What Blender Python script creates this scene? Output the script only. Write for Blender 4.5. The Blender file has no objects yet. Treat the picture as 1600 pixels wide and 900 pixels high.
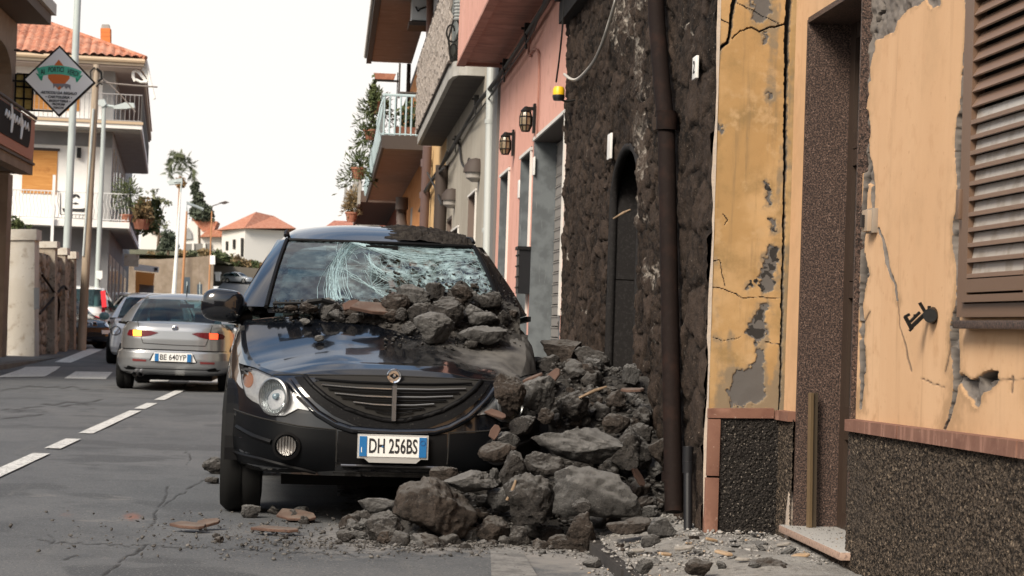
import bpy, bmesh, math, random
import numpy as np
from mathutils import Vector, Matrix, Euler
from mathutils.bvhtree import BVHTree
from mathutils.geometry import delaunay_2d_cdt
R = math.radians
random.seed(7); rng = np.random.default_rng(7)
scn = bpy.context.scene
COL = scn.collection

# ------------------------------------------------------------------ camera, sky, sun, exposure
CAM = np.array([0., 0., 1.09]); FPX = 3111.; PSI, PIT, ROLL = R(5.14), R(1.14), R(1.9)
FW = np.array([math.sin(PSI)*math.cos(PIT), math.cos(PSI)*math.cos(PIT), math.sin(PIT)])
_r0 = np.array([math.cos(PSI), -math.sin(PSI), 0.]); _u0 = np.cross(_r0, FW)
RT = _r0*math.cos(ROLL)+_u0*math.sin(ROLL); UP = _u0*math.cos(ROLL)-_r0*math.sin(ROLL)
cd = bpy.data.cameras.new("camera"); cam = bpy.data.objects.new("camera", cd); COL.objects.link(cam)
cam.matrix_world = Matrix(((RT[0], UP[0], -FW[0], 0), (RT[1], UP[1], -FW[1], 0), (RT[2], UP[2], -FW[2], CAM[2]), (0, 0, 0, 1)))
cd.sensor_width = 36; cd.lens = FPX/1600*36; cd.clip_start = .1; cd.clip_end = 3000
cd.dof.use_dof = True; cd.dof.focus_distance = 9.8; cd.dof.aperture_fstop = 9.5
scn.camera = cam
scn.render.resolution_x, scn.render.resolution_y = 1024, 576

SUN_EL, SUN_AZ = R(38), R(219)          # azimuth clockwise from +Y: behind the camera, to its left
w = bpy.data.worlds.new("World"); scn.world = w; w.use_nodes = True
nt = w.node_tree; nt.nodes.clear()
def wn(t, **k):
    n = nt.nodes.new(t)
    for a, b in k.items(): setattr(n, a, b)
    return n
out = wn('ShaderNodeOutputWorld'); bg = wn('ShaderNodeBackground'); bg.inputs[1].default_value = .145
sky = wn('ShaderNodeTexSky', sky_type='NISHITA', sun_disc=False, sun_elevation=SUN_EL, sun_rotation=SUN_AZ, air_density=1.4, dust_density=3.0)
hs = wn('ShaderNodeHueSaturation'); hs.inputs['Saturation'].default_value = 1.1; hs.inputs['Value'].default_value = .95
tc = wn('ShaderNodeTexCoord'); mp = wn('ShaderNodeMapping'); mp.inputs['Scale'].default_value = (1, 1, 2.6)
nz = wn('ShaderNodeTexNoise'); nz.inputs['Scale'].default_value = 2.3; nz.inputs['Detail'].default_value = 7; nz.inputs['Roughness'].default_value = .55
rp = wn('ShaderNodeMapRange'); rp.inputs[1].default_value = .46; rp.inputs[2].default_value = .74
mx = wn('ShaderNodeMix', data_type='RGBA'); mx.inputs[7].default_value = (6.6, 5.9, 5.2, 1)       # bright overcast cloud
sp = wn('ShaderNodeSeparateXYZ'); hz = wn('ShaderNodeMapRange'); hz.inputs[1].default_value = .34; hz.inputs[2].default_value = .165
mh = wn('ShaderNodeMix', data_type='RGBA'); mh.inputs[7].default_value = (6.3, 6.02, 5.7, 1)
L = nt.links.new
L(sky.outputs[0], hs.inputs['Color']); L(tc.outputs['Generated'], mp.inputs[0]); L(mp.outputs[0], nz.inputs['Vector'])
L(nz.outputs[0], rp.inputs[0]); L(rp.outputs[0], mx.inputs[0]); L(hs.outputs[0], mx.inputs[6])
L(tc.outputs['Generated'], sp.inputs[0]); L(sp.outputs[2], hz.inputs[0]); L(hz.outputs[0], mh.inputs[0]); L(mx.outputs[2], mh.inputs[6])
L(mh.outputs[2], bg.inputs[0]); L(bg.outputs[0], out.inputs[0])
sd = bpy.data.lights.new("sun", 'SUN'); sd.energy = 3.9; sd.angle = R(22); sd.color = (1, .92, .79)
so = bpy.data.objects.new("sun", sd); COL.objects.link(so)
_d = Vector((math.sin(SUN_AZ)*math.cos(SUN_EL), math.cos(SUN_AZ)*math.cos(SUN_EL), math.sin(SUN_EL)))
so.rotation_euler = _d.to_track_quat('Z', 'Y').to_euler()
scn.view_settings.view_transform = 'Standard'; scn.view_settings.look = 'None'
scn.view_settings.exposure = 0.24; scn.view_settings.gamma = 1; scn.view_settings.use_curve_mapping = False

# ------------------------------------------------------------------ pixel (1600 x 900 photo) to world
def ray(x, y): return FW*FPX+RT*(x-800)-UP*(y-450)
def onax(ax, x, y, v):
    d = ray(x, y); return CAM+d*((v-CAM[ax])/d[ax])
def onX(x, y, v): return onax(0, x, y, v)
def onY(x, y, v): return onax(1, x, y, v)
def onZ(x, y, v): return onax(2, x, y, v)

# ------------------------------------------------------------------ object helpers
def tag(o, label=None, cat=None, group=None, kind=None):
    for k, v in (('label', label), ('category', cat), ('group', group), ('kind', kind)):
        if v: o[k] = v
    return o
def thing(name, label, cat, loc=(0, 0, 0), rz=0, group=None):
    o = bpy.data.objects.new(name, None); COL.objects.link(o); o.empty_display_size = .1
    o.location = loc; o.rotation_euler = (0, 0, rz)
    return tag(o, label, cat, group)
def world_inv(o):
    m = Matrix()
    while o is not None:
        m = Matrix.LocRotScale(o.location, o.rotation_euler, o.scale) @ m; o = o.parent
    return m.inverted()
def link(name, me, parent=None):
    o = bpy.data.objects.new(name, me); COL.objects.link(o); o.parent = parent
    return o
def finish(me, m, smooth=None):
    if m is not None: me.materials.append(m)
    n = len(me.polygons)
    if smooth is not None and n:
        me.polygons.foreach_set('use_smooth', np.ones(n, dtype=bool))
        if smooth < 180: me.set_sharp_from_angle(angle=R(smooth))
    me.update(); return me
class MB:
    """collects shapes; build() links them as ONE mesh object. world=True: the points are world points."""
    def __init__(s): s.v = []; s.f = []
    def add(s, vs, fs):
        b = len(s.v); s.v += [tuple(map(float, p)) for p in vs]; s.f += [tuple(b+i for i in q) for q in fs]; return s
    def box(s, c, d, rot=None):
        x, y, z = d[0]/2, d[1]/2, d[2]/2
        vs = [Vector((sx*x, sy*y, sz*z)) for sz in (-1, 1) for sy in (-1, 1) for sx in (-1, 1)]
        if rot is not None:
            e = Euler(rot); [v.rotate(e) for v in vs]
        c = Vector(c)
        return s.add([v+c for v in vs], [(0, 2, 3, 1), (4, 5, 7, 6), (0, 1, 5, 4), (2, 6, 7, 3), (0, 4, 6, 2), (1, 3, 7, 5)])
    def bx(s, x0, x1, y0, y1, z0, z1): return s.box(((x0+x1)/2, (y0+y1)/2, (z0+z1)/2), (abs(x1-x0), abs(y1-y0), abs(z1-z0)))
    def tube(s, pts, r, n=8, cap=True):
        pts = [Vector(p) for p in pts]; rs = r if hasattr(r, '__len__') else [r]*len(pts)
        b = len(s.v); up = None
        for i, p in enumerate(pts):
            t = (pts[min(i+1, len(pts)-1)]-pts[max(i-1, 0)]).normalized()
            if up is None: up = Vector((0, 0, 1)) if abs(t.z) < .9 else Vector((1, 0, 0))
            a = t.cross(up).normalized(); up = a.cross(t).normalized()
            for k in range(n):
                q = 2*math.pi*k/n; s.v.append(tuple(p+(a*math.cos(q)+up*math.sin(q))*rs[i]))
        for i in range(len(pts)-1):
            for k in range(n):
                s.f.append((b+i*n+k, b+i*n+(k+1) % n, b+(i+1)*n+(k+1) % n, b+(i+1)*n+k))
        if cap:
            s.f.append(tuple(b+k for k in range(n))[::-1]); e = b+(len(pts)-1)*n; s.f.append(tuple(e+k for k in range(n)))
        return s
    def beam(s, p0, p1, w, h, up=(0, 0, 1)):
        p0, p1 = Vector(p0), Vector(p1); t = (p1-p0).normalized(); u = Vector(up)
        a = t.cross(u)
        if a.length < 1e-4: a = t.cross(Vector((1, 0, 0)))
        a.normalize(); u = a.cross(t).normalized()
        vs = [p+a*(sx*w/2)+u*(sz*h/2) for p in (p0, p1) for sx, sz in ((-1, -1), (1, -1), (1, 1), (-1, 1))]
        return s.add(vs, [(0, 1, 2, 3)[::-1], (4, 5, 6, 7), (0, 1, 5, 4), (1, 2, 6, 5), (2, 3, 7, 6), (3, 0, 4, 7)])
    def lathe(s, prof, c=(0, 0, 0), n=20, axis='z', arc=(0, 360)):
        full = arc[1]-arc[0] >= 360; m = n if full else n+1; b = len(s.v)
        for (r, h) in prof:
            for k in range(m):
                q = R(arc[0]+(arc[1]-arc[0])*k/n); x, y = r*math.cos(q), r*math.sin(q)
                p = (x, y, h) if axis == 'z' else (x, h, y) if axis == 'y' else (h, x, y)
                s.v.append((p[0]+c[0], p[1]+c[1], p[2]+c[2]))
        for i in range(len(prof)-1):
            for k in range(n):
                k2 = (k+1) % m; s.f.append((b+i*m+k, b+i*m+k2, b+(i+1)*m+k2, b+(i+1)*m+k))
        return s
    def grid(s, P, keep=None):
        P = np.asarray(P); nu, nv = P.shape[:2]; b = len(s.v); s.v += [tuple(p) for p in P.reshape(-1, 3).tolist()]
        for i in range(nu-1):
            for j in range(nv-1):
                if keep is None or keep(i, j): s.f.append((b+i*nv+j, b+(i+1)*nv+j, b+(i+1)*nv+j+1, b+i*nv+j+1))
        return s
    def prism(s, poly, off):
        """polygon (3D points, any plane) pushed along off"""
        n = len(poly); o = Vector(off); P = [Vector(p) for p in poly]
        return s.add(P+[p+o for p in P], [tuple(range(n))[::-1], tuple(range(n, 2*n))]+[(i, (i+1) % n, n+(i+1) % n, n+i) for i in range(n)])
    def build(s, name, m, parent=None, smooth=None, world=False, label=None):
        vs = s.v
        if world and parent is not None:
            M = world_inv(parent); vs = [tuple(M @ Vector(p)) for p in vs]
        me = bpy.data.meshes.new(name); me.from_pydata(vs, [], s.f)
        bm = bmesh.new(); bm.from_mesh(me); bmesh.ops.recalc_face_normals(bm, faces=bm.faces); bm.to_mesh(me); bm.free()
        o = link(name, finish(me, m, smooth), parent)
        if label: o['label'] = label
        return o
def np_mesh(name, V, F, m, parent=None, smooth=None, world=False, attrs=None):
    """numpy mesh: V (n,3), F (m,k)"""
    V = np.asarray(V, dtype=np.float64); F = np.asarray(F)
    if world and parent is not None:
        M = np.array(world_inv(parent)); V = V@M[:3, :3].T+M[:3, 3]
    me = bpy.data.meshes.new(name); k = F.shape[1]
    me.vertices.add(len(V)); me.vertices.foreach_set('co', V.astype(np.float32).ravel())
    me.loops.add(F.size); me.loops.foreach_set('vertex_index', F.astype(np.int32).ravel())
    me.polygons.add(len(F)); me.polygons.foreach_set('loop_start', np.arange(0, F.size, k, dtype=np.int32))
    me.update(calc_edges=True)
    for a, val in (attrs or {}).items():
        at = me.attributes.new(a, 'FLOAT', 'POINT'); at.data.foreach_set('value', np.asarray(val, dtype=np.float32).ravel())
    return link(name, finish(me, m, smooth), parent)
def grid_faces(nu, nv, keep=None, flip=False):
    i, j = np.meshgrid(np.arange(nu-1), np.arange(nv-1), indexing='ij'); a = i*nv+j
    F = np.stack([a, a+nv, a+nv+1, a+1], -1).reshape(-1, 4)
    if keep is not None: F = F[keep.reshape(-1)]
    return F[:, ::-1] if flip else F
def box_part(name, x0, x1, y0, y1, z0, z1, m, parent=None, bev=0, label=None):
    b = MB().bx(x0, x1, y0, y1, z0, z1); o = b.build(name, m, parent, world=True, label=label)
    if bev: bevel(o, bev)
    return o
def bevel(o, w, seg=2):
    bm = bmesh.new(); bm.from_mesh(o.data)
    bmesh.ops.bevel(bm, geom=bm.edges[:], offset=w, segments=seg, affect='EDGES', profile=.6, clamp_overlap=True)
    bm.to_mesh(o.data); bm.free(); finish(o.data, None, 40); return o
def text(name, s, size, m, parent, M, ext=.002, xs=1.0, align='CENTER', shear=0, weight=0, fit=0):
    """flat lettering as a mesh; M: 4x4 placing the text plane (x right, y up) in the parent's frame"""
    c = bpy.data.curves.new(name, 'FONT'); c.body = s; c.size = size; c.extrude = ext; c.align_x = align; c.align_y = 'CENTER'
    c.shear = shear; c.offset = weight; c.resolution_u = 3
    t = bpy.data.objects.new(name, c); COL.objects.link(t)
    me = bpy.data.meshes.new_from_object(t.evaluated_get(bpy.context.evaluated_depsgraph_get())); bpy.data.objects.remove(t)
    if fit: xs = fit/(max(v.co.x for v in me.vertices)-min(v.co.x for v in me.vertices))
    me.transform(M @ Matrix.Diagonal((xs, 1, 1, 1))); me.name = name; me.materials.clear()
    return link(name, finish(me, m), parent)
def frame(o, x, y, z=None):
    """4x4 with columns x, y, x cross y at o"""
    x = Vector(x).normalized(); y = Vector(y); z = x.cross(y).normalized(); y = z.cross(x)
    return Matrix(((x.x, y.x, z.x, o[0]), (x.y, y.y, z.y, o[1]), (x.z, y.z, z.z, o[2]), (0, 0, 0, 1)))
def copy_tree(o, parent=None):
    c = o.copy(); COL.objects.link(c)
    if parent is not None: c.parent = parent
    for ch in list(o.children): copy_tree(ch, c)
    return c

# ------------------------------------------------------------------ numpy noise
_P = rng.random((64, 64, 64)).astype(np.float32)
def vnoise(p):
    p = np.asarray(p, dtype=np.float64); i = np.floor(p).astype(int); t = p-i; t = t*t*(3-2*t); i &= 63; j = (i+1) & 63
    def g(a, b, c): return _P[a, b, c]
    x0, y0, z0 = i[..., 0], i[..., 1], i[..., 2]; x1, y1, z1 = j[..., 0], j[..., 1], j[..., 2]; tx, ty, tz = t[..., 0], t[..., 1], t[..., 2]
    a = g(x0, y0, z0)*(1-tx)+g(x1, y0, z0)*tx; b = g(x0, y1, z0)*(1-tx)+g(x1, y1, z0)*tx
    c = g(x0, y0, z1)*(1-tx)+g(x1, y0, z1)*tx; d = g(x0, y1, z1)*(1-tx)+g(x1, y1, z1)*tx
    return ((a*(1-ty)+b*ty)*(1-tz)+(c*(1-ty)+d*ty)*tz)*2-1
def fbm(p, o=4, gain=.5):
    p = np.asarray(p); s = 0; a = 1.; f = 1.
    for k in range(o): s = s+a*vnoise(p*f+17.3*k); a *= gain; f *= 2.03
    return s
def n2(a, b, sc, o=4, seed=0.):
    return fbm(np.stack([a*sc, b*sc, np.full_like(a, seed+.37)], -1), o)
def smooth(x, a, b):
    t = np.clip((x-a)/(b-a), 0, 1); return t*t*(3-2*t)
def polydist(S, T, pts):
    """distance to a polyline with a half-width at every point: returns (distance - half width)"""
    best = np.full(S.shape, 1e9)
    for (x0, y0, w0), (x1, y1, w1) in zip(pts[:-1], pts[1:]):
        dx, dy = x1-x0, y1-y0; q = np.clip(((S-x0)*dx+(T-y0)*dy)/(dx*dx+dy*dy+1e-12), 0, 1)
        d = np.hypot(S-x0-q*dx, T-y0-q*dy)-(w0+(w1-w0)*q); best = np.minimum(best, d)
    return best
def inpoly(S, T, poly):
    """signed distance to a polygon (negative inside)"""
    c = np.zeros(S.shape, bool); n = len(poly)
    for i in range(n):
        x0, y0 = poly[i]; x1, y1 = poly[(i+1) % n]
        if y0 != y1:
            c ^= ((y0 > T) != (y1 > T)) & (S < (x1-x0)*(T-y0)/(y1-y0)+x0)
    d = polydist(S, T, [(x, y, 0) for x, y in poly]+[(poly[0][0], poly[0][1], 0)])
    return np.where(c, -d, d)
def cells(S, T, cs, ct, jit=.42, seed=3):
    """jittered (brick-offset) cells: distance to nearest and second seed, id in 0..1"""
    r = np.random.default_rng(seed).random((128, 128, 3)); j0 = np.floor(T/ct).astype(int); f1 = np.full(S.shape, 1e9); f2 = f1.copy(); idv = np.zeros(S.shape)
    for dj in (-1, 0, 1):
        j = j0+dj; off = (j & 1)*.5; i0 = np.floor(S/cs-off).astype(int)
        for di in (-1, 0, 1):
            i = i0+di; h = r[i % 128, j % 128]
            x = (i+off+.5+jit*(h[..., 0]*2-1))*cs; y = (j+.5+jit*(h[..., 1]*2-1))*ct
            d = np.hypot((S-x)/cs, (T-y)/ct); nb = d < f1
            f2 = np.where(nb, f1, np.minimum(f2, d)); idv = np.where(nb, h[..., 2], idv); f1 = np.where(nb, d, f1)
    return f1, f2, idv
# ------------------------------------------------------------------ materials
MATS = {}
def mat(name, col, rough=.7, metal=0., vary=(), bump=(), coat=0., attr=(), dust=None, spec=.5, emit=None, alpha=1., rvary=None, pos=False):
    """vary: (noise scale or (sx,sy,sz), colour, lo, hi[, detail]); attr: (attribute, colour[, noise scale]); bump: (kind, scale, strength, distance);
    dust: (colour, lo, hi, scale) settled on faces that look up"""
    if name in MATS: return MATS[name]
    m = bpy.data.materials.new(name); MATS[name] = m; m.use_nodes = True; t = m.node_tree; N = t.nodes; K = t.links.new
    b = N['Principled BSDF']; b.inputs['Roughness'].default_value = rough; b.inputs['Metallic'].default_value = metal
    b.inputs['Coat Weight'].default_value = coat; b.inputs['Coat Roughness'].default_value = .04; b.inputs['Specular IOR Level'].default_value = spec
    tc = N.new('ShaderNodeTexCoord'); cur = None; CO = N.new('ShaderNodeNewGeometry').outputs['Position'] if pos else tc.outputs['Object']
    def noise(sc, det=5, rg=.6):
        n = N.new('ShaderNodeTexNoise'); n.inputs['Detail'].default_value = det; n.inputs['Roughness'].default_value = rg
        if hasattr(sc, '__len__'):
            mp = N.new('ShaderNodeMapping'); mp.inputs['Scale'].default_value = sc; K(CO, mp.inputs[0]); K(mp.outputs[0], n.inputs['Vector']); n.inputs['Scale'].default_value = 1
        else: K(CO, n.inputs['Vector']); n.inputs['Scale'].default_value = sc
        return n.outputs[0]
    def rng_(s, lo, hi):
        r = N.new('ShaderNodeMapRange'); r.interpolation_type = 'SMOOTHSTEP'; r.inputs[1].default_value = lo; r.inputs[2].default_value = hi; K(s, r.inputs[0]); return r.outputs[0]
    def mixc(fac, c):
        nonlocal cur
        x = N.new('ShaderNodeMix'); x.data_type = 'RGBA'; K(fac, x.inputs[0])
        if cur is None: x.inputs[6].default_value = (*col, 1)
        else: K(cur, x.inputs[6])
        x.inputs[7].default_value = (*c, 1); cur = x.outputs[2]
    for v in vary: mixc(rng_(noise(v[0], v[4] if len(v) > 4 else 5), v[2], v[3]), v[1])
    for a in attr:
        an = N.new('ShaderNodeAttribute'); an.attribute_name = a[0]; fac = an.outputs['Fac']
        if len(a) > 2:
            ad = N.new('ShaderNodeMath'); ad.operation = 'ADD'; sb = N.new('ShaderNodeMath'); sb.operation = 'MULTIPLY_ADD'
            K(noise(a[2]), sb.inputs[0]); sb.inputs[1].default_value = a[3]; sb.inputs[2].default_value = -a[3]*.5
            K(fac, ad.inputs[0]); K(sb.outputs[0], ad.inputs[1]); fac = rng_(ad.outputs[0], .3, .7)
        mixc(fac, a[1])
    if dust:
        g = N.new('ShaderNodeNewGeometry'); s = N.new('ShaderNodeSeparateXYZ'); K(g.outputs['Normal'], s.inputs[0])
        ma = N.new('ShaderNodeMath'); ma.operation = 'MULTIPLY_ADD'; K(noise(dust[3]), ma.inputs[0]); ma.inputs[1].default_value = .9; K(s.outputs[2], ma.inputs[2])
        mixc(rng_(ma.outputs[0], dust[1]+.45, dust[2]+.45), dust[0])
    if cur is None: b.inputs['Base Color'].default_value = (*col, 1)
    else: K(cur, b.inputs['Base Color'])
    if rvary: # (scale, rough2, lo, hi)
        r = rng_(noise(rvary[0]), rvary[2], rvary[3]); x = N.new('ShaderNodeMapRange'); K(r, x.inputs[0]); x.inputs[3].default_value = rough; x.inputs[4].default_value = rvary[1]; K(x.outputs[0], b.inputs['Roughness'])
    prev = None
    for kind, sc, st, dist in bump:
        bn = N.new('ShaderNodeBump'); bn.inputs['Strength'].default_value = st; bn.inputs['Distance'].default_value = dist
        if kind == 'noise': K(noise(sc, 6, .65), bn.inputs['Height'])
        elif kind == 'vor':
            vn = N.new('ShaderNodeTexVoronoi'); vn.inputs['Scale'].default_value = sc; K(CO, vn.inputs['Vector']); K(vn.outputs['Distance'], bn.inputs['Height'])
        elif kind == 'wave':
            wv = N.new('ShaderNodeTexWave'); wv.inputs['Scale'].default_value = sc[0]; wv.bands_direction = sc[1]; K(CO, wv.inputs['Vector']); K(wv.outputs['Fac'], bn.inputs['Height'])
        if prev is not None: K(prev, bn.inputs['Normal'])
        prev = bn.outputs[0]
    if prev is not None: K(prev, b.inputs['Normal'])
    if emit: b.inputs['Emission Color'].default_value = (*emit[0], 1); b.inputs['Emission Strength'].default_value = emit[1]
    return m
def glass(name, tint, see, dirt=None, rough=.02, refl=1.5):
    """window glass: a tinted see-through layer under a Fresnel reflection"""
    m = bpy.data.materials.new(name); MATS[name] = m; m.use_nodes = True; t = m.node_tree; N = t.nodes; K = t.links.new; N.clear()
    o = N.new('ShaderNodeOutputMaterial'); tr = N.new('ShaderNodeBsdfTransparent'); tr.inputs[0].default_value = (*[c*see for c in tint], 1)
    gl = N.new('ShaderNodeBsdfGlossy'); gl.inputs['Roughness'].default_value = rough; fr = N.new('ShaderNodeFresnel'); fr.inputs[0].default_value = refl
    mx = N.new('ShaderNodeMixShader'); K(fr.outputs[0], mx.inputs[0]); K(tr.outputs[0], mx.inputs[1]); K(gl.outputs[0], mx.inputs[2]); last = mx.outputs[0]
    if dirt: # (colour, scale, lo, hi)
        df = N.new('ShaderNodeBsdfDiffuse'); df.inputs[0].default_value = (*dirt[0], 1); tc = N.new('ShaderNodeTexCoord'); n = N.new('ShaderNodeTexNoise'); n.inputs['Scale'].default_value = dirt[1]; n.inputs['Detail'].default_value = 6
        K(tc.outputs['Object'], n.inputs['Vector']); r = N.new('ShaderNodeMapRange'); r.inputs[1].default_value = dirt[2]; r.inputs[2].default_value = dirt[3]; r.inputs[4].default_value = .75; K(n.outputs[0], r.inputs[0])
        m2 = N.new('ShaderNodeMixShader'); K(r.outputs[0], m2.inputs[0]); K(last, m2.inputs[1]); K(df.outputs[0], m2.inputs[2]); last = m2.outputs[0]
    K(last, o.inputs[0]); return m

ochre = mat('ochre_plaster', (.53, .325, .18), .9, vary=[((1.5, 1.5, .5), (.58, .37, .215), .4, .65), (9, (.48, .285, .15), .52, .75), ((14, 14, .7), (.42, .255, .135), .56, .80), (2.4, (.46, .285, .155), .5, .72), (30, (.42, .245, .12), .63, .75), (300, (.56, .33, .17), .6, .7, 2)], bump=[('noise', 60, .18, .004), ('noise', 260, .15, .002)],
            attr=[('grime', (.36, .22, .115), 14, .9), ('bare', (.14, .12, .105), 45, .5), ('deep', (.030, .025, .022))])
ochre_old = mat('weathered_ochre_plaster', (.335, .205, .085), .92, vary=[(2.6, (.42, .27, .13), .42, .64), (5, (.25, .16, .066), .48, .70), ((18, 18, 1.2), (.20, .135, .068), .52, .76), (9, (.40, .265, .135), .55, .72), (60, (.20, .145, .09), .66, .74)], bump=[('noise', 50, .3, .005)],
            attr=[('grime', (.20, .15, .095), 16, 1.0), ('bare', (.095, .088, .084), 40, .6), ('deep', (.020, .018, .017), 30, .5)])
plaster_edge = mat('broken_plaster_edge', (.40, .33, .27), .9, vary=[(30, (.35, .3, .26), .45, .65)], bump=[('noise', 40, .5, .01)])
pebble = mat('pebble_dash', (.072, .055, .042), .92, spec=.2, vary=[(48, (.014, .011, .009), .46, .56), (62, (.20, .155, .115), .58, .67, 3), (130, (.17, .135, .10), .61, .69, 2), (1.6, (.05, .04, .033), .5, .75)], bump=[('vor', 85, .9, .012), ('noise', 120, .6, .008)])
pebble_shaded = mat('shaded_pebble_dash', (.026, .022, .020), .92, spec=.2, vary=[(70, (.016, .014, .013), .42, .55), (100, (.2, .175, .15), .60, .67, 3)], bump=[('vor', 85, .9, .012), ('noise', 120, .6, .008)])  # pebble-dash of the flank, its shade put into the colour
brick = mat('terracotta_band', (.175, .083, .056), .85, vary=[((3, 24, 3), (.27, .14, .10), .5, .62), (8, (.14, .062, .042), .48, .7), (50, (.32, .21, .165), .62, .74)], bump=[('noise', 60, .3, .004)])
granite = mat('red_granite', (.092, .058, .046), .5, vary=[(125, (.018, .013, .012), .46, .53), (170, (.24, .165, .135), .58, .65)], spec=.4)
granite_slab = mat('granite_threshold', (.36, .25, .195), .6, vary=[(60, (.22, .15, .12), .5, .6)], dust=((.36, .35, .335), .5, .9, 7))
brown_metal = mat('brown_metal', (.14, .085, .056), .42, vary=[(25, (.14, .085, .055), .5, .7)])
slat_brown = mat('brown_slat', (.19, .118, .082), .33, vary=[((30, 1, 30), (.18, .115, .08), .5, .7)], spec=.6)
slat_lit = mat('lit_slat', (.40, .365, .33), .25, vary=[(12, (.32, .28, .24), .45, .65)], spec=.6)  # light caught by the lower slats, put into their colour
door_dark = mat('dark_brown_door', (.035, .021, .014), .5)
black_void = mat('dark_interior', (.012, .011, .010), .9)
iron = mat('black_iron', (.008, .0075, .007), .5, spec=.25, bump=[('noise', 90, .3, .003)])
white_tile = mat('white_tile', (.75, .74, .72), .3)
black_ink = mat('black_ink', (.015, .015, .017), .6)
lava = mat('lava_stone_wall', (.026, .0185, .0145), .96, spec=.15, vary=[(2.2, (.036, .026, .020), .4, .65), (14, (.010, .008, .007), .45, .62), (30, (.075, .056, .044), .60, .68), (64, (.20, .165, .135), .64, .69), (44, (.006, .005, .005), .60, .68)], bump=[('noise', 18, .8, .03), ('noise', 70, .7, .012)],
           attr=[('tone', (.060, .043, .034)), ('joint', (.008, .006, .005)), ('mortar', (.30, .265, .23), 50, .6)])
rust = mat('rusty_pipe', (.010, .0058, .0048), .8, spec=.15, vary=[(7, (.019, .0095, .007), .48, .66), (40, (.014, .009, .008), .55, .7)], bump=[('noise', 80, .3, .004)])
black_pvc = mat('black_pipe', (.012, .012, .014), .35)
pink = mat('pink_plaster', (.60, .31, .245), .9, vary=[((2, 1.2, .5), (.64, .345, .28), .42, .66), (6, (.50, .25, .20), .52, .74), ((9, 9, .7), (.44, .22, .18), .56, .8)], bump=[('noise', 50, .2, .004)])
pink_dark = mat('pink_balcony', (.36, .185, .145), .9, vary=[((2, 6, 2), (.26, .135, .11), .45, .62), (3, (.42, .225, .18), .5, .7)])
slate_jamb = mat('slate_jamb', (.12, .135, .145), .6, vary=[(5, (.08, .09, .098), .42, .62), ((30, 30, 3), (.22, .235, .24), .6, .75)])
white_trim = mat('white_trim', (.62, .60, .57), .6)
grey_wall = mat('grey_render', (.30, .27, .225), .92, vary=[((3, 1.2, .5), (.36, .33, .28), .4, .65), ((8, 5, .8), (.22, .2, .165), .55, .75), (2, (.4, .36, .3), .55, .75)], bump=[('noise', 40, .2, .004)])
yellow_wall = mat('yellow_render', (.66, .42, .19), .9, vary=[(1.5, (.7, .47, .24), .4, .7)])
orange_wall = mat('orange_render', (.58, .235, .07), .9, vary=[(3, (.66, .31, .12), .4, .65), (12, (.2, .1, .05), .68, .74)])
red_wall = mat('red_render', (.36, .10, .055), .9, vary=[(2, (.44, .14, .08), .4, .7)])
soffit_brown = mat('brown_soffit', (.30, .205, .16), .9, vary=[((1, 5, 1), (.24, .16, .125), .45, .65), (3, (.36, .26, .21), .55, .7)])
dark_trim = mat('dark_brown_trim', (.05, .036, .03), .7)
concrete = mat('grey_concrete', (.30, .29, .27), .9, vary=[(4, (.37, .36, .34), .4, .65), (20, (.22, .21, .2), .6, .75)])
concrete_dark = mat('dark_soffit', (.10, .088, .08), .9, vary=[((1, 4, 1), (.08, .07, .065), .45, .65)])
galv = mat('galvanised_steel', (.42, .47, .48), .4, .7)
pale_metal = mat('pale_painted_metal', (.45, .50, .50), .45, vary=[(3, (.38, .42, .42), .45, .65)])
cable = mat('black_cable', (.02, .018, .017), .6)
white_cable = mat('pale_hose', (.50, .47, .43), .5)
yellow_pl = mat('yellow_plastic', (.80, .47, .01), .4)
amber_glass = mat('amber_lamp_glass', (.22, .165, .10), .25, vary=[(8, (.16, .12, .07), .4, .7)])
# ------------------------------------------------------------------ ground
def gz(y):                                  # the street climbs gently beyond 38 m
    y = np.asarray(y, dtype=float); return np.where(y > 38, (y-38)*.012, 0.)
def gzf(y): return float(gz(y))
def project(P):
    d = np.asarray(P)-CAM; z = d@FW; return 800+FPX*(d@RT)/z, 450-FPX*(d@UP)/z
def pxz(pts, z=0.): return [tuple(onZ(x, y, z)[:2]) for x, y in pts]
asphalt = mat('asphalt', (.082, .087, .094), .88, vary=[(.45, (.108, .112, .118), .4, .65), (1.7, (.064, .069, .076), .5, .72), ((.5, .12, 1), (.108, .110, .112), .55, .72), (.8, (.060, .064, .070), .56, .60, 3), (4.5, (.066, .070, .076), .5, .74), ((3.5, .35, 1), (.125, .125, .124), .60, .78), (70, (.17, .168, .165), .57, .66, 3), (95, (.028, .029, .031), .57, .68, 3), (11, (.13, .13, .13), .62, .74)],
              attr=[('dust', (.215, .205, .195), 9, .7), ('red', (.20, .095, .07), 30, .7), ('crack', (.016, .016, .017))], bump=[('noise', 130, .55, .006)])
paint = mat('road_paint', (.60, .60, .58), .8, vary=[(7, (.42, .42, .41), .45, .68), (45, (.11, .11, .11), .56, .64), (14, (.16, .16, .165), .60, .70)], bump=[('noise', 130, .4, .004)])
paint_old = mat('worn_road_paint', (.20, .195, .188), .85, vary=[(8, (.12, .118, .115), .42, .62), (60, (.07, .07, .07), .55, .65)])
pave_m = mat('dusty_pavement', (.20, .19, .178), .92, vary=[(3, (.26, .25, .235), .4, .62), (22, (.12, .113, .105), .52, .68), (90, (.33, .315, .3), .6, .7)], bump=[('noise', 35, .7, .02), ('noise', 120, .6, .008)])
kerb_m = mat('lava_kerb', (.022, .019, .018), .9, vary=[(6, (.035, .031, .029), .45, .65)], bump=[('noise', 50, .6, .01)])
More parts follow.
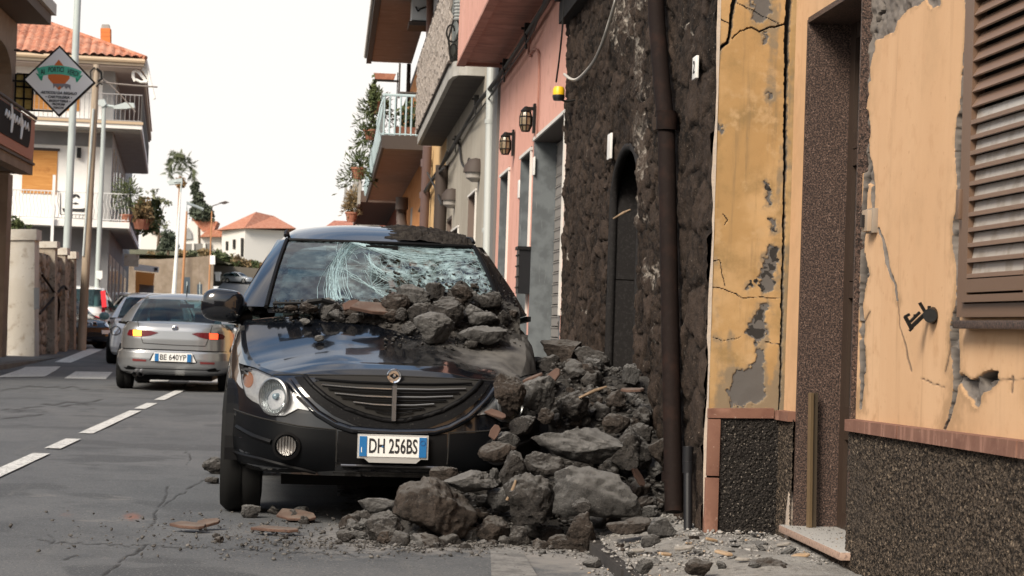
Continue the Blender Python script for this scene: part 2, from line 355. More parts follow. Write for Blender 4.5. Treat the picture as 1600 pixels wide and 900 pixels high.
pave_left = mat('pavement_grey', (.105, .10, .096), .9, vary=[(2, (.14, .135, .13), .4, .65)], bump=[('noise', 60, .4, .006)])
earth = mat('hillside_grass', (.10, .105, .05), .95, vary=[(.4, (.16, .14, .085), .42, .62), (2, (.065, .075, .03), .5, .68)], bump=[('noise', 3, .8, .2)])

xs = np.concatenate([np.linspace(-14, -6.2, 6), np.linspace(-6.1, -2.6, 70), np.arange(-2.56, 1.37, .009), [1.45]])
ys = np.concatenate([np.linspace(-12, 8.2, 30), np.arange(8.25, 16, .028), np.linspace(16.05, 40, 150), np.linspace(41, 330, 80)])
GX, GY = np.meshgrid(xs, ys, indexing='ij')
cr = np.full(GX.shape, 1e9)
for pl, wd in [([(395, 685), (382, 700), (352, 718), (345, 722)], 1.3), ([(335, 742), (300, 760), (262, 785), (256, 790)], .9), ([(262, 760), (255, 785), (245, 800), (238, 818), (230, 826)], 1.5),
               ([(225, 853), (212, 864), (192, 875), (178, 888), (160, 898)], 2.2), ([(60, 845), (140, 850), (230, 852), (330, 856), (420, 862), (560, 868)], .9), ([(0, 610), (60, 604), (140, 607)], .8),
               ([(10, 640), (60, 636), (95, 630), (160, 626)], 1.2), ([(95, 636), (135, 630), (150, 640)], 1.0), ([(290, 705), (300, 716), (290, 728)], 1.0), ([(75, 835), (84, 842), (80, 850)], 1.), ([(100, 875), (115, 868)], 1.2), ([(0, 655), (55, 650), (70, 644)], .8)]:
    PX, PY = project(np.stack([GX, GY, 0*GX], -1).reshape(-1, 3)); PX = PX.reshape(GX.shape); PY = PY.reshape(GX.shape)
    ok = GY > 6
    q = polydist(PX+n2(PX, PY, .09, 3, 2.)*4, PY+n2(PX, PY, .07, 3, 5.)*3, [(x, y, wd*.5) for x, y in pl]); cr = np.minimum(cr, np.where(ok, q, 1e9))
crack = 1-smooth(cr, -.3, .9)
dn = n2(GX, GY*.35, 1.6, 4, 9.)
dust = np.clip(1.15-np.hypot((GX-.75)/1.35, (GY-9.9)/1.7), 0, 1)*.95+np.clip(.5-np.abs(GX-1.2)*1.6, 0, 1)*.5*(GY < 12)
for cx, cy, rx, ry, a in [(60, 773, 60, 7, .5), (180, 778, 60, 8, .5), (170, 812, 120, 10, .55), (300, 830, 90, 16, .4), (150, 795, 40, 5, .3)]:
    dust = dust+a*np.exp(-((PX-cx)/rx)**2-((PY-cy)/ry)**2)*(GY > 6)
dust = np.clip(dust*(.75+.6*dn), 0, 1)
red = .62*np.exp(-((PX-207)/22)**2-((PY-806)/9)**2)*(GY > 6)+.4*np.exp(-((PX-105)/30)**2-((PY-803)/8)**2)*(GY > 6)
GZ = gz(GY)+n2(GX, GY, .8, 3, 1.)*.004-crack*.006
road = np_mesh('road', np.stack([GX, GY, GZ], -1).reshape(-1, 3), grid_faces(len(xs), len(ys)), asphalt, smooth=180, attrs={'crack': crack, 'dust': dust, 'red': red})
tag(road, kind='structure')
base = MB().grid([[(-1500, -60, -.6), (-1500, 1500, 1.0)], [(1500, -60, -.6), (1500, 1500, 1.0)]]).build('ground', earth); tag(base, kind='structure')

def marking(poly, m=paint, h=.009):
    b = MB(); c = sum((Vector((x, y, 0)) for x, y in poly), Vector())/len(poly); 
    n = 10; P = []
    for i in range(n+1):                    # follows the road sheet lengthwise
        a = i/n; l = Vector((*poly[0], 0)).lerp(Vector((*poly[3], 0)), a); r_ = Vector((*poly[1], 0)).lerp(Vector((*poly[2], 0)), a)
        P.append([(l.x, l.y, gzf(l.y)+h), (r_.x, r_.y, gzf(r_.y)+h)])
    o = b.grid(P).build('road_marking', m); tag(o, kind='structure'); return o
def dash(y0, y1, x=-2.18, w=.13): marking([(x-w/2, y0), (x+w/2, y0), (x+w/2, y1), (x-w/2, y1)])
_dy = lambda px, py: float(onZ(px, py, 0)[1])
dash(11.4, 15.55); dash(16.15, 17.45); dash(18.3, 22.9); dash(23.4, 25.0); dash(26.0, 29.8); dash(31.4, 32.6)
for q in [[(-5, 590), (70, 589), (95, 575), (40, 575)], [(100, 592), (165, 593), (176, 582), (118, 581)], [(228, 599), (262, 598), (268, 588), (238, 587)], [(290, 602), (345, 602), (346, 592), (300, 592)], [(85, 570), (110, 571), (160, 557), (140, 555)]]:
    marking(pxz(q))
marking(pxz([(768, 915), (846, 915), (812, 858), (766, 860)]), paint_old, .012)

# pavement along the damaged houses
def pz(x): return .062+.072*float(smooth(np.array(x), 1.36, 1.8))
xs2 = np.linspace(1.345, 2.25, 64); ys2 = np.concatenate([np.linspace(-5, 7.8, 20), np.arange(7.85, 12, .03), np.linspace(12.1, 90, 60)]); A, B = np.meshgrid(xs2, ys2, indexing='ij')
hz_ = .062+.072*smooth(A, 1.36, 1.8)+n2(A, B, 5, 4, 3.)*.014*(B > 7)
o = np_mesh('pavement', np.stack([A, B, hz_+gz(B)], -1).reshape(-1, 3), grid_faces(len(xs2), len(ys2)), pave_m, smooth=180); tag(o, kind='structure')
k = MB(); y = -4.
while y < 80:
    l = 1.05; jx = random.uniform(-.008, .008); k.bx(1.295+jx, 1.36, y+.006, y+l-.006, -.05, .062+gzf(y)+random.uniform(-.008, .004)); y += l
o = k.build('kerb', kerb_m); tag(o, kind='structure')
# far pavement
pl = MB().bx(-9.5, -6.14, 20, 47.3, -.1, .11).bx(-6.14, -6.02, 20, 46.5, -.1, .10).build('pavement_across_road', pave_left); tag(pl, kind='structure')
# ------------------------------------------------------------------ ochre house beside the camera
XW = 2.2
def wpix(x, pts): return pts
house = thing('ochre_house', 'ochre plastered house with cracked wall, brown shutter and dark pebble base', 'house', (2.2, 7.5, .13))
DOOR = (8.21, 9.22, .20, 2.575)
def band_z(y): return .735+.05*(9.3-y)/3.1, .690+.042*(9.3-y)/3.1     # brick band: top, bottom
ysw = np.concatenate([np.linspace(3.0, 6.05, 30), np.arange(6.06, 9.515, .008)]); zsw = np.concatenate([np.arange(.70, 2.86, .0052), np.linspace(2.9, 3.3, 5)])
S, T = np.meshgrid(ysw, zsw, indexing='ij'); PX, PY = project(np.stack([0*S+XW, S, T], -1).reshape(-1, 3)); PX = PX.reshape(S.shape); PY = PY.reshape(S.shape)
wx = PX+n2(PX, PY, .055, 4, 1.)*4.5; wy = PY+n2(PX, PY, .06, 4, 6.)*4.5
fx = PX+n2(PX, PY, .075, 3, 2.)*1.3; fy = PY+n2(PX, PY, .075, 3, 7.)*1.3
CR = [[(1508, -10, 2.2), (1512, 20, 2.6), (1510, 60, 2.4), (1507, 93, 2.6), (1505, 133, 2.4), (1503, 165, 3), (1503, 180, 6), (1501, 205, 7), (1501, 240, 7), (1503, 285, 6), (1501, 313, 3), (1496, 350, 6), (1497, 388, 7), (1500, 420, 4), (1499, 467, 3.4), (1495, 487, 5), (1492, 520, 6.5), (1493, 547, 6), (1495, 577, 5), (1494, 590, 3.2), (1491, 622, 2.2), (1485, 648, 1.6), (1476, 670, 1)],
      [(1489, 505, 1.5), (1486, 530, 1.2), (1484, 555, 1), (1477, 580, .8)],
      [(1354, 240, 3), (1353, 283, 3.2), (1350, 330, 3), (1348, 400, 2.6), (1346, 455, 2.6), (1345, 480, 1.8), (1347, 505, 2.8), (1346, 570, 2.6), (1347, 601, 2), (1344, 637, .8)],
      [(1363, 270, 2), (1365, 307, 2.2), (1365, 326, .8)], [(1374, 357, .7), (1382, 378, 1), (1384, 395, 2.2), (1387, 412, 1.8), (1392, 428, 1.2), (1400, 447, .8), (1402, 470, .5)],
      [(1402, 470, .35), (1407, 513, .35), (1414, 537, .9), (1418, 556, 1.3), (1424, 580, .7)], [(1500, 594, .8), (1545, 594, .4), (1600, 592, .5), (1660, 590, .5)], [(1582, 588, 1.6), (1581, 612, 1.1)],
      [(1360, 487, .6), (1352, 500, .6), (1347, 507, .8)], [(1440, 590, .3), (1455, 598, .5), (1475, 604, .3)], [(1232, -20, 2), (1230, 60, 2), (1229, 150, 1.5), (1227, 300, 1)]]
dw_, dt_ = np.full(S.shape, 1e9), np.full(S.shape, 1e9)
for c in CR:
    if max(q[2] for q in c) > 2.1: dw_ = np.minimum(dw_, polydist(fx, fy, c))
    else: dt_ = np.minimum(dt_, polydist(fx, fy, [(x, y, max(w_*.8, .3)) for x, y, w_ in c]))
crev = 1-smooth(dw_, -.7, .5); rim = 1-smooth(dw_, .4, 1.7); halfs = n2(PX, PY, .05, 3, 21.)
deepm = np.maximum((1-smooth(dw_, -.9, .9))*smooth(halfs+.25*smooth(dw_, -2.5, -.5), -.05, .25), (1-smooth(dt_, -.3, 1.3))*.8)  # shadow inside the cracks, put into the plaster colour
PATCH = [[(1338, -20), (1447, -20), (1445, 0), (1433, 12), (1413, 20), (1400, 33), (1392, 50), (1368, 62), (1362, 87), (1356, 113), (1357, 140), (1355, 167), (1356, 190), (1359, 215), (1358, 240), (1361, 262), (1364, 280), (1358, 292), (1352, 275), (1338, 262)],
         [(1445, -8), (1469, -8), (1466, 6), (1456, 13), (1448, 6)], [(1494, 585), (1504, 582), (1519, 594), (1533, 584), (1543, 578), (1558, 580), (1559, 594), (1552, 605), (1538, 614), (1529, 633), (1524, 637), (1519, 623), (1510, 616), (1501, 601), (1495, 615)],
         [(1345, 405), (1352, 395), (1355, 430), (1349, 470), (1344, 480)], [(1346, 500), (1351, 497), (1349, 575), (1346, 600), (1344, 570)]]
pd = np.full(S.shape, 1e9)
for p in PATCH: pd = np.minimum(pd, inpoly(wx, wy, p))
pm = 1-smooth(pd, -1.6, .4)
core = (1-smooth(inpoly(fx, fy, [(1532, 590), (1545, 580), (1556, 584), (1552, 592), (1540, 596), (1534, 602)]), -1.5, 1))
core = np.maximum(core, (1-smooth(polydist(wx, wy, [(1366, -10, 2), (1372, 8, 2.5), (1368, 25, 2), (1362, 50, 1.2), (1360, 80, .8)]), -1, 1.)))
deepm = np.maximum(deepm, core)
depth = pm*(.018+.018*(n2(S, T, 16, 4, 4.)))+crev*(.028+.02*n2(S, T, 25, 3, 14.))+core*.03+(1-smooth(dt_, -.5, .6))*.005+n2(S, T, 1.2, 3, 8.)*.004
keep = np.ones((len(ysw)-1, len(zsw)-1), bool); yc = (ysw[1:]+ysw[:-1])/2; zc = (zsw[1:]+zsw[:-1])/2
YY, ZZ = np.meshgrid(yc, zc, indexing='ij')
keep &= ~((YY > DOOR[0]) & (YY < DOOR[1]) & (ZZ < DOOR[3])); keep &= ~((YY < 6.78) & (YY > 5.2) & (ZZ > 1.19) & (ZZ < 2.62)); keep &= ZZ > (.690+.042*(9.3-YY)/3.1)
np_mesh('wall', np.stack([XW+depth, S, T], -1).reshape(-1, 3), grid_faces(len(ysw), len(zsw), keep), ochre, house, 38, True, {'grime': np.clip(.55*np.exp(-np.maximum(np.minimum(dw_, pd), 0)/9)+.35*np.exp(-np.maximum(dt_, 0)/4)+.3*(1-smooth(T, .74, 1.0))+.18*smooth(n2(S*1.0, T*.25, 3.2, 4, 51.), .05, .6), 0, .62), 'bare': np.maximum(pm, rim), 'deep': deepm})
b = MB().bx(2.28, 7, -2, 9.54, 2.7, 6.6).bx(2.2, 2.27, -2, 9.52, 3.3, 6.6).bx(2.2, 2.5, -2, 3.0, .1, 3.3).bx(2.28, 2.5, 3, 5.2, .1, 2.7).bx(2.28, 2.5, 6.8, 8.2, .1, 2.7).bx(2.28, 2.5, 9.24, 9.54, .1, 2.7).bx(2.28, 2.5, 5.2, 6.8, .1, 1.2).bx(2.62, 7, -2, 9.54, .1, 2.69)
b.bx(2.2, 7, -34, -2.01, .1, 6.6); b.build('upper_wall', ochre, house, world=True)  # stretch behind the camera added unseen, darkens the car's reflections
def roof_slab(p, x0, x1, y0, y1, z, m): return box_part('roof', x0, x1, y0, y1, z, z+.18, m, p)
roof_slab(house, 1.7, 7.2, -34, 9.6, 6.62, dark_trim)
# pebble-dashed base
def rough(name, Pf, su, sv, m, parent, amp, keepf=None, seed=1.):
    U, V = np.meshgrid(su, sv, indexing='ij'); f1, f2, idv = cells(U, V, .011, .011, .45, 5)
    h = amp*(1-np.clip(f1*1.1, 0, 1)**2)*(.5+idv)+n2(U, V, 12, 3, seed)*amp*.5
    kp = None
    if keepf is not None: kp = keepf((U[1:, 1:]+U[:-1, :-1])/2, (V[1:, 1:]+V[:-1, :-1])/2)
    P = Pf(U, V, h); np_mesh(name, P.reshape(-1, 3), grid_faces(len(su), len(sv), kp), m, parent, None, True)
su = np.concatenate([np.linspace(3, 6.0, 20), np.arange(6.01, 9.53, .0065)]); sv = np.arange(.08, .79, .0055)
rough('plinth', lambda U, V, h: np.stack([2.185-h+.0*V, U, V], -1), su, sv, pebble, house, .008, lambda U, V: (V < .698+.042*(9.3-U)/3.1) & ~((U > 8.21) & (U < 9.22) & (V > .16)))
for y0, y1 in ((9.235, 9.512), (7.43, 8.195), (7.415, 6.1), (6.085, 3.0)):
    y0, y1 = min(y0, y1), max(y0, y1); t0, b0 = band_z(y0); t1, b1 = band_z(y1)
    MB().add([(2.155, y0, b0), (2.155, y1, b1), (2.155, y1, t1), (2.155, y0, t0), (2.23, y0, b0), (2.23, y1, b1), (2.23, y1, t1+.004), (2.23, y0, t0+.004)],
             [(0, 1, 2, 3), (5, 4, 7, 6), (0, 3, 7, 4), (1, 5, 6, 2), (3, 2, 6, 7), (0, 4, 5, 1)]).build('brick_band', brick, house, world=True)
# doorway
box_part('door_jamb', 2.192, 2.44, 9.22, 9.238, .20, 2.59, granite, house)
box_part('door_jamb', 2.178, 2.44, 8.192, 8.21, .20, 2.59, granite, house)
box_part('door_lintel', 2.192, 2.44, 8.21, 9.22, 2.575, 2.60, granite, house)
th = MB().bx(2.135, 2.44, 8.13, 9.27, .168, .203).build('threshold', granite_slab, house, world=True); bevel(th, .006)
ent = MB().bx(2.40, 2.44, 9.13, 9.219, .204, 2.574).bx(2.40, 2.44, 8.211, 8.30, .204, 2.574)
for z in (.204, .62, .70, 1.28, 1.36, 1.9, 1.98, 2.5): ent.bx(2.402, 2.44, 8.30, 9.13, z, z+.075)
dr = ent.build('door', door_dark, house, world=True)
pn = MB()
for z0, z1 in ((.28, .62), (.775, 1.28), (1.435, 1.9), (2.055, 2.5)): pn.bx(2.418, 2.436, 8.305, 9.125, z0+.004, z1-.004)
pane_m = mat('smoked_pane', (.03, .03, .03), .12)
o = pn.build('pane', pane_m, dr); o.data.transform(world_inv(house))
MB().tube([(2.40, 8.42, 1.22), (2.35, 8.42, 1.22), (2.35, 8.52, 1.22)], .011).build('handle', galv, dr).data.transform(world_inv(house))
# shutter window
shf = MB(); Y0, Y1, Z0, Z1 = 5.24, 6.775, 1.178, 2.62
for (a, c, e, g) in ((Y1-.075, Y1, Z0, Z1), (Y0, Y0+.075, Z0, Z1), (Y0+.075, Y1-.075, Z0, Z0+.045), (Y0+.075, Y1-.075, Z1-.05, Z1)): shf.bx(2.168, 2.22, a, c, e, g)
win = shf.build('window', brown_metal, house, world=True)
def sub(b, name, m, par, bev=0):
    o = b.build(name, m, par); o.data.transform(world_inv(house)); 
    if bev: bevel(o, bev)
    return o
lf = MB()
for (a, c, e, g) in ((Y1-.155, Y1-.083, Z0+.05, Z1-.055), (6.0, 6.06, Z0+.05, Z1-.055), (6.06, Y1-.155, Z0+.05, Z0+.075), (6.06, Y1-.155, Z0+.083, Z0+.128), (6.06, Y1-.155, Z1-.12, Z1-.055)): lf.bx(2.150, 2.195, a, c, e, g)
sub(lf, 'shutter_frame', brown_metal, win)
lf = MB()
for (a, c, e, g) in ((5.93, 5.99, Z0+.05, Z1-.055), (5.25+.07, 5.38, Z0+.05, Z1-.055), (5.38, 5.93, Z0+.05, Z0+.075), (5.38, 5.93, Z0+.083, Z0+.128), (5.38, 5.93, Z1-.12, Z1-.055)): lf.bx(2.150, 2.195, a, c, e, g)
sub(lf, 'shutter_frame', brown_metal, win)
sub(MB().bx(2.140, 2.162, 6.70, 6.735, 1.515, 1.62), 'hinge', brown_metal, win, .003)
zt = Z0+.135; s1, s2 = MB(), MB(); i = 0
while zt < 2.48:
    open_ = zt > 1.84; q = s1 if open_ else s2; tl = .62 if open_ else .16
    for k in range(2):
        ya, yb = (6.062, 6.618) if k == 0 else (5.384, 5.926)
        c = ((2.166 if open_ else 2.172), (ya+yb)/2, zt+.024)
        q.box(c, (.007, yb-ya, .047 if not open_ else .052), (0, (.16 if not open_ else .55), 0))
        if not open_: s1.box((2.155, (ya+yb)/2, zt+.004), (.012, yb-ya, .014))
    zt += .0525
sub(s1, 'slats', slat_brown, win); sub(s2, 'lower_slats', slat_lit, win)
sub(MB().bx(2.225, 2.24, Y0, Y1, Z0, Z1), 'dark_room', black_void, win)
o = MB().bx(2.14, 2.26, 5.1, float(onX(1488, 505, 2.14)[1]), 1.138, 1.166).build('window_sill', granite, house, world=True); bevel(o, .004)

MB().prism([(2.172, 9.235, .14), (2.172, 9.30, .14), (2.172, 9.285, .26), (2.172, 9.25, .36), (2.172, 9.236, .30)], (.02, 0, 0)).build('loose_plaster', plaster_edge, house, None, True)
# small things on the ochre house
def px_box(px, py, wpx, hpx, X, dep, name, m, parent=None):
    p = onX(px, py, X); s = p[1]/FPX; return p, s
p = onX(1366, 345, 2.2)
bell = thing('intercom_box', 'small beige intercom box on ochre wall beside dark doorway', 'intercom', (2.2, p[1], p[2]))
o = box_part('casing', 2.157, 2.199, p[1]-.05, p[1]+.035, p[2]-.046, p[2]+.043, mat('beige_plastic', (.33, .25, .18), .5), bell, .004)
box_part('back_plate', 2.175, 2.201, p[1]-.062, p[1]+.047, p[2]-.052, p[2]+.049, mat('grey_plastic', (.25, .21, .17), .5), bell, .003)
MB().bx(2.146, 2.158, p[1]-.012, p[1]+.016, p[2]-.028, p[2]+.022).bx(2.17, 2.173, p[1]+.035, p[1]+.038, p[2]-.02, p[2]+.03).build('button', black_pvc, bell, world=True)
hk = thing('shutter_hook', 'black iron shutter hook sticking out of ochre wall under the window', 'hook', tuple(onX(1457, 493, 2.2)))
def Q(x, y, Y=7.185): return onY(x, y, Y)
h1 = MB().tube([onX(1461, 493, 2.21), onX(1453, 493, 2.17)], [.034, .026], 14).build('wall_boss', iron, hk, 40, True)
h2 = MB()
for a, b_, w_ in (((1458, 492), (1443, 494), .022), ((1447, 489), (1424, 511), .016), ((1424, 513), (1414, 494), .014), ((1414, 495), (1421, 491), .012), ((1422, 503), (1437, 488), .012), ((1447, 490), (1437, 473), .012), ((1452, 492), (1452, 478), .012), ((1426, 512), (1421, 517), .010), ((1429, 497), (1429, 491), .008)):
    h2.beam(Q(*a), Q(*b_), w_*1.2, w_*.8)
h2.build('catch', iron, hk, None, True)
p0, p1 = onY(1269, 822, 9.14), onY(1272, 614, 9.16)
mp_ = thing('metal_profile', 'thin bronze coloured metal profile leaning upright in the granite doorway', 'profile', (p0[0], 9.14, .203))
MB().beam((p0[0]-.012, 9.15, .204), (p1[0]-.012, 9.17, p1[2]), .014, .03).build('flange', mat('bronze_profile', (.22, .155, .09), .35, .5), mp_, None, True)
MB().beam((p0[0]+.008, 9.155, .204), (p1[0]+.008, 9.175, p1[2]), .026, .012).build('web', mat('bronze_profile_dark', (.11, .085, .06), .4, .5), mp_, None, True)

# ------------------------------------------------------------------ lava stone house with its plastered flank
stone = thing('stone_house', 'dark lava stone house with missing plaster and arched doorway', 'house', (1.83, 12.5, .13))
YF = 9.55
us = np.arange(1.836, 2.215, .0034); vs = np.concatenate([np.arange(.70, 2.86, .0042), np.linspace(2.9, 4.2, 8)])
S, T = np.meshgrid(us, vs, indexing='ij'); PX, PY = project(np.stack([S, 0*S+YF, T], -1).reshape(-1, 3)); PX = PX.reshape(S.shape); PY = PY.reshape(S.shape)
fx = PX+n2(PX, PY, .1, 3, 2.)*1.4; fy = PY+n2(PX, PY, .1, 3, 7.)*1.4; wx = PX+n2(PX, PY, .1, 4, 1.)*6; wy = PY+n2(PX, PY, .1, 4, 6.)*6
CR = [[(1149, -15, 4), (1148, 0, 4.2), (1143, 22, 3.4), (1142, 43, 3), (1137, 66, 2.5), (1123, 77, 2), (1107, 82, 2.2), (1088, 86, 2)], [(1140, 38, .5), (1125, 29, .6), (1110, 25, .7), (1092, 28, .8)],
      [(1144, 60, .8), (1157, 48, .7), (1175, 43, 1), (1187, 50, 1.1), (1207, 42, 1.2), (1226, 38, 1.2)], [(1150, 2, .3), (1167, 12, .5), (1180, 18, .4), (1197, 28, .4), (1217, 37, .4)],
      [(1095, 448, .35), (1123, 450, .4), (1150, 458, .5), (1160, 466, .5), (1193, 464, .4), (1222, 467, .3)], [(1095, 400, .4), (1113, 407, .5), (1125, 407, .4), (1128, 423, .5), (1133, 447, .4)],
      [(1095, 528, .2), (1113, 527, .3), (1130, 533, .25), (1157, 527, .2)], [(1195, 535, .4), (1222, 538, .5)], [(1130, 335, .4), (1137, 345, .5), (1133, 352, .4)],
      [(1232, -20, 5), (1233, 0, 5), (1231, 30, 4.6), (1229, 70, 4.2), (1229, 110, 3.4), (1228, 150, 3), (1227, 250, 2.6), (1226, 300, 2.2), (1223, 450, 1.8), (1220, 560, 1.6), (1218, 640, 1.2)]]
d = np.full(S.shape, 1e9)
for c in CR: d = np.minimum(d, polydist(fx, fy, c))
deepm = 1-smooth(d, -1.4, .3); rim = 1-smooth(d, 0, 1.4)  # crack depth; also puts the cracks' shade into the colour
PB = [[(1193, 288), (1202, 284), (1205, 320), (1198, 322)], [(1202, 342), (1208, 340), (1214, 358), (1208, 362)], [(1200, 385), (1210, 382), (1215, 392), (1212, 420), (1208, 452), (1195, 458), (1184, 448), (1186, 430), (1194, 410)],
      [(1186, 476), (1198, 470), (1203, 478), (1197, 500), (1196, 530), (1185, 538), (1174, 528), (1160, 522), (1168, 510), (1176, 505)], [(1185, 540), (1195, 545), (1194, 575), (1196, 615), (1190, 632), (1160, 636), (1140, 634), (1136, 618), (1145, 590), (1158, 578), (1172, 575), (1178, 560)],
      [(1165, 452), (1175, 440), (1177, 450), (1168, 457)], [(1193, 55), (1203, 55), (1202, 68), (1191, 66)], [(1200, 148), (1210, 147), (1209, 156), (1201, 155)], [(1123, 196), (1130, 194), (1129, 208), (1125, 208)], [(1094, 84), (1114, 82), (1106, 95), (1096, 100)], [(1176, -10), (1205, -10), (1206, 25), (1186, 38), (1175, 25)]]
pd = np.full(S.shape, 1e9)
for p in PB: pd = np.minimum(pd, inpoly(wx, wy, p))
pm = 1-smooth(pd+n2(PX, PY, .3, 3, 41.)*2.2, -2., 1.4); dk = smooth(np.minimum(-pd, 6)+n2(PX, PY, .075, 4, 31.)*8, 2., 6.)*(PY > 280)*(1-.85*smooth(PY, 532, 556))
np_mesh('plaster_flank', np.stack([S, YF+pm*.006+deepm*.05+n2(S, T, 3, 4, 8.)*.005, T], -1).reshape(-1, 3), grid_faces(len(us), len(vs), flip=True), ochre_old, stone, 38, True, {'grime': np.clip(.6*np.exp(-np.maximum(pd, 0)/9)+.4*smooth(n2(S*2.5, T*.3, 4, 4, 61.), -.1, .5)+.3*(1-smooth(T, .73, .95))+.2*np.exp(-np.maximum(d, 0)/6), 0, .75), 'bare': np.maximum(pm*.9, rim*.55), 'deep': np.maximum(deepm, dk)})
e = MB(); zz = np.arange(.15, 4.2, .03)
P = [[(1.822+.006*math.sin(z*9)+.006*float(vnoise((z*14., 1.5, 2.5))), YF+.002+.0*z, z) for z in zz], [(1.8355, YF-.004+.004*float(vnoise((z*20., 4.5, 2.5))), z) for z in zz]]
e.grid(P); P = [[(1.822+.006*math.sin(z*9)+.006*float(vnoise((z*14., 1.5, 2.5))), YF+.002, z) for z in zz], [(1.834, YF+.05, z) for z in zz]]; e.grid(P)
e.build('plaster_edge', plaster_edge, stone, 180, True)
su = np.arange(1.895, 2.19, .0055); sv = np.arange(.08, .70, .0055)
rough('plinth', lambda U, V, h: np.stack([U, YF-.012-h, V], -1), su, sv, pebble_shaded, stone, .008)
b = MB().add([(1.83, YF-.034, .685), (2.153, YF-.034, .692), (2.153, YF-.034, .738), (1.83, YF-.034, .728), (1.83, YF+.02, .685), (2.153, YF+.02, .692), (2.153, YF+.02, .742), (1.83, YF+.02, .732)], [(0, 1, 2, 3), (5, 4, 7, 6), (0, 3, 7, 4), (1, 5, 6, 2), (3, 2, 6, 7), (0, 4, 5, 1)])
b.build('brick_band', brick, stone, world=True)
for z0, z1, o_ in ((.13, .40, 0), (.405, .685, .004)): box_part('brick_trim', 1.828+o_, 1.893, YF-.034+o_, YF+.02, z0, z1-.004, brick, stone, .004)
# street front
ysn = np.concatenate([np.arange(9.56, 16.0, .017)]); zsn = np.arange(.05, 4.2, .016)
S, T = np.meshgrid(ysn, zsn, indexing='ij'); PX, PY = project(np.stack([0*S+1.83, S, T], -1).reshape(-1, 3)); PX = PX.reshape(S.shape); PY = PY.reshape(S.shape)
Sw = S+n2(S, T, 3.5, 3, 1.)*.06; Tw = T+n2(S, T, 3.5, 3, 5.)*.05
f1, f2, idv = cells(Sw, Tw, .24, .12, .44, 3); g1, g2, idg = cells(Sw, Tw, .42, .27, .3, 8)
big = smooth(S, 10.9, 10.6); e1 = (f2-f1)*(1-big)+(g2-g1)*big; idd = idv*(1-big)+idg*big
stn = smooth(e1+n2(S, T, 18, 3, 7.)*.07, .0, .16)
mort = np.full(S.shape, -9.)
for cx, cy, rx, ry, a in [(975, 30, 18, 45, 1), (1003, 5, 10, 14, 1), (1000, 95, 12, 40, .9), (1010, 140, 10, 30, .8), (1003, 215, 12, 45, 1), (1008, 255, 10, 22, 1), (1000, 330, 14, 28, .9), (1020, 430, 16, 22, .9), (1085, 60, 5, 60, .7), (1080, 45, 8, 10, 1), (915, 490, 8, 20, .6), (890, 400, 4, 60, .4), (925, 245, 5, 12, .7), (1030, 300, 8, 30, .5), (1030, 520, 14, 30, .5), (1065, 540, 8, 60, .6)]:
    mort = np.maximum(mort, a-((PX-cx)/rx)**2*.6-((PY-cy)/ry)**2*.6)
mort = smooth(mort+n2(S, T, 9, 4, 3.)*.9, .25, .75)*.75*(1-.5*stn)
mort = np.maximum(mort, smooth(n2(S, T, 22, 3, 6.), .62, .85)*.45*(1-stn))
dep = -(.002+.012*idd)*stn+.010*(1-stn)+n2(S, T, 5, 5, 2.)*.022+n2(S, T, 40, 3, 4.)*.008-mort*.006
ARCH = (11.95, 13.22); Yc = (ysn[1:]+ysn[:-1])/2; Zc = (zsn[1:]+zsn[:-1])/2; YY, ZZ = np.meshgrid(Yc, Zc, indexing='ij')
am = (ARCH[0]+ARCH[1])/2; tt = np.clip(np.abs(YY-am)/((ARCH[1]-ARCH[0])/2), 0, 1.2)
hole = (tt < 1) & (ZZ < 1.92+.36*np.sqrt(np.clip(1-tt**2, 0, 1))+n2(YY, ZZ, 6, 2, 3.)*.015)
np_mesh('stone_wall', np.stack([1.83+dep, S, T], -1).reshape(-1, 3), grid_faces(len(ysn), len(zsn), ~hole), lava, stone, 60, True, {'tone': np.clip(idd**1.5*.9+n2(S, T, 6, 3, 9.)*.25, 0, 1)*stn, 'joint': (1-stn)*.55, 'mortar': mort})
LD_ = (.016, .0145, .0145)
lava_dressed = mat('dressed_lava', (.016, .0145, .0145), .85, spec=.2, vary=[(60, (.028, .026, .026), .5, .66)], bump=[('noise', 90, .4, .005)])
for z0, z1 in ((.1, 1.43), (1.437, 2.3)):
    MB().bx(1.845, 2.4, ARCH[1]-.03, ARCH[1]+.3, z0, z1).build('door_reveal', lava_dressed, stone, world=True); MB().bx(1.86, 2.4, ARCH[0]-.3, ARCH[0]+.02, z0, z1).build('door_reveal', lava_dressed, stone, world=True)
am_ = sum(ARCH)/2; hw_ = (ARCH[1]-ARCH[0])/2; MB().tube([(1.852, ARCH[1]-.02, .1)]+[(1.852, am_+(hw_-.02)*math.cos(R(a)), 1.92+.35*math.sin(R(a))) for a in range(0, 181, 12)]+[(1.852, ARCH[0]+.02, .1)], .03, 8).build('door_surround', lava_dressed, stone, 60, True)
box_part('door', 2.28, 2.34, ARCH[0]+.02, ARCH[1]-.03, .1, 2.3, mat('old_black_door', (.02, .017, .015), .7, vary=[((4, 30, 2), (.03, .025, .022), .5, .6)]), stone)
box_part('upper_wall', 1.86, 6, 9.62, 15.9, 2.45, 6.2, lava_dressed, stone); box_part('back_wall', 2.5, 6, 9.62, 15.9, .1, 2.44, lava_dressed, stone)
MB().bx(1.74, 1.86, 13.6, 15.93, 3.55, 3.72).bx(1.70, 1.86, 13.2, 15.93, 3.73, 3.84).build('stone_cornice', lava_dressed, stone, world=True)
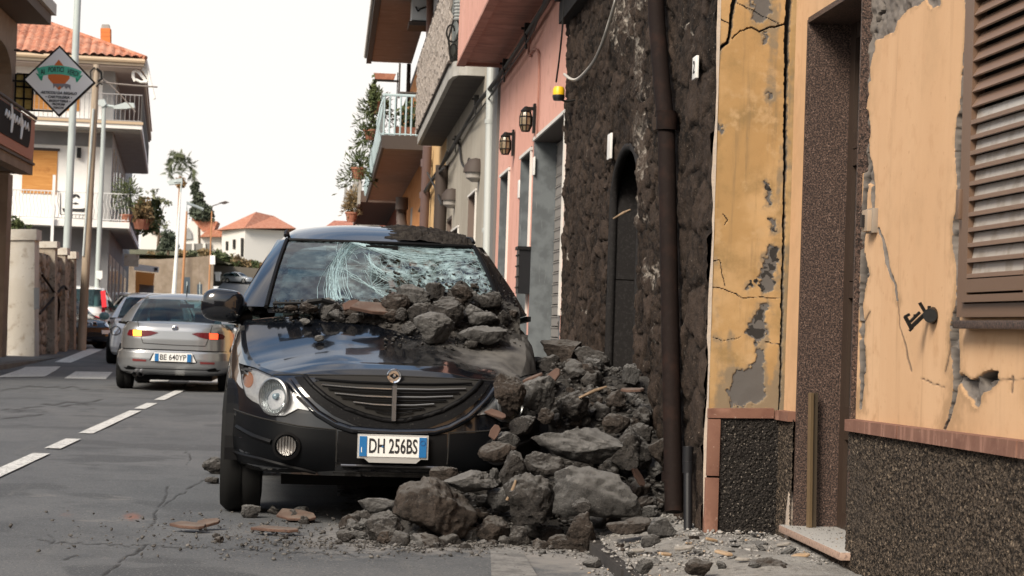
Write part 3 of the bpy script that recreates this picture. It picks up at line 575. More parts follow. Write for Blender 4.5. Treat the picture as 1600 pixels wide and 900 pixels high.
def pipe_thing(name, label, pix, X, r, m, cat='pipe', collars=(), n=14):
    P = [tuple(onX(x, y, X)) for x, y in pix]; z0 = min(P, key=lambda p: p[2])
    t = thing(name, label, cat, z0); MB().tube(P, r, n).build('pipe', m, t, 60, True)
    for (x, y, h_) in collars:
        c = Vector(onX(x, y, X)); a, b_ = c+Vector((0, 0, -h_/2)), c+Vector((0, 0, h_/2)); MB().tube([a, b_], r*1.22, n).build('collar', m, t, 60, True)
    return t
pipe_thing('drainpipe', 'rusty brown drainpipe on the dark lava stone wall', [(1023, -60), (1026, 30), (1034, 130), (1041, 200), (1045, 400), (1049, 600), (1053, 800)], 1.755, .047, rust, 'drainpipe', [(1042, 190, .09), (1040, 178, .03), (1051, 745, .05)])
pipe_thing('standpipe', 'short black plastic pipe with collar beside the brick trim', [(1075, 698), (1075, 845)], 1.775, .022, black_pvc, 'pipe', [(1075, 712, .09), (1075, 730, .06)])
def number_tile(px, py, X, w_, h_, label, txt=None):
    p = onX(px, py, X); t = thing('house_number', label, 'number tile', tuple(p)); o = box_part('tile', X-.008, X+.006, p[1]-w_/2, p[1]+w_/2, p[2]-h_/2, p[2]+h_/2, white_tile, t, .003)
    if txt: text('numeral', txt, h_*.8, black_ink, t, frame((-.010, 0, 0), (0, -1, 0), (0, 0, 1)), .001, xs=1.1)
number_tile(1087, 106, 1.80, .11, .115, 'white house number tile at the edge of cracked ochre plaster', '2')
number_tile(953, 229, 1.80, .16, .17, 'blank white tile beside the arched doorway in stone wall')
# loose hose and siren
def cable_thing(name, label, pix, X, r, m, cat='cable', group=None, n=6, extra=()):
    P = [tuple(onX(x, y, X if not hasattr(X, '__len__') else X[i])) for i, (x, y) in enumerate(pix)]
    Q2 = []
    for i in range(len(P)-1):                # smooth the run
        p0 = Vector(P[max(i-1, 0)]); p1 = Vector(P[i]); p2 = Vector(P[i+1]); p3 = Vector(P[min(i+2, len(P)-1)])
        for k in range(6):
            u = k/6; Q2.append(.5*((2*p1)+(-p0+p2)*u+(2*p0-5*p1+4*p2-p3)*u*u+(-p0+3*p1-3*p2+p3)*u**3))
    Q2.append(Vector(P[-1])); o = MB()
    o.tube(Q2, r, n); ob = o.build(name, m, None, 60); return tag(ob, label, cat, group)
cable_thing('hose', 'pale hanging hose looping down the lava stone wall', [(968, -20), (955, 25), (940, 70), (925, 100), (905, 122), (893, 124), (882, 116)], 1.76, .012, white_cable, 'hose')
cable_thing('siren_cable', 'thin dark cable running down pink wall to yellow siren', [(882, -20), (879, 40), (874, 90), (869, 128)], 1.74, .008, cable)
p = onX(873, 146, 1.70); sr = thing('alarm_siren', 'yellow and black alarm siren on the corner of pink wall', 'siren', tuple(p))
MB().lathe([(.0, .055), (.035, .052), (.046, .03), (.046, -.012)], p, 14).build('yellow_dome', yellow_pl, sr, 40, True)
MB().lathe([(.047, -.012), (.049, -.03), (.04, -.055), (0, -.058)], p, 14).build('base', black_pvc, sr, 40, True)
MB().tube([p+np.array([.02, -.01, -.05]), p+np.array([.06, 0, -.06]), p+np.array([.14, 0, -.045])], .008).build('bracket', iron, sr, None, True)
# ------------------------------------------------------------------ the row of houses beyond
XS = 1.83
def wall_holes(name, y0, y1, z0, z1, holes, m, parent, x0=XS, th=.45):
    Y = sorted({y0, y1, *[h[0] for h in holes], *[h[1] for h in holes]}); Z = sorted({z0, z1, *[h[2] for h in holes], *[h[3] for h in holes]}); b = MB()
    for a, c in zip(Y[:-1], Y[1:]):
        for e, g in zip(Z[:-1], Z[1:]):
            if any(h[0] <= (a+c)/2 <= h[1] and h[2] <= (e+g)/2 <= h[3] for h in holes): continue
            b.add([(x0, a, e), (x0, c, e), (x0, c, g), (x0, a, g)], [(0, 1, 2, 3)])
    for h in holes:
        pass
    o = b.build(name, m, parent, world=True)
    return o
def opening(parent, y0, y1, z1, jm, depth=.22, z0=.1, trim=True, lintel=None):
    """reveals and lintel trim of a street door"""
    for ya_, yb_ in ((y1-.004, y1+.05), (y0-.05, y0+.004)): MB().bx(XS-.006, XS+depth, ya_, yb_, z0, z1).build('door_jamb', jm, parent, world=True)
    MB().bx(XS-.004, XS+depth, y0, y1, z1-.004, z1+.05).build('door_lintel', lintel or dark_trim, parent, world=True)
    if trim: MB().bx(XS-.022, XS+.01, y0-.09, y1+.06, z1+.004, z1+.034).bx(XS-.022, XS+.01, y0-.07, y0-.045, 1.2, z1).build('door_trim', white_trim, parent, world=True)
ph = thing('pink_house', 'pink plastered house with slate door jambs and overhanging balcony', 'house', (XS, 19, .13))
D1, D2, D3 = (15.98, 18.42, .1, 2.83), (18.72, 19.72, .1, 2.765), (21.08, 22.12, .1, 2.755)
wall_holes('wall', 15.9, 22.62, .05, 7.2, [D1, D2, D3], pink, ph)
box_part('side_wall', XS+.004, 6, 22.3, 22.61, .05, 7.2, pink, ph); box_part('core', XS+.5, 6, 15.95, 22.3, .05, 7.19, black_void, ph); box_part('upper_floor', XS+.01, XS+.49, 15.95, 22.25, 3.0, 7.15, pink, ph)
for D in (D1, D2, D3): opening(ph, D[0], D[1], D[3], slate_jamb, .24 if D is D1 else .2)
b = MB(); z = .12
while z < 2.8: b.bx(2.035, 2.05, 15.99, 18.41, z, z+.085).bx(2.028, 2.036, 15.99, 18.41, z+.078, z+.09); z += .1
b.build('roller_shutter', mat('shutter_steel', (.27, .25, .235), .5, .3), ph, world=True)
b = MB()
for k in range(12): b.bx(2.015, 2.03, 16.05, 16.35, .3+.2*k, .318+.2*k)
b.build('shutter_guide', iron, ph, world=True)
for D in (D2, D3):
    dd = box_part('door', 2.0, 2.03, D[0], D[1], .1, D[3]-.005, slate_jamb, ph)
    q = MB()
    for z0, z1 in ((.25, .9), (1.0, 1.7), (1.8, 2.6)): q.bx(1.992, 2.0, D[0]+.18, D[1]-.18, z0, z1)
    o = q.build('panel', slate_jamb, dd, world=True)
for y_ in (18.55, 19.9, 20.95, 22.25): pass
# balcony over the pink wall
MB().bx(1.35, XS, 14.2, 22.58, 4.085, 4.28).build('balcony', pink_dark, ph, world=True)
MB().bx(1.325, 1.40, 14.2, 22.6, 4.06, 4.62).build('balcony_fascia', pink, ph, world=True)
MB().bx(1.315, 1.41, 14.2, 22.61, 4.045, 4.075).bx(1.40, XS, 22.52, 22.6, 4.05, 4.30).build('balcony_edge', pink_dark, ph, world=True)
MB().bx(1.33, 1.38, 14.2, 22.6, 4.625, 5.15).build('balcony_parapet', pink, ph, world=True)
roof_slab(ph, 1.2, 6.2, 15.9, 22.6, 7.2, dark_trim)
# wall lanterns
def lantern(px, py, label):
    p = onX(px, py, XS-.09); t = thing('wall_lantern', label, 'lantern', tuple(p), group='lanterns on the pink wall')
    c = (XS-.10, p[1], p[2]-.02); q = MB()
    q.lathe([(.016, .16), (.062, .11), (.058, .098)], c, 8).build('cap', iron, t, 30, True)
    q = MB(); q.lathe([(.048, .10), (.065, .045), (.065, -.05), (.04, -.113), (.0, -.116)], c, 8); q.build('glass', amber_glass, t, 20, True)
    q = MB()
    for k in range(8):
        a = R(45*k); pts = [(c[0]+r_*math.cos(a), c[1]+r_*math.sin(a), c[2]+h_) for r_, h_ in ((.05, .10), (.068, .045), (.068, -.05), (.042, -.115))]; q.tube(pts, .006, 5)
    for h_, r_ in ((.045, .069), (-.05, .069), (-.115, .043), (.098, .052)): q.tube([(c[0]+r_*math.cos(R(45*k)), c[1]+r_*math.sin(R(45*k)), c[2]+h_) for k in range(9)], .006, 5, False)
    q.build('cage', iron, t, None, True)
    MB().bx(XS-.02, XS+.004, p[1]-.06, p[1]+.06, p[2]-.15, p[2]+.17).bx(XS-.10, XS-.015, p[1]-.02, p[1]+.02, p[2]+.10, p[2]+.135).build('wall_plate', iron, t, None, True); t.scale = (.84, .84, .84)
lantern(823, 186, 'black wall lantern with amber glass above the roller shutter opening'); lantern(791, 224, 'black wall lantern with amber glass further along, above the narrow doors')
p = onX(826, 420, XS); t = thing('letter_box', 'black metal letter box fixed between two slate doorways', 'letter box', (XS, 18.55, 1.4))
MB().bx(XS-.115, XS+.0, 18.45, 18.68, 1.41, 1.82).build('box', black_pvc, t, None, True); MB().bx(XS-.13, XS, 18.43, 18.70, 1.82, 1.85).build('lid', iron, t, None, True)
q = MB()
for k in range(4): q.bx(XS-.125, XS-.112, 18.44, 18.69, 1.46+.1*k, 1.475+.1*k)
q.build('slots', iron, t, None, True)
for px, py, w_, h_, lab in ((834, 258, .07, .15, 'small white plaque beside the roller shutter jamb'), (811, 294, .08, .16, 'small white plaque on pink strip before the middle doorway')):
    p = onX(px, py, XS-.005); t = thing('door_plaque', lab, 'plaque', tuple(p)); box_part('plate', XS-.012, XS+.002, p[1]-w_, p[1]+w_, p[2]-h_/2-.02, p[2]+h_/2, white_tile, t, .003)
cable_thing('conduit', 'thin conduit running up pink wall and hooking over', [(838, 215), (841, 150), (842, 95), (840, 80), (834, 77), (829, 84), (829, 87), (826, 84), (828, 60), (829, 46)], XS-.02, .012, pink_dark, 'conduit')
bundle = [(870, -30), (853, 5), (829, 44), (793, 101), (768, 135), (745, 165), (722, 205), (703, 240), (686, 265), (668, 300), (655, 330)]
bx_ = [1.76]*11
cable_thing('cable_bundle', 'thick black cable bundle strung along the house fronts under the balconies', bundle, bx_, .028, cable)
cable_thing('slack_cable', 'thin slack cable hanging below the bundle', [(860, -30), (832, 50), (795, 108), (770, 145), (742, 182), (715, 212), (690, 262), (668, 290)], 1.75, .011, cable)
cable_thing('hanging_cable', 'black cable loop hanging on the grey house wall', [(716, 219), (719, 235), (721, 252), (726, 261), (731, 255), (733, 248)], 1.80, .018, cable)
for (x, y) in ((829, 45), (794, 100), (748, 155), (716, 218)):
    p = onX(x, y, 1.79); t = thing('cable_bracket', {829: 'iron bracket holding cables, highest on the pink wall', 794: 'iron bracket holding cables where the pink balcony ends', 748: 'iron bracket holding cables beside the grey balcony', 716: 'iron bracket holding cables over the grey house wall'}[x], 'bracket', tuple(p))
    MB().tube([(1.84, p[1], p[2]), (1.70, p[1], p[2])], .014, 6).bx(1.73, 1.79, p[1]-.05, p[1]+.05, p[2]-.07, p[2]+.05).build('arm', iron, t, None, True)
    MB().tube([(1.75, p[1]-.02, p[2]-.06), (1.75, p[1]-.03, p[2]-.2)], .012, 6).build('clamp', iron, t, None, True)

# grey house
gh = thing('grey_house', 'grey rendered house with dome lamps, tiled doors and a netted balcony', 'house', (XS, 28, .13))
GD = [(26.0, 27.4, .1, 2.86), (29.5, 31.1, .1, 2.55), (31.3, 32.6, .1, 2.78)]
wall_holes('wall', 23.75, 33.25, .05, 7.7, GD, grey_wall, gh)
for D in GD: opening(gh, D[0], D[1], D[3], mat('brown_jamb', (.16, .12, .10), .8), .18, trim=D[0] != 31.3)
box_part('door', XS+.15, XS+.2, 26, 27.4, .1, 2.85, brown_metal, gh); box_part('door', XS+.15, XS+.2, 29.5, 31.1, .1, 2.54, black_void, gh); box_part('door', XS+.1, XS+.16, 31.3, 32.6, .1, 2.77, mat('reddish_door', (.16, .07, .05), .6), gh)
box_part('core', XS+.22, 6, 23.75, 33.2, .05, 7.69, black_void, gh); box_part('end_wall', XS-.004, 6, 33.22, 33.5, .05, 7.7, mat('pale_render', (.48, .44, .37), .9), gh)
box_part('pilaster', XS-.03, XS+.5, 22.64, 23.7, .05, 7.6, mat('dark_grey_strip', (.15, .145, .14), .85), gh)
roof_slab(gh, 1.3, 6.2, 22.65, 33.4, 7.7, dark_trim)
pipe_thing('white_downpipe', 'pale square downpipe between pink and grey houses', [(768, 100), (761, 420), (759, 520)], XS-.05, .055, mat('pale_pipe', (.40, .42, .41), .5), 'downpipe', [(766, 190, .05), (762, 360, .05)], 8)
q = MB(); prof = []
yb0, yb1, zb0, zb1 = 25.15, 35.2, 4.27, 4.44
pts = [(XS, yb0), (1.60, yb0), (1.50, yb0+.03), (1.43, yb0+.2), (1.40, yb0+.6), (1.40, yb1), (XS, yb1)]
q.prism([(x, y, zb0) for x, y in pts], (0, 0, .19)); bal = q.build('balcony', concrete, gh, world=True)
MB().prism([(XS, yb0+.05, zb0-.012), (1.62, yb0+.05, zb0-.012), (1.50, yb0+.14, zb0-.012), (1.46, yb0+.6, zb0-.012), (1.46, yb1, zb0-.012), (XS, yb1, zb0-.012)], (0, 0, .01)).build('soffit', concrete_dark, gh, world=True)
net_m = mat('knotted_net', (.30, .26, .235), .85, vary=[(25, (.34, .30, .27), .45, .62), (60, (.09, .075, .065), .55, .68)])
q = MB()
for k in range(96):
    y = yb0+.35+k*.104; pts = []
    for i in range(14):
        z = zb1+.03+i*.095; pts.append((1.385+.018*math.sin(i*2.4+k)+random.uniform(-.012, .012), y+.022*math.sin(i*1.9+k*2.1)+random.uniform(-.014, .014), z))
    q.tube(pts, [random.uniform(.014, .034) for _ in pts], 5)
q.build('net_screen', net_m, gh, None, True)
MB().tube([(1.385, yb0+.3, zb1+1.31), (1.385, yb1, zb1+1.31)], .025).tube([(1.385, yb0+.3, zb1+.03), (1.385, yb1, zb1+.03)], .02).build('top_rail', dark_trim, gh, None, True)
q = MB()
def scroll(x0, z0, s):
    pts = []
    for i in range(22):
        a = i*.34; r_ = s*(.12+.045*i/3); pts.append((x0+r_*math.cos(a)*.6, yb0+.2, z0+r_*math.sin(a)))
    return pts
q.tube(scroll(1.44, 4.62, .35), .012, 5).tube(scroll(1.40, 4.85, .42), .012, 5).tube([(1.40, yb0+.2, 4.46), (1.36, yb0+.2, 4.75), (1.42, yb0+.2, 5.0), (1.45, yb0+.2, 5.5)], .014, 5)
q.build('scroll_railing', iron, gh, None, True)
q = MB()
for k in range(22): q.lathe([(.05, -.02), (.064, 0), (.05, .02)], (1.47, 25.3, 5.0+k*.043), 10)
q.build('corrugated_hose', mat('grey_hose', (.24, .25, .25), .6), gh, None, True)
box_part('awning_roll', 1.50, 1.58, 24.6, 33.0, 4.9, 6.1, mat('pale_awning', (.46, .50, .49), .7, vary=[((2, 1, 20), (.38, .42, .41), .45, .6)]), gh)
def dome_lamp(px, py, lab):
    p = onX(px, py, XS-.08); t = thing('dome_lamp', lab, 'wall lamp', tuple(p), group='dome lamps on the grey wall')
    MB().lathe([(.0, .16), (.09, .14), (.15, .06), (.165, -.03), (.155, -.03), (.13, .0)], (XS-.05, p[1], p[2]), 16).build('hood', dark_trim, t, 40, True)
    MB().lathe([(.13, -.02), (.12, -.10), (.05, -.15), (0, -.155)], (XS-.06, p[1], p[2]), 12).build('globe', mat('dull_globe', (.30, .28, .26), .3), t, 40, True)
dome_lamp(740, 266, 'dark dome wall lamp on grey wall close to the pale downpipe'); dome_lamp(703, 310, 'dark dome wall lamp on grey wall close to the yellow house')
# yellow, orange and red houses
def plain_house(name, lab, y0, y1, z1, m, cat='house'):
    t = thing(name, lab, cat, (XS, (y0+y1)/2, gzf(y0))); box_part('wall', XS, 6.5, y0, y1, 0, z1, m, t); roof_slab(t, 1.84, 6.6, y0, y1-.01, z1+.004, dark_trim); return t
yh = plain_house('yellow_house', 'narrow yellow house with wide brown eaves beyond the grey house', 33.52, 41.2, 7.95, yellow_wall)
MB().bx(XS-.006, XS+.01, 33.6, 41.0, 4.7, 7.9).build('pale_upper_wall', mat('pale_upper', (.50, .50, .52), .9), yh, None, True)
oh = plain_house('orange_house', 'orange house with railing balcony full of potted plants', 41.25, 58.0, 7.2, orange_wall)
MB().bx(XS-.006, XS+.02, 47.6, 48.6, 3.2, 3.9).build('wall_box', concrete, oh, None, True)
rh = plain_house('red_house', 'low red house at the far end of the row', 58.1, 82, 5.2, red_wall)
gf = thing('grey_end_house', 'plain grey house standing forward at the end of the row', 'house', (1.0, 84, .5)); box_part('wall', 1.0, 7, 82.2, 97, 0, 6.3, concrete, gf); box_part('roof', .7, 7, 82.2, 97, 6.304, 6.5, dark_trim, gf)
# eaves of the yellow house
ev = thing('wide_eaves', 'wide brown roof eaves overhanging the street above the netted balcony', 'eaves', (1.3, 46, 7.85))
box_part('soffit', .80, XS, 36.5, 51.5, 7.84, 7.96, soffit_brown, ev); box_part('gutter', .66, .79, 36.5, 51.6, 7.80, 8.0, dark_trim, ev)
MB().tube([(.64, 36.5, 7.98), (.64, 51.6, 7.98)], .05, 8).build('roof_edge', mat('pale_tile_edge', (.5, .45, .4), .8), ev, None, True)
p = onX(674, 28, XS); ac = thing('air_conditioner', 'white air conditioner unit on a bracket under the brown eaves', 'air conditioner', (1.6, p[1], 7.0))
a0, a1 = onY(643, 31, p[1]), onY(669, -14, p[1])
o = box_part('casing', a0[0], a1[0], p[1], p[1]+.8, a0[2], a1[2], mat('white_casing', (.60, .64, .66), .5), ac, .015)
box_part('bracket', a0[0]-.05, XS, p[1]-.02, p[1]+.85, a0[2]-.11, a0[2]-.03, dark_trim, ac)
c = onY(657, 14, p[1]-.03); MB().tube([c+np.array([.12, 0, .05]), c, c+np.array([-.05, 0, -.05]), c+np.array([-.1, 0, .04])], .02, 6).build('pipe', iron, ac, None, True)
pipe_thing('brown_downpipe', 'brown downpipe beside the white air conditioner', [(672, -20), (671, 60)], XS-.08, .07, mat('brown_pipe', (.17, .085, .06), .6), 'downpipe')
pipe_thing('dark_downpipe', 'dark downpipe between the grey and yellow houses', [(691, 258), (687, 360)], XS-.1, .11, dark_trim, 'downpipe')
pipe_thing('purple_downpipe', 'brown downpipe between the yellow and orange walls', [(668, 228), (662, 360)], XS-.12, .09, mat('mauve_pipe', (.13, .085, .08), .6), 'downpipe', [(666, 255, .15), (664, 305, .12)])
pipe_thing('cast_downpipe', 'downpipe with hopper at the orange wall end', [(628, 318), (627, 340), (629, 365)], XS-.2, .13, mat('grey_brown_pipe', (.14, .105, .09), .6), 'downpipe', [(628, 318, .3)])
pipe_thing('tall_post', 'thin brown post standing against white sky beside the balcony', [(639, 100), (637, 165)], 1.6, .05, rust, 'post')
for i, pix in enumerate(([(700, 235), (690, 258), (678, 275), (665, 300)], [(668, 270), (676, 285), (683, 300), (690, 320)], [(662, 300), (672, 285), (686, 270), (694, 262)])):
    cable_thing('tangled_cable', 'tangled thin cables on the yellow house corner', pix, XS-.15, .022, cable, group='tangled cables on the yellow house')
# railing balcony with plants
rb = thing('railing_balcony', 'balcony with pale blue metal railing and brown soffit', 'balcony', (1.3, 48, 4.6))
ya, yb = 39.6, 57.6
box_part('slab', .93, XS, ya, yb, 4.63, 4.80, soffit_brown, rb); MB().bx(.87, .925, ya-.02, yb, 4.58, 4.83).bx(.925, XS, ya-.05, ya-.003, 4.56, 4.83).build('slab_edge', dark_trim, rb, None, True)
q = MB(); bluep = mat('pale_blue_railing', (.40, .50, .53), .45)
for k in range(9):
    x = .90+k*.108; q.tube([(x, ya+.03, 4.83), (x, ya+.03, 5.62)], .02, 6)
for k in range(70): y = ya+.25+k*.256; q.tube([(.84, y, 4.75), (.80, y, 5.0), (.90, y, 5.62)], .022, 5)
q.tube([(.88, ya+.03, 5.64), (XS, ya+.03, 5.64)], .03, 6).tube([(.88, ya, 5.64), (.88, yb, 5.64)], .03, 6).tube([(.86, ya+.03, 4.86), (XS, ya+.03, 4.86)], .02, 6)
q.tube([(.90, ya+.03, 5.62), (.82, ya+.03, 5.4), (.76, ya+.03, 5.05), (.82, ya+.03, 4.86), (.9, ya+.03, 4.83)], .02, 6)
q.build('railing', bluep, rb, 60, True)
MB().bx(.87, .885, ya+.1, yb, 4.86, 5.58).build('rail_panel', mat('grey_rail_panel', (.24, .25, .25), .6), rb, None, True)
pipe_ = MB().tube([(1.20, ya+.1, 5.7), (XS, ya+.1, 5.7)], .025).tube([(1.18, ya+.2, 5.6), (1.18, ya+.2, 6.3)], .02).build('drying_rail', dark_trim, rb, None, True)
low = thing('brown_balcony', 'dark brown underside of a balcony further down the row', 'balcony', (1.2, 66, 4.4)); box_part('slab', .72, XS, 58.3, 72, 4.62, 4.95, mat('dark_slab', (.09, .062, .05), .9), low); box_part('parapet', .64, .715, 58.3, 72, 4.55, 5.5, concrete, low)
fb = thing('small_balcony', 'small grey balcony behind the hanging plants', 'balcony', (.5, 84, 5.8)); a0 = onY(538, 316, 84); a1 = onY(566, 290, 84)
MB().add([(a0[0], 84, a0[2]), (a1[0], 84, a0[2]+.0), (a1[0], 84, a1[2]+.2), (a1[0]-.3, 84, a1[2]+.3)], [(0, 1, 2, 3)]).bx(a0[0], 1.05, 84.05, 88, a0[2]-.1, a0[2]+.12).bx(a0[0], a0[0]+.1, 84.05, 88, a0[2]+.12, a0[2]+.75).build('slab', concrete, fb, None, True)
fh = thing('far_tiled_house', 'far low house with red tiled roof seen over the black car roof', 'house', (0, 118, 3)); a0 = onY(505, 372, 118); a1 = onY(575, 349, 118)
box_part('wall', a0[0]+.2, 9, 118, 128, 0, a1[2]-.55, concrete, fh); MB().add([(a0[0]-.3, 117.5, a1[2]-.6), (9.3, 117.5, a1[2]-.6), (9.3, 123, a1[2]+.35), (a0[0]+.6, 123, a1[2]+.35), (a0[0]-.3, 128.5, a1[2]-.6), (9.3, 128.5, a1[2]-.6)], [(0, 1, 2, 3), (3, 2, 5, 4), (0, 3, 4), (1, 5, 2), (0, 4, 5, 1)]).build('roof', mat('far_red_tile', (.42, .17, .11), .85, vary=[((6, 1, 1), (.32, .12, .08), .45, .6)]), fh, None, True)
leaf_g = mat('potted_leaf', (.062, .085, .030), .7, vary=[(3, (.10, .12, .04), .4, .65), (14, (.035, .05, .02), .5, .7)])
leaf_y = mat('yellowed_leaf', (.19, .135, .065), .75, vary=[(5, (.27, .18, .09), .42, .64), (16, (.10, .09, .03), .5, .7)])
terra = mat('terracotta_pot', (.30, .12, .075), .85, vary=[(8, (.38, .17, .11), .45, .65)])
def leaves(name, c, rad, n, size, m, parent=None, droop=0., seed=0, strap=False, world=True):
    g = np.random.default_rng(seed+11); d = g.normal(size=(n, 3)); d /= np.linalg.norm(d, axis=1)[:, None]; r_ = g.random(n)**.45
    lump = .7+.5*(vnoise(d*1.6+seed*3.1)+.4); P = d*(r_*lump)[:, None]*np.array(rad); P[:, 2] -= droop*(P[:, 0]**2+P[:, 1]**2)/max(rad)
    t = g.normal(size=(n, 3)); 
    if strap: t = d*1.2+t*.35; t[:, 2] += .1
    t /= np.linalg.norm(t, axis=1)[:, None]; b_ = np.cross(t, g.normal(size=(n, 3))); b_ /= np.linalg.norm(b_, axis=1)[:, None]
    s = size*(.6+.8*g.random(n))[:, None]; wd = s*(.22 if strap else .55); P = P+np.array(c)
    V = np.stack([P-t*s, P-b_*wd+t*s*.1, P+t*s, P+b_*wd+t*s*.1], 1).reshape(-1, 3); F = np.arange(4*n).reshape(n, 4)
    return np_mesh(name, V, F, m, parent, None, world)
def potted(px, py, Y, s, lab, foliage=leaf_g, fr=.46, fz=.36, up=.2, droop=1.1, pot=True):
    p = onY(px, py, Y); t = thing('potted_plant', lab, 'potted plant', tuple(p), group='potted plants on the balconies')
    if pot:
        MB().lathe([(.0, -.15*s), (.15*s, -.15*s), (.21*s, .13*s), (.235*s, .13*s), (.235*s, .19*s), (.2*s, .19*s), (.19*s, .12*s)], p, 14).build('pot', terra, t, 40, True)
    leaves('foliage', (p[0], p[1], p[2]+up), (fr, fr, fz), 900, .065, foliage, t, droop, int(px*7+py), True)
    return t
potted(588, 170, 42.5, .75, 'fern in terracotta pot hung highest on the railing balcony corner'); potted(579, 212, 46, .72, 'fern in terracotta pot hung second on the railing balcony', leaf_g)
potted(560, 272, 49, .85, 'large drooping fern in the pot hung lowest outside the railing', leaf_g, fr=.52, fz=.42, up=.3, droop=1.); potted(549, 340, 60, .85, 'leafy plant in pot below the railing balcony slab', leaf_y, fr=.3, fz=.5, up=.5)
p = onY(601, 121, 43); t = thing('flower_box', 'empty terracotta flower box on a thin pole above the railing balcony', 'flower box', tuple(p))
MB().prism([(p[0]-.2, p[1]-.08, p[2]-.05), (p[0]+.2, p[1]-.08, p[2]-.05), (p[0]+.24, p[1]-.08, p[2]+.08), (p[0]-.24, p[1]-.08, p[2]+.08)], (0, .16, 0)).build('box', terra, t, None, True)
MB().tube([(p[0]+.28, p[1], p[2]+.12), (p[0]+.28, p[1], p[2]-1.2)], .012, 5).bx(p[0]-.26, p[0]+.3, p[1]-.08, p[1]+.08, p[2]-.085, p[2]-.055).build('stand', iron, t, None, True)
t = thing('balcony_shrub', 'dark green bush in a long planter behind the pale blue railing', 'shrub', (1.4, 40.3, 4.8)); box_part('planter', 1.12, 1.7, 40.1, 40.5, 4.84, 5.06, terra, t); leaves('foliage', (1.42, 40.3, 5.28), (.34, .3, .36), 420, .05, leaf_g, t, seed=4)
p = onY(586, 125, 41.8); t = thing('cypress_plant', 'slim pointed conifer plant rising above the hanging ferns', 'plant', tuple(p)); leaves('foliage', (p[0]-.03, p[1], p[2]-.35), (.10, .1, .55), 220, .06, leaf_g, t, seed=9); MB().tube([p+np.array([-.03, 0, -.9]), p], [.03, .008], 5).build('stem', rust, t, None, True)
# ------------------------------------------------------------------ across the road
def PX_(poly, Y): return [tuple(onY(x, y, Y)) for x, y in poly]
def slab_px(name, poly, Y, dep, m, parent=None):
    return MB().prism(PX_(poly, Y), (0, dep, 0)).build(name, m, parent, None, True)
brown_wall = mat('brown_render', (.20, .135, .09), .9, vary=[(2, (.24, .17, .12), .4, .65)])
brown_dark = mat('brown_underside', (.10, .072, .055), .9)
red_trim = mat('red_brown_trim', (.36, .12, .06), .7)
panel_dk = mat('dark_sign_panel', (.022, .018, .016), .9, spec=.1)
white_paint = mat('white_lettering', (.78, .77, .75), .5)
ah = thing('arcade_house', 'brown house with arched porch, jutting balcony and dark red sign panel', 'house', (-7.2, 40, .1))
c = onY(12, 400, 43.2); box_part('pillar', -7.6, c[0], 42.9, 43.5, 0, 4.0, brown_wall, ah)
c = onY(23, 90, 43.2); box_part('arch_pillar', c[0]-.34, c[0], 42.9, 43.4, 4.2, 6.62, brown_wall, ah)
q = MB(); xa = c[0]
arc = [(xa, 42.92, 6.0)]+[(xa, 42.92-1.6*(1-math.cos(R(a))), 6.0+.62*math.sin(R(a))) for a in range(0, 91, 10)]+[(xa, 30, 6.62), (xa, 30, 7.25), (xa, 43.4, 7.25), (xa, 43.4, 6.0)]
q.prism(arc, (-.3, 0, 0)).build('arch', brown_wall, ah, None, True)
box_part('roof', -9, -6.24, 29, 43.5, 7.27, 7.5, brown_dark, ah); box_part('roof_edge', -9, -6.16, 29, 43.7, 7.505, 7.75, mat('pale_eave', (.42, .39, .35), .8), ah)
box_part('back_wall', -8.7, -8.3, 29, 41.4, 0, 7.2, brown_wall, ah); box_part('unseen_wall', -9.0, -8.6, -34, 28.9, 0, 2.3, brown_wall, ah); box_part('porch_wall', -8.3, -7.75, 29, 38, 0, 3.9, brown_wall, ah)  # long low wall beside the camera added out of view to shape light
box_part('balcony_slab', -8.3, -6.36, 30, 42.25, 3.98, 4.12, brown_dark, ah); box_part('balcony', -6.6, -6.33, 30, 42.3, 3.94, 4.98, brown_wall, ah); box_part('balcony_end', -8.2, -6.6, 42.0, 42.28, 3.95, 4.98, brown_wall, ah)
box_part('balcony_moulding', -6.34, -6.29, 30, 42.32, 4.14, 4.19, brown_dark, ah)
def shield(y0, y1, zb, zt, X, o): 
    pts = [(X, y1-.0, zt)]+[(X, y1-.02-.35*(1-math.cos(R(a))), zb+.38-.38*math.sin(R(a))) for a in range(0, 91, 15)]+[(X, y0, zb), (X, y0, zt)]
    return pts
MB().prism(shield(30, 42.15, 4.22, 5.06, -6.325, 0), (.03, 0, 0)).build('sign_border', red_trim, ah, None, True)
sp_ = MB().prism(shield(30, 41.55, 4.42, 5.03, -6.294, 0), (.012, 0, 0)).build('sign_panel', panel_dk, ah, None, True)
q = MB()                                     # white script-like lettering, too small and blurred in the photo to read
for i, (py0, py1) in enumerate((((18, 163), (17, 207)), ((33, 177), (32, 217)))):
    a, b = onX(*py0, -6.275), onX(*py1, -6.275); q.tube([a, (a+b)/2+np.array([0, .1, 0]), b], [.02, .045, .03], 6)
for i in range(9): a = onX(8+4.2*i, 180+2.6*i, -6.275); q.tube([a, a+np.array([0, .12, .12]), a+np.array([0, .25, -.02])], .02, 5)
q.build('lettering', white_paint, ah, None, True)
MB().tube([(-6.31, 30, 5.14), (-6.31, 42.35, 5.14)], .035).tube([(-6.31, 30, 5.06), (-6.31, 42.3, 5.06)], .02).build('hand_rail', dark_trim, ah, None, True)
yl = mat('yellow_leaded_glass', (.62, .45, .12), .4, vary=[(9, (.5, .33, .08), .45, .62), (25, (.75, .6, .25), .55, .7)])
lp = thing('lattice_panel', 'yellow glass lattice panel in black frame beside the brown arch', 'panel', tuple(onY(37, 172, 43.3)))
pane = slab_px('glass', [(26, 116), (51, 118), (50, 173), (24, 171)], 43.3, .02, yl, lp)
q = MB()
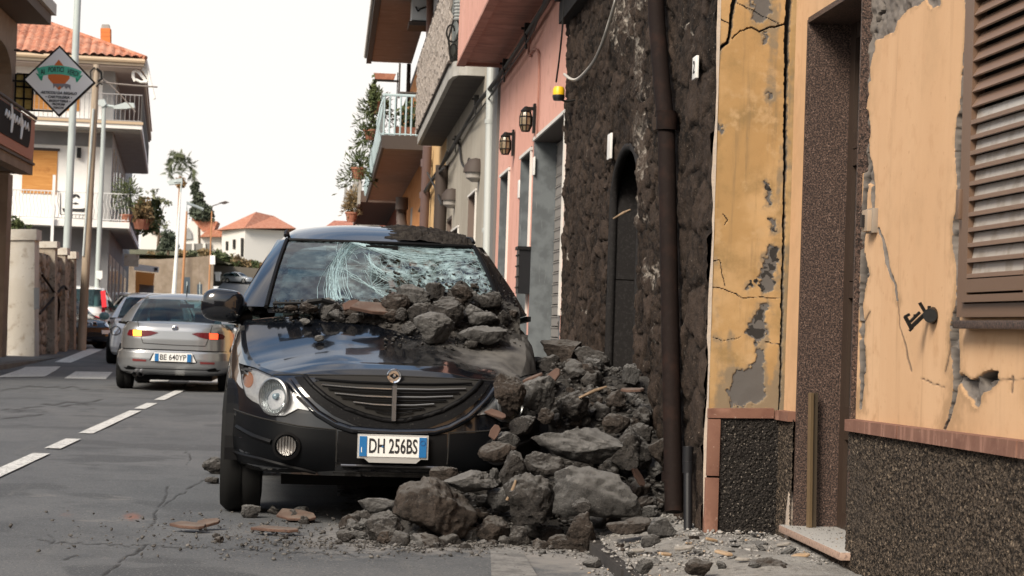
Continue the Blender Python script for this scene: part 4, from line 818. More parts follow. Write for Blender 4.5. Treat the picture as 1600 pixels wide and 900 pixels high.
for a, b in (((26, 115), (52, 117)), ((24, 171), (83, 174)), ((25, 115), (23, 172)), ((52, 117), (50, 174)), ((38, 116), (37, 172)), ((25, 135), (51, 137)), ((24, 153), (50, 155)), ((17, 126), (40, 127))): q.beam(onY(*a, 43.27), onY(*b, 43.27), .035, .035)
q.build('frame', iron, lp, None, True)
# diamond shop sign
ds = thing('diamond_sign', 'white diamond shop sign with orange and green emblem hung on a bracket', 'shop sign', tuple(onY(93, 127, 43)))
c0 = Vector(onY(93, 127, 43)); HD = .748
def dpt(x, y, o=0): return (c0.x+x*HD+y*HD*-.025, c0.y-.05-o, c0.z+y*HD)
ds_w = mat('sign_white', (.93, .92, .91), .5)
MB().prism([dpt(0, 1.02), dpt(1.02, 0), dpt(0, -1.02), dpt(-1.02, 0)], (0, .1, 0)).build('box', iron, ds, None, True)
MB().prism([dpt(0, .95, .004), dpt(.95, 0, .004), dpt(0, -.95, .004), dpt(-.95, 0, .004)], (0, .006, 0)).build('face', ds_w, ds, None, True)
s_or = mat('sign_orange', (.72, .17, .03), .5); s_gr = mat('sign_green', (.10, .55, .38), .5); s_gd = mat('sign_dark_green', (.01, .36, .2), .5); s_gy = mat('sign_grey', (.25, .24, .26), .5)
MB().prism([dpt(-.02, .61, .008), dpt(.29, .22, .008), dpt(.29, .08, .008), dpt(.0, -.27, .008), dpt(-.31, .06, .008), dpt(-.31, .2, .008)], (0, .003, 0)).build('orange_emblem', s_or, ds, None, True)
for sg in (-1, 1): MB().prism([dpt(sg*.66, .20, .0095), dpt(sg*.45, .13, .0095), dpt(sg*.48, -.02, .0095), dpt(sg*.52, 0, .0095)], (0, .003, 0)).build('ribbon_tail', s_gd, ds, None, True)
top = [(-.64, .33), (-.45, .39), (-.2, .435), (.05, .44), (.3, .41), (.5, .355), (.63, .30)]; bot = [(.54, .07), (.45, .11), (.3, .155), (.05, .19), (-.2, .185), (-.45, .135), (-.54, .10)]
MB().prism([dpt(x, y, .012) for x, y in top+bot], (0, .003, 0)).build('ribbon', s_gr, ds, None, True)
MB().prism([dpt(x, y, .012) for x, y in ((-.17, -.08), (.2, -.07), (.32, -.10), (.32, -.25), (.26, -.16), (.2, -.22), (.14, -.14), (.08, -.2), (.02, -.14), (-.04, -.2), (-.1, -.14), (-.16, -.22))], (0, .003, 0)).build('arcade_drawing', s_gy, ds, None, True)
def dtext(s, x, y, size, m=black_ink, xs=1., rot=0., sh=.25, w_=.003, o=.016, ft=0):
    M = frame((c0.x+x*HD-ds.location.x, c0.y-.05-o-ds.location.y, c0.z+y*HD-ds.location.z), (math.cos(rot), 0, math.sin(rot)), (0, 0, 1)); text('lettering', s, size*HD, m, ds, M, .001, xs, shear=sh, weight=w_, fit=ft*HD)
for ch, x, y, r_, ft in (('AI', -.47, .235, .2, .13), ('PORTICI', -.10, .31, .03, .44), ('VERDI', .375, .245, -.24, .33)): dtext(ch, x, y, .20, rot=r_, sh=.1, ft=ft)
for s_, y, z, ft in (('ARTICOLI DA REGALO', -.345, .105, 1.02), ('\u2022 CARTOLERIA \u2022', -.465, .10, .74), ('\u2022 BIGIOTTERIA \u2022', -.575, .09, .66), ('PROFUMI', -.67, .085, .36), ('TABACCHI', -.765, .08, .30)): dtext(s_, 0, y, z, ft=ft)
MB().beam(onY(13, 77, 43.1), onY(68, 84, 43.1), .03, .03).build('bracket', iron, ds, None, True); MB().beam(onY(13, 126, 43.05), onY(40, 127, 43.05), .04, .04).build('bracket', iron, ds, None, True)

# white corner building, turned a little towards the bend
WB = thing('white_corner_house', 'white three storey corner house with red tiled roof and wrap-around balconies', 'house', tuple(onY(173, 300, 60)[:2])+(.2,), R(4.6))
W0 = Vector(WB.location)
def wl(x0, x1, y0, y1, z0, z1, name, m, bev=0): return MB().bx(x0, x1, y0, y1, z0-W0.z, z1-W0.z).build(name, m, WB)
white_r = mat('white_render', (.78, .77, .75), .9, vary=[(1.2, (.72, .71, .69), .45, .65)])
grey_r = mat('grey_side_render', (.27, .27, .275), .9, vary=[(1.5, (.32, .32, .32), .4, .65)])
grey_d = mat('grey_ground_floor', (.165, .168, .175), .9, vary=[(1.2, (.2, .2, .21), .4, .65)])
blind = mat('orange_blind', (.46, .20, .045), .7, vary=[((1, 1, 16), (.54, .26, .07), .45, .6), (4, (.35, .14, .03), .55, .75)])
beige = mat('beige_frames', (.46, .40, .33), .8)
wl(-11, 0, 0, 30, 0, 3.75, 'ground_floor', grey_d); wl(-11, -.35, .0, 30, 3.76, 6.62, 'first_floor', white_r); wl(-11, -.35, 0, 30, 6.63, 8.32, 'second_floor', white_r)
wl(-.345, 0, .005, 30, 3.76, 6.62, 'corner_strip', grey_r); wl(-.345, 0, .005, 30, 6.63, 8.32, 'corner_strip', grey_r)
wl(-11, -.02, -.04, 0, 6.05, 6.45, 'grey_fascia', grey_d)
def wpx(px, py): p = onY(px, py, 60.0); return p[0]-W0.x, p[2]
for name, x0, y0, x1, y1, m in (('blind', 35, 237, 91, 302, blind), ('blind', 52, 152, 125, 171, blind), ('blind', 5, 118, 22, 170, blind)):
    a, b = wpx(x0, y1), wpx(x1, y0); o = wl(a[0], b[0], -.03, .05, a[1], b[1], name, m)
    wl(a[0]-.06, b[0]+.06, -.05, -.032, b[1], b[1]+.08, 'blind_box', dark_trim)
for k, (y0, y1) in enumerate(((1.5, 2.6), (4, 5.4), (8, 9.5), (12.5, 14), (17, 18.5))):
    for z0, z1 in ((3.85, 6.1), (6.8, 8.25)): wl(-.02, .012, y0, y1, z0, z1, 'side_window', mat('dark_glass', (.05, .052, .055), .1)); wl(-.02, .03, y0-.28, y0-.02, z0, z1, 'side_shutter', beige)
for y0, y1 in ((1.0, 3.4), (4.4, 7.2), (8.4, 12), (14, 18), (20, 25)): wl(-.02, .015, y0, y1, .2, 2.9, 'shop_front', beige); wl(-.02, .022, y0+.3, y1-.9, .3, 2.6, 'shop_window', mat('dark_glass', (.05, .052, .055), .1))
for zt in (3.80, 6.72):
    fx = .60 if zt < 5 else .86
    wl(-11, fx, -1.0, 0, zt-.18, zt, 'balcony', white_r); wl(.004, fx, 0.004, 17.5, zt-.18, zt, 'balcony', white_r)
    wl(-11, fx-.06, -.96, -.02, zt-.2, zt-.183, 'soffit', concrete); wl(.01, fx-.06, 0, 17.4, zt-.2, zt-.183, 'soffit', concrete)
    if zt > 5: wl(-11, fx+.03, -1.04, -.99, zt-.05, zt+.03, 'balcony_lip', mat('tan_lip', (.5, .38, .26), .8))
    q = MB(); h_ = .82; iw = mat('white_iron', (.6, .6, .6), .5) if zt < 5 else mat('thin_grey_iron', (.28, .27, .27), .5)
    zz = zt-W0.z
    for rz_ in (.05, h_): q.tube([(-11, -.97, zz+rz_), (fx-.03, -.97, zz+rz_), (fx-.03, 17.4, zz+rz_)], .018, 5)
    x = -10.95
    while x < fx-.05:
        if zt < 5: q.tube([(x, -.97, zz+.05), (x+.03, -.99, zz+.3), (x-.03, -.95, zz+.55), (x, -.97, zz+h_)], .011, 4, False)
        else: q.tube([(x, -.97, zz+.05), (x, -.97, zz+h_)], .009, 4, False)
        x += .1 if zt < 5 else .13
    q.build('railing', iw, WB)
    q = MB(); y = -.95
    while y < 17.4: q.tube([(fx-.03, y, zz+.05), (fx-.03, y, zz+h_)], .014, 4, False); y += .13
    q.tube([(fx-.03, -.97, zz+h_), (fx-.03, 17.4, zz+h_)], .025, 5)
    q.build('side_railing', mat('dark_iron', (.10, .095, .09), .5), WB)
a, b = wpx(83, 375), wpx(91, 278); wl(a[0], b[0], -1.12, -1.0, 2.6, b[1], 'white_post', mat('white_post', (.75, .75, .74), .6))
wl(-11.5, .80, -1.1, 24, 8.32, 8.38, 'soffit', mat('eave_soffit', (.36, .29, .25), .9)); wl(-11.5, .85, -1.16, 24, 8.385, 8.56, 'eave_band', mat('cream_eave', (.60, .50, .38), .8))
tile = mat('red_roof_tile', (.40, .15, .085), .85, vary=[(2.2, (.48, .23, .15), .4, .65), (5, (.26, .09, .05), .5, .66), (12, (.60, .40, .30), .58, .70)])
def tiled(name, x0, x1, y0, y1, z0, z1, hip, m, parent, dx=.055, per=.24):
    """slope rising from y0 to y1, rows of barrel tiles; hip: x limit at the bottom minus per height"""
    xs_ = np.arange(x0, x1, dx); ts = np.linspace(0, 1, 90); A_, B_ = np.meshgrid(xs_, ts, indexing='ij'); ln = math.hypot(y1-y0, z1-z0); row = (B_*ln/.34) % 1
    zz_ = z0+(z1-z0)*B_+.075*np.abs(np.sin(A_/per*math.pi))+.03*(1-row)+n2(A_, B_*4, 2.1, 2, 3.)*.02
    xr = x1-(x1-hip)*B_; kp = (A_[1:, 1:] < xr[1:, 1:])
    return np_mesh(name, np.stack([A_, y0+(y1-y0)*B_, zz_-W0.z], -1).reshape(-1, 3), grid_faces(len(xs_), 90, kp), m, parent, 60)
rt_ = onY(28, 28, 64.3); tiled('roof', -11.5, .90, -1.22, 3.4, 8.58, rt_[2], -3.3, tile, WB)
MB().add([(.9, -1.2, 8.57-W0.z), (.9, 22, 8.57-W0.z), (-3.3, 18, rt_[2]-W0.z), (-3.3, 3.38, rt_[2]-W0.z)], [(0, 1, 2, 3)]).add([(-11.5, 3.4, rt_[2]-W0.z), (-3.3, 3.4, rt_[2]-W0.z), (-3.3, 18, rt_[2]-W0.z), (-11.5, 18, rt_[2]-W0.z)], [(0, 1, 2, 3)]).build('roof_side', tile, WB)
MB().tube([(.9, -1.2, 8.62-W0.z), (-3.3, 3.4, rt_[2]+.06-W0.z)], .07, 8).build('hip_tiles', tile, WB)
MB().tube([(-11, -1.2, 8.52-W0.z), (.88, -1.2, 8.52-W0.z)], .07, 8).build('gutter', mat('tan_lip', (.5, .38, .26), .8), WB)
slab_px('chimney', [(157, 44), (172, 44), (172, 70), (157, 70)], 61.8, .4, mat('orange_brick', (.62, .19, .05), .85, vary=[((2, 2, 12), (.52, .15, .04), .48, .6)]), WB); slab_px('chimney_cap', [(159, 38), (170, 38), (171, 44), (158, 44)], 61.85, .3, concrete, WB)
ln_ = wpx(124, 240); wl(ln_[0]-.06, ln_[0]+.06, -.16, -.04, ln_[1]-.14, ln_[1]+.16, 'lantern', iron)
# restaurant board on its railing
bd = thing('balcony_board', 'white board with black moustached face hung on the white balcony railing', 'sign board', tuple(onY(118, 335, 58.9)))
slab_px('board', [(95, 301), (139, 302), (139, 336), (94, 335)], 58.88, .03, white_paint, bd)
q = MB()
for pl in ([(111, 308), (113, 304), (117, 303), (122, 304), (125, 307), (123, 310), (119, 306), (114, 309)], [(113, 318), (118, 316), (123, 318), (118, 319)], [(97, 325), (106, 327), (112, 326), (128, 326), (137, 324), (138, 328), (130, 331), (112, 330), (99, 331)]): q.prism(PX_(pl, 58.86), (0, .015, 0))
for a, b in (((94, 301), (94, 335)), ((94, 335), (139, 336)), ((139, 302), (139, 336))): q.beam(onY(*a, 58.86), onY(*b, 58.86), .018, .018)
q.build('drawing', black_ink, bd, None, True)
nm = MB(); pth = [(211, 127), (208, 120), (208, 113), (212, 110), (217, 113), (222, 119), (228, 126), (233, 128), (231, 120), (225, 110), (219, 102), (218, 96), (222, 94), (226, 98), (229, 107), (232, 118), (236, 132), (239, 148), (241, 155)]
nm.tube([onY(x, y, 59.2) for x, y in pth], .05, 6).tube([onY(x, y, 59.15) for x, y in ((212, 124), (220, 128), (230, 128))], .04, 6).tube([onY(x, y, 59.1) for x, y in ((227, 88), (231, 104), (235, 125), (242, 154))], .035, 6)
nl = nm.build('scroll_light', white_paint, None); tag(nl, 'white curling light decoration hung at the tiled eave corner', 'decoration')
potted(197, 343, 59.2, .8, 'tall leafy plant in terracotta pot on the white balcony corner', leaf_g, fr=.48, fz=.62, up=.72, droop=.0)
leafy = thing('balcony_plant', 'dry brown hanging plant spilling over the white balcony corner', 'plant', tuple(onY(222, 335, 60.5))); p = onY(222, 330, 60.5); leaves('foliage', p, (.34, .34, .46), 420, .09, leaf_y, leafy, .5, 21); MB().lathe([(0, -.2), (.2, -.2), (.28, .1)], p+np.array([0, 0, -.35]), 10).build('pot', terra, leafy, None, True)
for i, (px, py, c_) in enumerate(((232, 350, leaf_g), (240, 330, leaf_g))):
    p = onY(px, py, 63+3*i); tt_ = thing('balcony_plant', ('green trailing plant under the dry plant on the balcony side', 'green plant reaching out from the far side of the balcony')[i], 'plant', tuple(p)); leaves('foliage', p, (.4, .4, .35), 220, .11, c_, tt_, .4, 31+i)
sb = thing('shop_sign', 'beige weathered shop sign under the white house balcony', 'sign', tuple(onY(205, 415, 80))); slab_px('board', [(192, 396), (217, 398), (216, 417), (191, 415)], 80, .15, mat('worn_sign', (.55, .48, .38), .7, vary=[((3, 3, 6), (.4, .3, .2), .5, .65)]), sb)
sb2 = thing('awning_sign', 'long white sign over the orange shop front', 'sign', tuple(onY(230, 425, 86))); slab_px('board', [(210, 412), (248, 417), (247, 426), (209, 422)], 86, .2, white_paint, sb2); slab_px('emblem', [(241, 418), (246, 418), (246, 423), (241, 423)], 85.95, .03, black_ink, sb2)
ks = thing('orange_shop', 'small orange shop front with dark opening beneath the white sign', 'shop', tuple(onY(226, 466, 90))); slab_px('front', [(212, 424), (241, 427), (239, 446), (217, 444), (216, 470), (211, 470)], 90, .3, mat('orange_front', (.70, .27, .06), .7), ks); slab_px('interior', [(217, 444), (240, 446), (238, 470), (216, 470)], 90.4, .3, grey_d, ks)

# stone gate piers and wall
pier_m = mat('stained_plaster_pier', (.52, .48, .42), .9, vary=[(1.6, (.58, .55, .5), .4, .62), (4, (.34, .28, .22), .55, .75), (14, (.2, .15, .11), .64, .74)], bump=[('noise', 14, .4, .02)])
stone_b = mat('brown_field_stone', (.30, .25, .20), .93, vary=[(2.4, (.38, .33, .27), .42, .62), (9, (.11, .09, .07), .5, .7)], attr=[('joint', (.07, .058, .048))], bump=[('noise', 20, .7, .03)])
gw = thing('garden_wall', 'brown field stone garden wall with plastered gate pier and capped posts', 'wall', (-6.8, 48, .1))
def pier(x0, x1, Y, ytop, ycap, dep, m, base=555):
    P = PX_([(x0, base), (x1, base), (x1, ycap), (x0, ycap)], Y); MB().prism([(P[0][0], Y, .0), (P[1][0], Y, .0), (P[2][0], Y, P[2][2]), (P[3][0], Y, P[3][2])], (0, dep, 0)).build('pier', m, gw, None, True)
    C_ = PX_([(x0-3, ycap), (x1+3, ycap), (x1+3, ytop), (x0-3, ytop)], Y-.04); o = MB().prism(C_, (0, dep+.1, 0)).build('cap', pier_m, gw, None, True)
pier(12, 54, 44.6, 358, 375, .7, pier_m)
def stone_face(name, y0, y1, x, z1):
    ys_, zs_ = np.arange(y0, y1, .035), np.arange(0, z1, .03); S, T = np.meshgrid(ys_, zs_, indexing='ij'); f1, f2, idv = cells(S+n2(S, T, 2, 2)*.1, T+n2(S, T, 2, 2, 4.)*.08, .42, .3, .36, 5); st = smooth(f2-f1, .03, .3)
    np_mesh(name, np.stack([x+(.02+.05*idv)*st+n2(S, T, 7, 3)*.02, S, T], -1).reshape(-1, 3), grid_faces(len(ys_), len(zs_)), stone_b, gw, 60, True, {'joint': (1-st)*.8})
stone_face('stone_face', 45.3, 52.2, -6.66, 2.45); box_part('wall', -7.2, -6.67, 45.32, 52.2, 0, 2.44, stone_b, gw)
for i, (x0, x1, yt, yc, Y) in enumerate(((60, 86, 377, 387, 47.4), (84, 102, 387, 398, 49.6), (101, 116, 393, 404, 51.4))): pier(x0, x1, Y, yt, yc, .45, stone_b, 545)
slab_px('gate', [(55, 405), (64, 404), (64, 482), (55, 486)], 46.6, .05, mat('grey_gate', (.06, .06, .065), .5), gw); slab_px('meter_box', [(53, 450), (61, 449), (61, 482), (53, 484)], 44.5, .1, mat('grey_box', (.28, .29, .30), .5), gw)
slab_px('plaque', [(101, 449), (107, 448), (107, 466), (101, 466)], 50.9, .04, white_paint, gw)
for i, pth in enumerate(([(62, 490), (80, 470), (98, 448), (104, 452)], [(66, 430), (80, 450), (92, 470), (90, 500)])):
    cable_thing('dry_vine', ('bare vine stem climbing the field stone wall', 'second bare vine stem crossing down the field stone wall')[i], pth, -6.5, .03, rust, 'vine')
gp = thing('wall_shrub', 'dull green shrub growing behind the plastered gate pier', 'shrub', tuple(onY(22, 350, 46))); leaves('foliage', onY(22, 352, 46), (.42, .4, .28), 260, .06, leaf_g, gp, seed=40)

# poles
def pole(name, lab, pb, pt, Y, r0, r1, m, cat='pole', ext=0.):
    a, b = onY(*pb, Y), onY(*pt, Y); a2 = a+(b-a)*(gzf(Y)-a[2])/(b[2]-a[2]); t = thing(name, lab, cat, tuple(a2)); MB().tube([a2, b], [r0, r1], 10).build('post', m, t, 60, True); return t, b
steel_p = mat('pale_green_pole', (.42, .47, .46), .5, vary=[((1, 1, .6), (.35, .39, .39), .45, .65)])
pole('lamp_post', 'tall pale steel pole rising out of view behind the garden wall', (104, 400), (124, -60), 53.5, .11, .09, steel_p, 'lamp post')
t, b = pole('street_lamp', 'pale green street lamp with two heads in front of white house', (150, 500), (163, 165), 57, .085, .06, steel_p, 'street lamp')
MB().prism(PX_([(153, 156), (163, 155), (166, 163), (160, 167), (152, 163)], 56.9), (0, .3, 0)).build('lamp_head', pale_metal, t, None, True); MB().prism(PX_([(175, 166), (195, 160), (209, 161), (210, 168), (195, 170), (178, 170)], 56.9), (0, .3, 0)).build('lamp_head', pale_metal, t, None, True)
MB().tube([b, onY(178, 167, 57)], .05, 6).build('arm', steel_p, t, None, True); slab_px('notice', [(150, 423), (160, 423), (160, 434), (157, 437), (150, 434)], 56.85, .02, white_paint, t)
wood = mat('weathered_pole', (.30, .235, .17), .85, vary=[((6, 6, .8), (.38, .31, .24), .45, .62), ((20, 20, 1), (.16, .12, .09), .56, .7)])
t, b = pole('utility_pole', 'weathered wooden utility pole with insulators beside the dark parked car', (127, 549), (151, 101), 51, .115, .085, wood, 'utility pole')
q = MB(); q.tube([onY(148, 105, 50.9), onY(141, 112, 50.9), onY(142, 121, 50.9)], .02, 5).tube([onY(151, 107, 50.9), onY(158, 113, 50.9), onY(159, 123, 50.9), onY(153, 127, 50.9)], .035, 6).tube([onY(150, 135, 50.9), onY(156, 130, 50.9), onY(160, 132, 50.9)], .025, 6)
q.build('insulator', iron, t, None, True); MB().tube([onY(146, 170, 50.9), onY(130, 400, 50.9)], .03, 6).build('cable_guard', pale_metal, t, None, True)
for i, pth in enumerate(([(152, 127), (180, 131), (215, 134), (246, 136)], [(152, 118), (168, 128), (190, 150), (212, 175)])):
    cable_thing('overhead_wire', ('twisted overhead wire running flat from the utility pole', 'thin overhead wire sagging down from the utility pole')[i], pth, 0, .0, cable) if False else tag(MB().tube([onY(x, y, 51+i*3) for x, y in pth], .022-.008*i, 5).build('overhead_wire', mat('pale_wire', (.22, .19, .17), .6)), ('twisted overhead wire running flat from the utility pole', 'thin overhead wire sagging down from the utility pole')[i], 'wire')
# ------------------------------------------------------------------ far hillside
def terrain(name, P, m):
    o = MB().grid(P).build(name, m, None, 180); tag(o, kind='structure'); return o
xl, xr = onY(150, 430, 230)[0], onY(334, 430, 230)[0]
rw = thing('retaining_wall', 'long brown stone retaining wall below the far hillside', 'wall', (xl, 230, 2.3)); old_w = mat('old_brown_wall', (.22, .17, .125), .95, vary=[(.5, (.29, .23, .18), .42, .62), ((.8, .8, .1), (.14, .105, .08), .52, .72)], bump=[('noise', 2, .8, .1)])
slab_px('wall', [(140, 404), (250, 405), (300, 402), (334, 399), (332, 472), (140, 470)], 230, 1.0, old_w, rw)
hz0 = onY(300, 400, 231)[2]
terrain('hillside', [[(-60, 231.2, hz0-.2), (-60, 262, hz0+1.2), (-60, 330, hz0+3.5), (-60, 520, hz0+4)], [(xr-8, 231.2, hz0), (xr-8, 262, hz0+1.6), (xr-8, 330, hz0+4), (xr-8, 520, hz0+5)], [(xr, 231.2, hz0), (xr, 262, hz0), (xr, 330, hz0+3), (xr, 520, hz0+5)]], earth)
s0, s1, s2 = onY(330, 478, 226), onY(430, 440, 262), onY(420, 420, 275)
terrain('side_road', [[(xr-1, 220, 2.2), (xr-1, 240, 3.8), (xr-.5, 268, s1[2]+.2)], [(20, 220, 2.0), (20, 240, 3.6), (20, 268, s1[2])]], mat('pale_road', (.17, .165, .16), .9, vary=[(.6, (.2, .2, .195), .4, .6)]))
hd = thing('hedge_wall', 'dark stone wall topped with hedge along the side road', 'wall', (xr+6, 269, s1[2])); slab_px('wall', [(332, 414), (440, 422), (440, 450), (332, 447)], 269, 1.0, mat('dark_stone', (.12, .105, .085), .95), hd)
for i, (x0, x1, y0, y1) in enumerate(((318, 350, 388, 408), (345, 372, 396, 416), (368, 405, 405, 421), (400, 440, 410, 424))):
    for j in range(3): p = onY(x0+(x1-x0)*(j+.5)/3, (y0+y1)/2+2, 271); leaves('foliage', p, (1.1, 1.2, .9), 240, .28, leaf_g if (i+j) % 3 else leaf_y, hd, 0, 50+i*3+j)
terrain('hill_terrace', [[(xr-16, 272, s1[2]+2.3), (xr-16, 420, s1[2]+6)], [(25, 272, s1[2]+1.6), (25, 420, s1[2]+6)]], earth)
wh = thing('villa', 'large white villa with red hipped roof on the far slope', 'house', tuple(onY(383, 415, 285)))
sh_w = mat('white_villa_wall', (.68, .66, .63), .9)
A_, B_, C_ = onY(347, 360, 294), onY(383, 357, 284), onY(452, 358, 287); zb = onY(383, 425, 284)[2]
MB().prism([(A_[0], 294, zb), (B_[0], 284, zb), (C_[0], 287, zb), (C_[0]-1, 300, zb), (A_[0]+2, 302, zb)], (0, 0, B_[2]-zb)).build('wall', sh_w, wh, None, True)
def face_rect(x0, x1, y0, y1, name, m, par, sh=.7):                       # on the shaded face A-B
    def pt(px, py):
        k = (px-347)/(383-347); Y = 294+(284-294)*k-sh; return onY(px, py, Y)
    MB().prism([pt(x0, y1), pt(x1, y1), pt(x1, y0), pt(x0, y0)], (.05, .15, 0)).build(name, m, par, None, True)
for x0, x1, y0, y1 in ((352.5, 356, 377, 391), (363.5, 367.5, 374, 389), (376, 380, 372, 401)): face_rect(x0, x1, y0, y1, 'window', black_void, wh)
slab_px('window', [(428, 385), (436, 384), (436, 398), (428, 398)], 284.5, .2, black_void, wh)
slab_px('arch', [(370, 418), (371, 413), (375, 411), (379, 413), (380, 418)], 283.6, .2, black_void, wh); face_rect(362, 368, 398, 412, 'white_panel', white_paint, wh)
rf = onY(400, 331, 292); MB().add([tuple(A_+np.array([-.8, -.4, 0])), tuple(B_+np.array([-.1, -1.0, 0])), tuple(C_+np.array([1, -1, .1])), (C_[0], 301, B_[2]), (A_[0]+1.2, 303, B_[2]), tuple(rf), (rf[0]+2.5, 296, rf[2]-.3)], [(0, 1, 5), (1, 2, 6, 5), (2, 3, 6), (3, 4, 5, 6), (4, 0, 5), (0, 1, 2, 3, 4)]).build('roof', tile, wh, None, True)
chp = thing('gabled_house', 'white house with round arched window and red roof on the hill', 'house', tuple(onY(305, 395, 300)))
slab_px('wall', [(287, 396), (289, 360), (300, 343), (318, 360), (345, 364), (346, 396)], 300, 8, sh_w, chp); slab_px('window', [(288, 374), (289, 362), (294, 355), (299, 362), (300, 373)], 299.7, .4, grey_r, chp)
slab_px('porch', [(288, 395), (288, 381), (330, 380), (330, 394)], 299.6, .5, mat('porch_shade', (.2, .19, .18), .9), chp); slab_px('porch_column', [(300, 395), (303, 395), (303, 380), (300, 380)], 299.3, .4, sh_w, chp); slab_px('porch_column', [(317, 395), (321, 395), (321, 380), (317, 380)], 299.3, .4, sh_w, chp)
MB().prism(PX_([(299, 341), (340, 346), (334, 361), (316, 361)], 299.8), (0, 7, .0)).build('roof', tile, chp, None, True); MB().prism(PX_([(312, 370), (322, 361), (350, 358), (352, 370)], 299), (0, 5, .0)).build('roof', tile, chp, None, True)
lw = thing('white_hill_house', 'pale plain house half hidden behind the white balcony', 'house', tuple(onY(240, 395, 280))); slab_px('wall', [(218, 400), (222, 347), (258, 372), (257, 398)], 280, 6, sh_w, lw); MB().prism(PX_([(219, 344), (261, 371), (258, 376), (218, 350)], 279.6), (0, 7, 0)).build('roof', mat('brown_roof', (.2, .14, .11), .9), lw, None, True)
# trees
bark = mat('bark', (.12, .085, .06), .95, bump=[('noise', 6, .6, .05)])
leaf_far = mat('far_leaf', (.10, .115, .062), .8, vary=[(.5, (.10, .115, .055), .4, .65), (2, (.045, .055, .03), .5, .7)])
leaf_con = mat('conifer_leaf', (.075, .092, .065), .85, vary=[(.6, (.075, .09, .055), .4, .65), (3, (.03, .04, .03), .5, .7)])
pm_ = thing('palm_tree', 'tall fan palm with brown skirt of dead fronds standing against white sky', 'palm tree', tuple(onY(276, 420, 262)))
pt = onY(281, 290, 262); MB().tube([onY(275, 420, 262), onY(279, 340, 262), pt], [.2, .17, .16], 8).build('trunk', mat('palm_trunk', (.34, .19, .11), .9), pm_, 60, True)
leaves('skirt', onY(281, 286, 262), (.75, .75, .75), 420, .28, mat('dead_frond', (.36, .22, .10), .9, vary=[(4, (.22, .13, .06), .45, .65)]), pm_, 0, 60)
pc = onY(281, 266, 262); q = MB(); g = np.random.default_rng(5)
for k in range(46):                       # fan fronds: a stalk and a pleated fan
    a = k*2.39996; el = -.55+2.05*((k+.5)/46)**.8; dd = np.array([math.cos(a)*math.cos(el), math.sin(a)*math.cos(el), math.sin(el)]); e_ = pc+dd*g.uniform(1.2, 2.2)*(1.05 if el > .8 else .95); q.tube([pc, (pc+e_)/2+np.array([0, 0, .1]), e_], .028, 4)
    sd_ = np.cross(dd, g.normal(size=3)); sd_ /= np.linalg.norm(sd_)+1e-6; nrm = np.cross(sd_, dd)
    for j in range(13):
        b1 = (-1.5+.25*j); t_ = dd*math.cos(b1)+sd_*math.sin(b1); L_ = g.uniform(.75, 1.0)*(1-.08*abs(b1)); w2 = np.cross(t_, nrm)*.055; q.add([e_, e_+t_*L_*.55+w2, e_+t_*L_-np.array([0, 0, .16]), e_+t_*L_*.55-w2], [(0, 1, 2, 3)])
q.build('fronds', leaf_far, pm_, None, True)
def tree(name, lab, base, top, Y, blobs, m, n=500, sz=.3, cat='tree', r=.2):
    t = thing(name, lab, cat, tuple(onY(*base, Y))); B0 = onY(*base, Y); q = MB(); cen = [(onY(x, y, Y)+np.array([0, dy, 0]), rx*Y/FPX, rz_*Y/FPX) for x, y, rx, rz_, dy in blobs]
    tp = onY(*top, Y); q.tube([B0, (B0+tp)/2+np.array([.1, 0, 0]), tp], [r, r*.8, r*.4], 7)
    for c_, rx, rz_ in cen: q.tube([(B0*.45+tp*.55), (tp+c_)/2, c_], [r*.5, r*.3, r*.12], 5)
    q.build('trunk', bark, t, 60, True)
    for i, (c_, rx, rz_) in enumerate(cen): leaves('crown', c_, (rx, rx, rz_), int(n*(.5+rx*.5)), sz, m, t, 0, 70+i+int(base[0]))
    return t
tree('conifer_tree', 'dark conifer tree rising behind the gabled house', (312, 390), (306, 285), 300, [(305, 292, 6, 9, 0), (309, 308, 9, 10, 0), (313, 322, 13, 11, 0), (316, 338, 17, 11, 0), (308, 330, 12, 12, .5), (322, 330, 10, 9, 0)], leaf_con, 420, .34)
tree('broadleaf_tree', 'sparse green tree behind the white house balcony', (246, 400), (248, 330), 245, [(240, 300, 9, 7, 0), (250, 312, 12, 6, 0), (262, 318, 7, 5, 0), (246, 342, 11, 9, 0), (258, 352, 9, 8, 0), (238, 355, 9, 8, 0)], mat('olive_leaf', (.17, .175, .105), .8, vary=[(1, (.11, .12, .07), .45, .65)]), 75, .19)
tree('round_bush', 'dense dark round bush on the hillside above the stone wall', (262, 402), (262, 380), 240, [(262, 374, 13, 15, 0), (255, 385, 9, 10, 0), (271, 386, 9, 9, 0)], leaf_con, 480, .26, 'bush')
for i, (x, y, r_) in enumerate(((236, 398, 9), (252, 399, 9), (284, 396, 10), (300, 396, 9), (318, 394, 9))):
    t = thing('hillside_shrub', 'low shrub on the top of the brown retaining wall', 'shrub', tuple(onY(x, y+5, 236)), group='shrubs along the retaining wall'); leaves('foliage', onY(x, y, 236), (r_*.08, .6, .4), 200, .2, leaf_far if i % 2 else leaf_y, t, 0, 90+i)
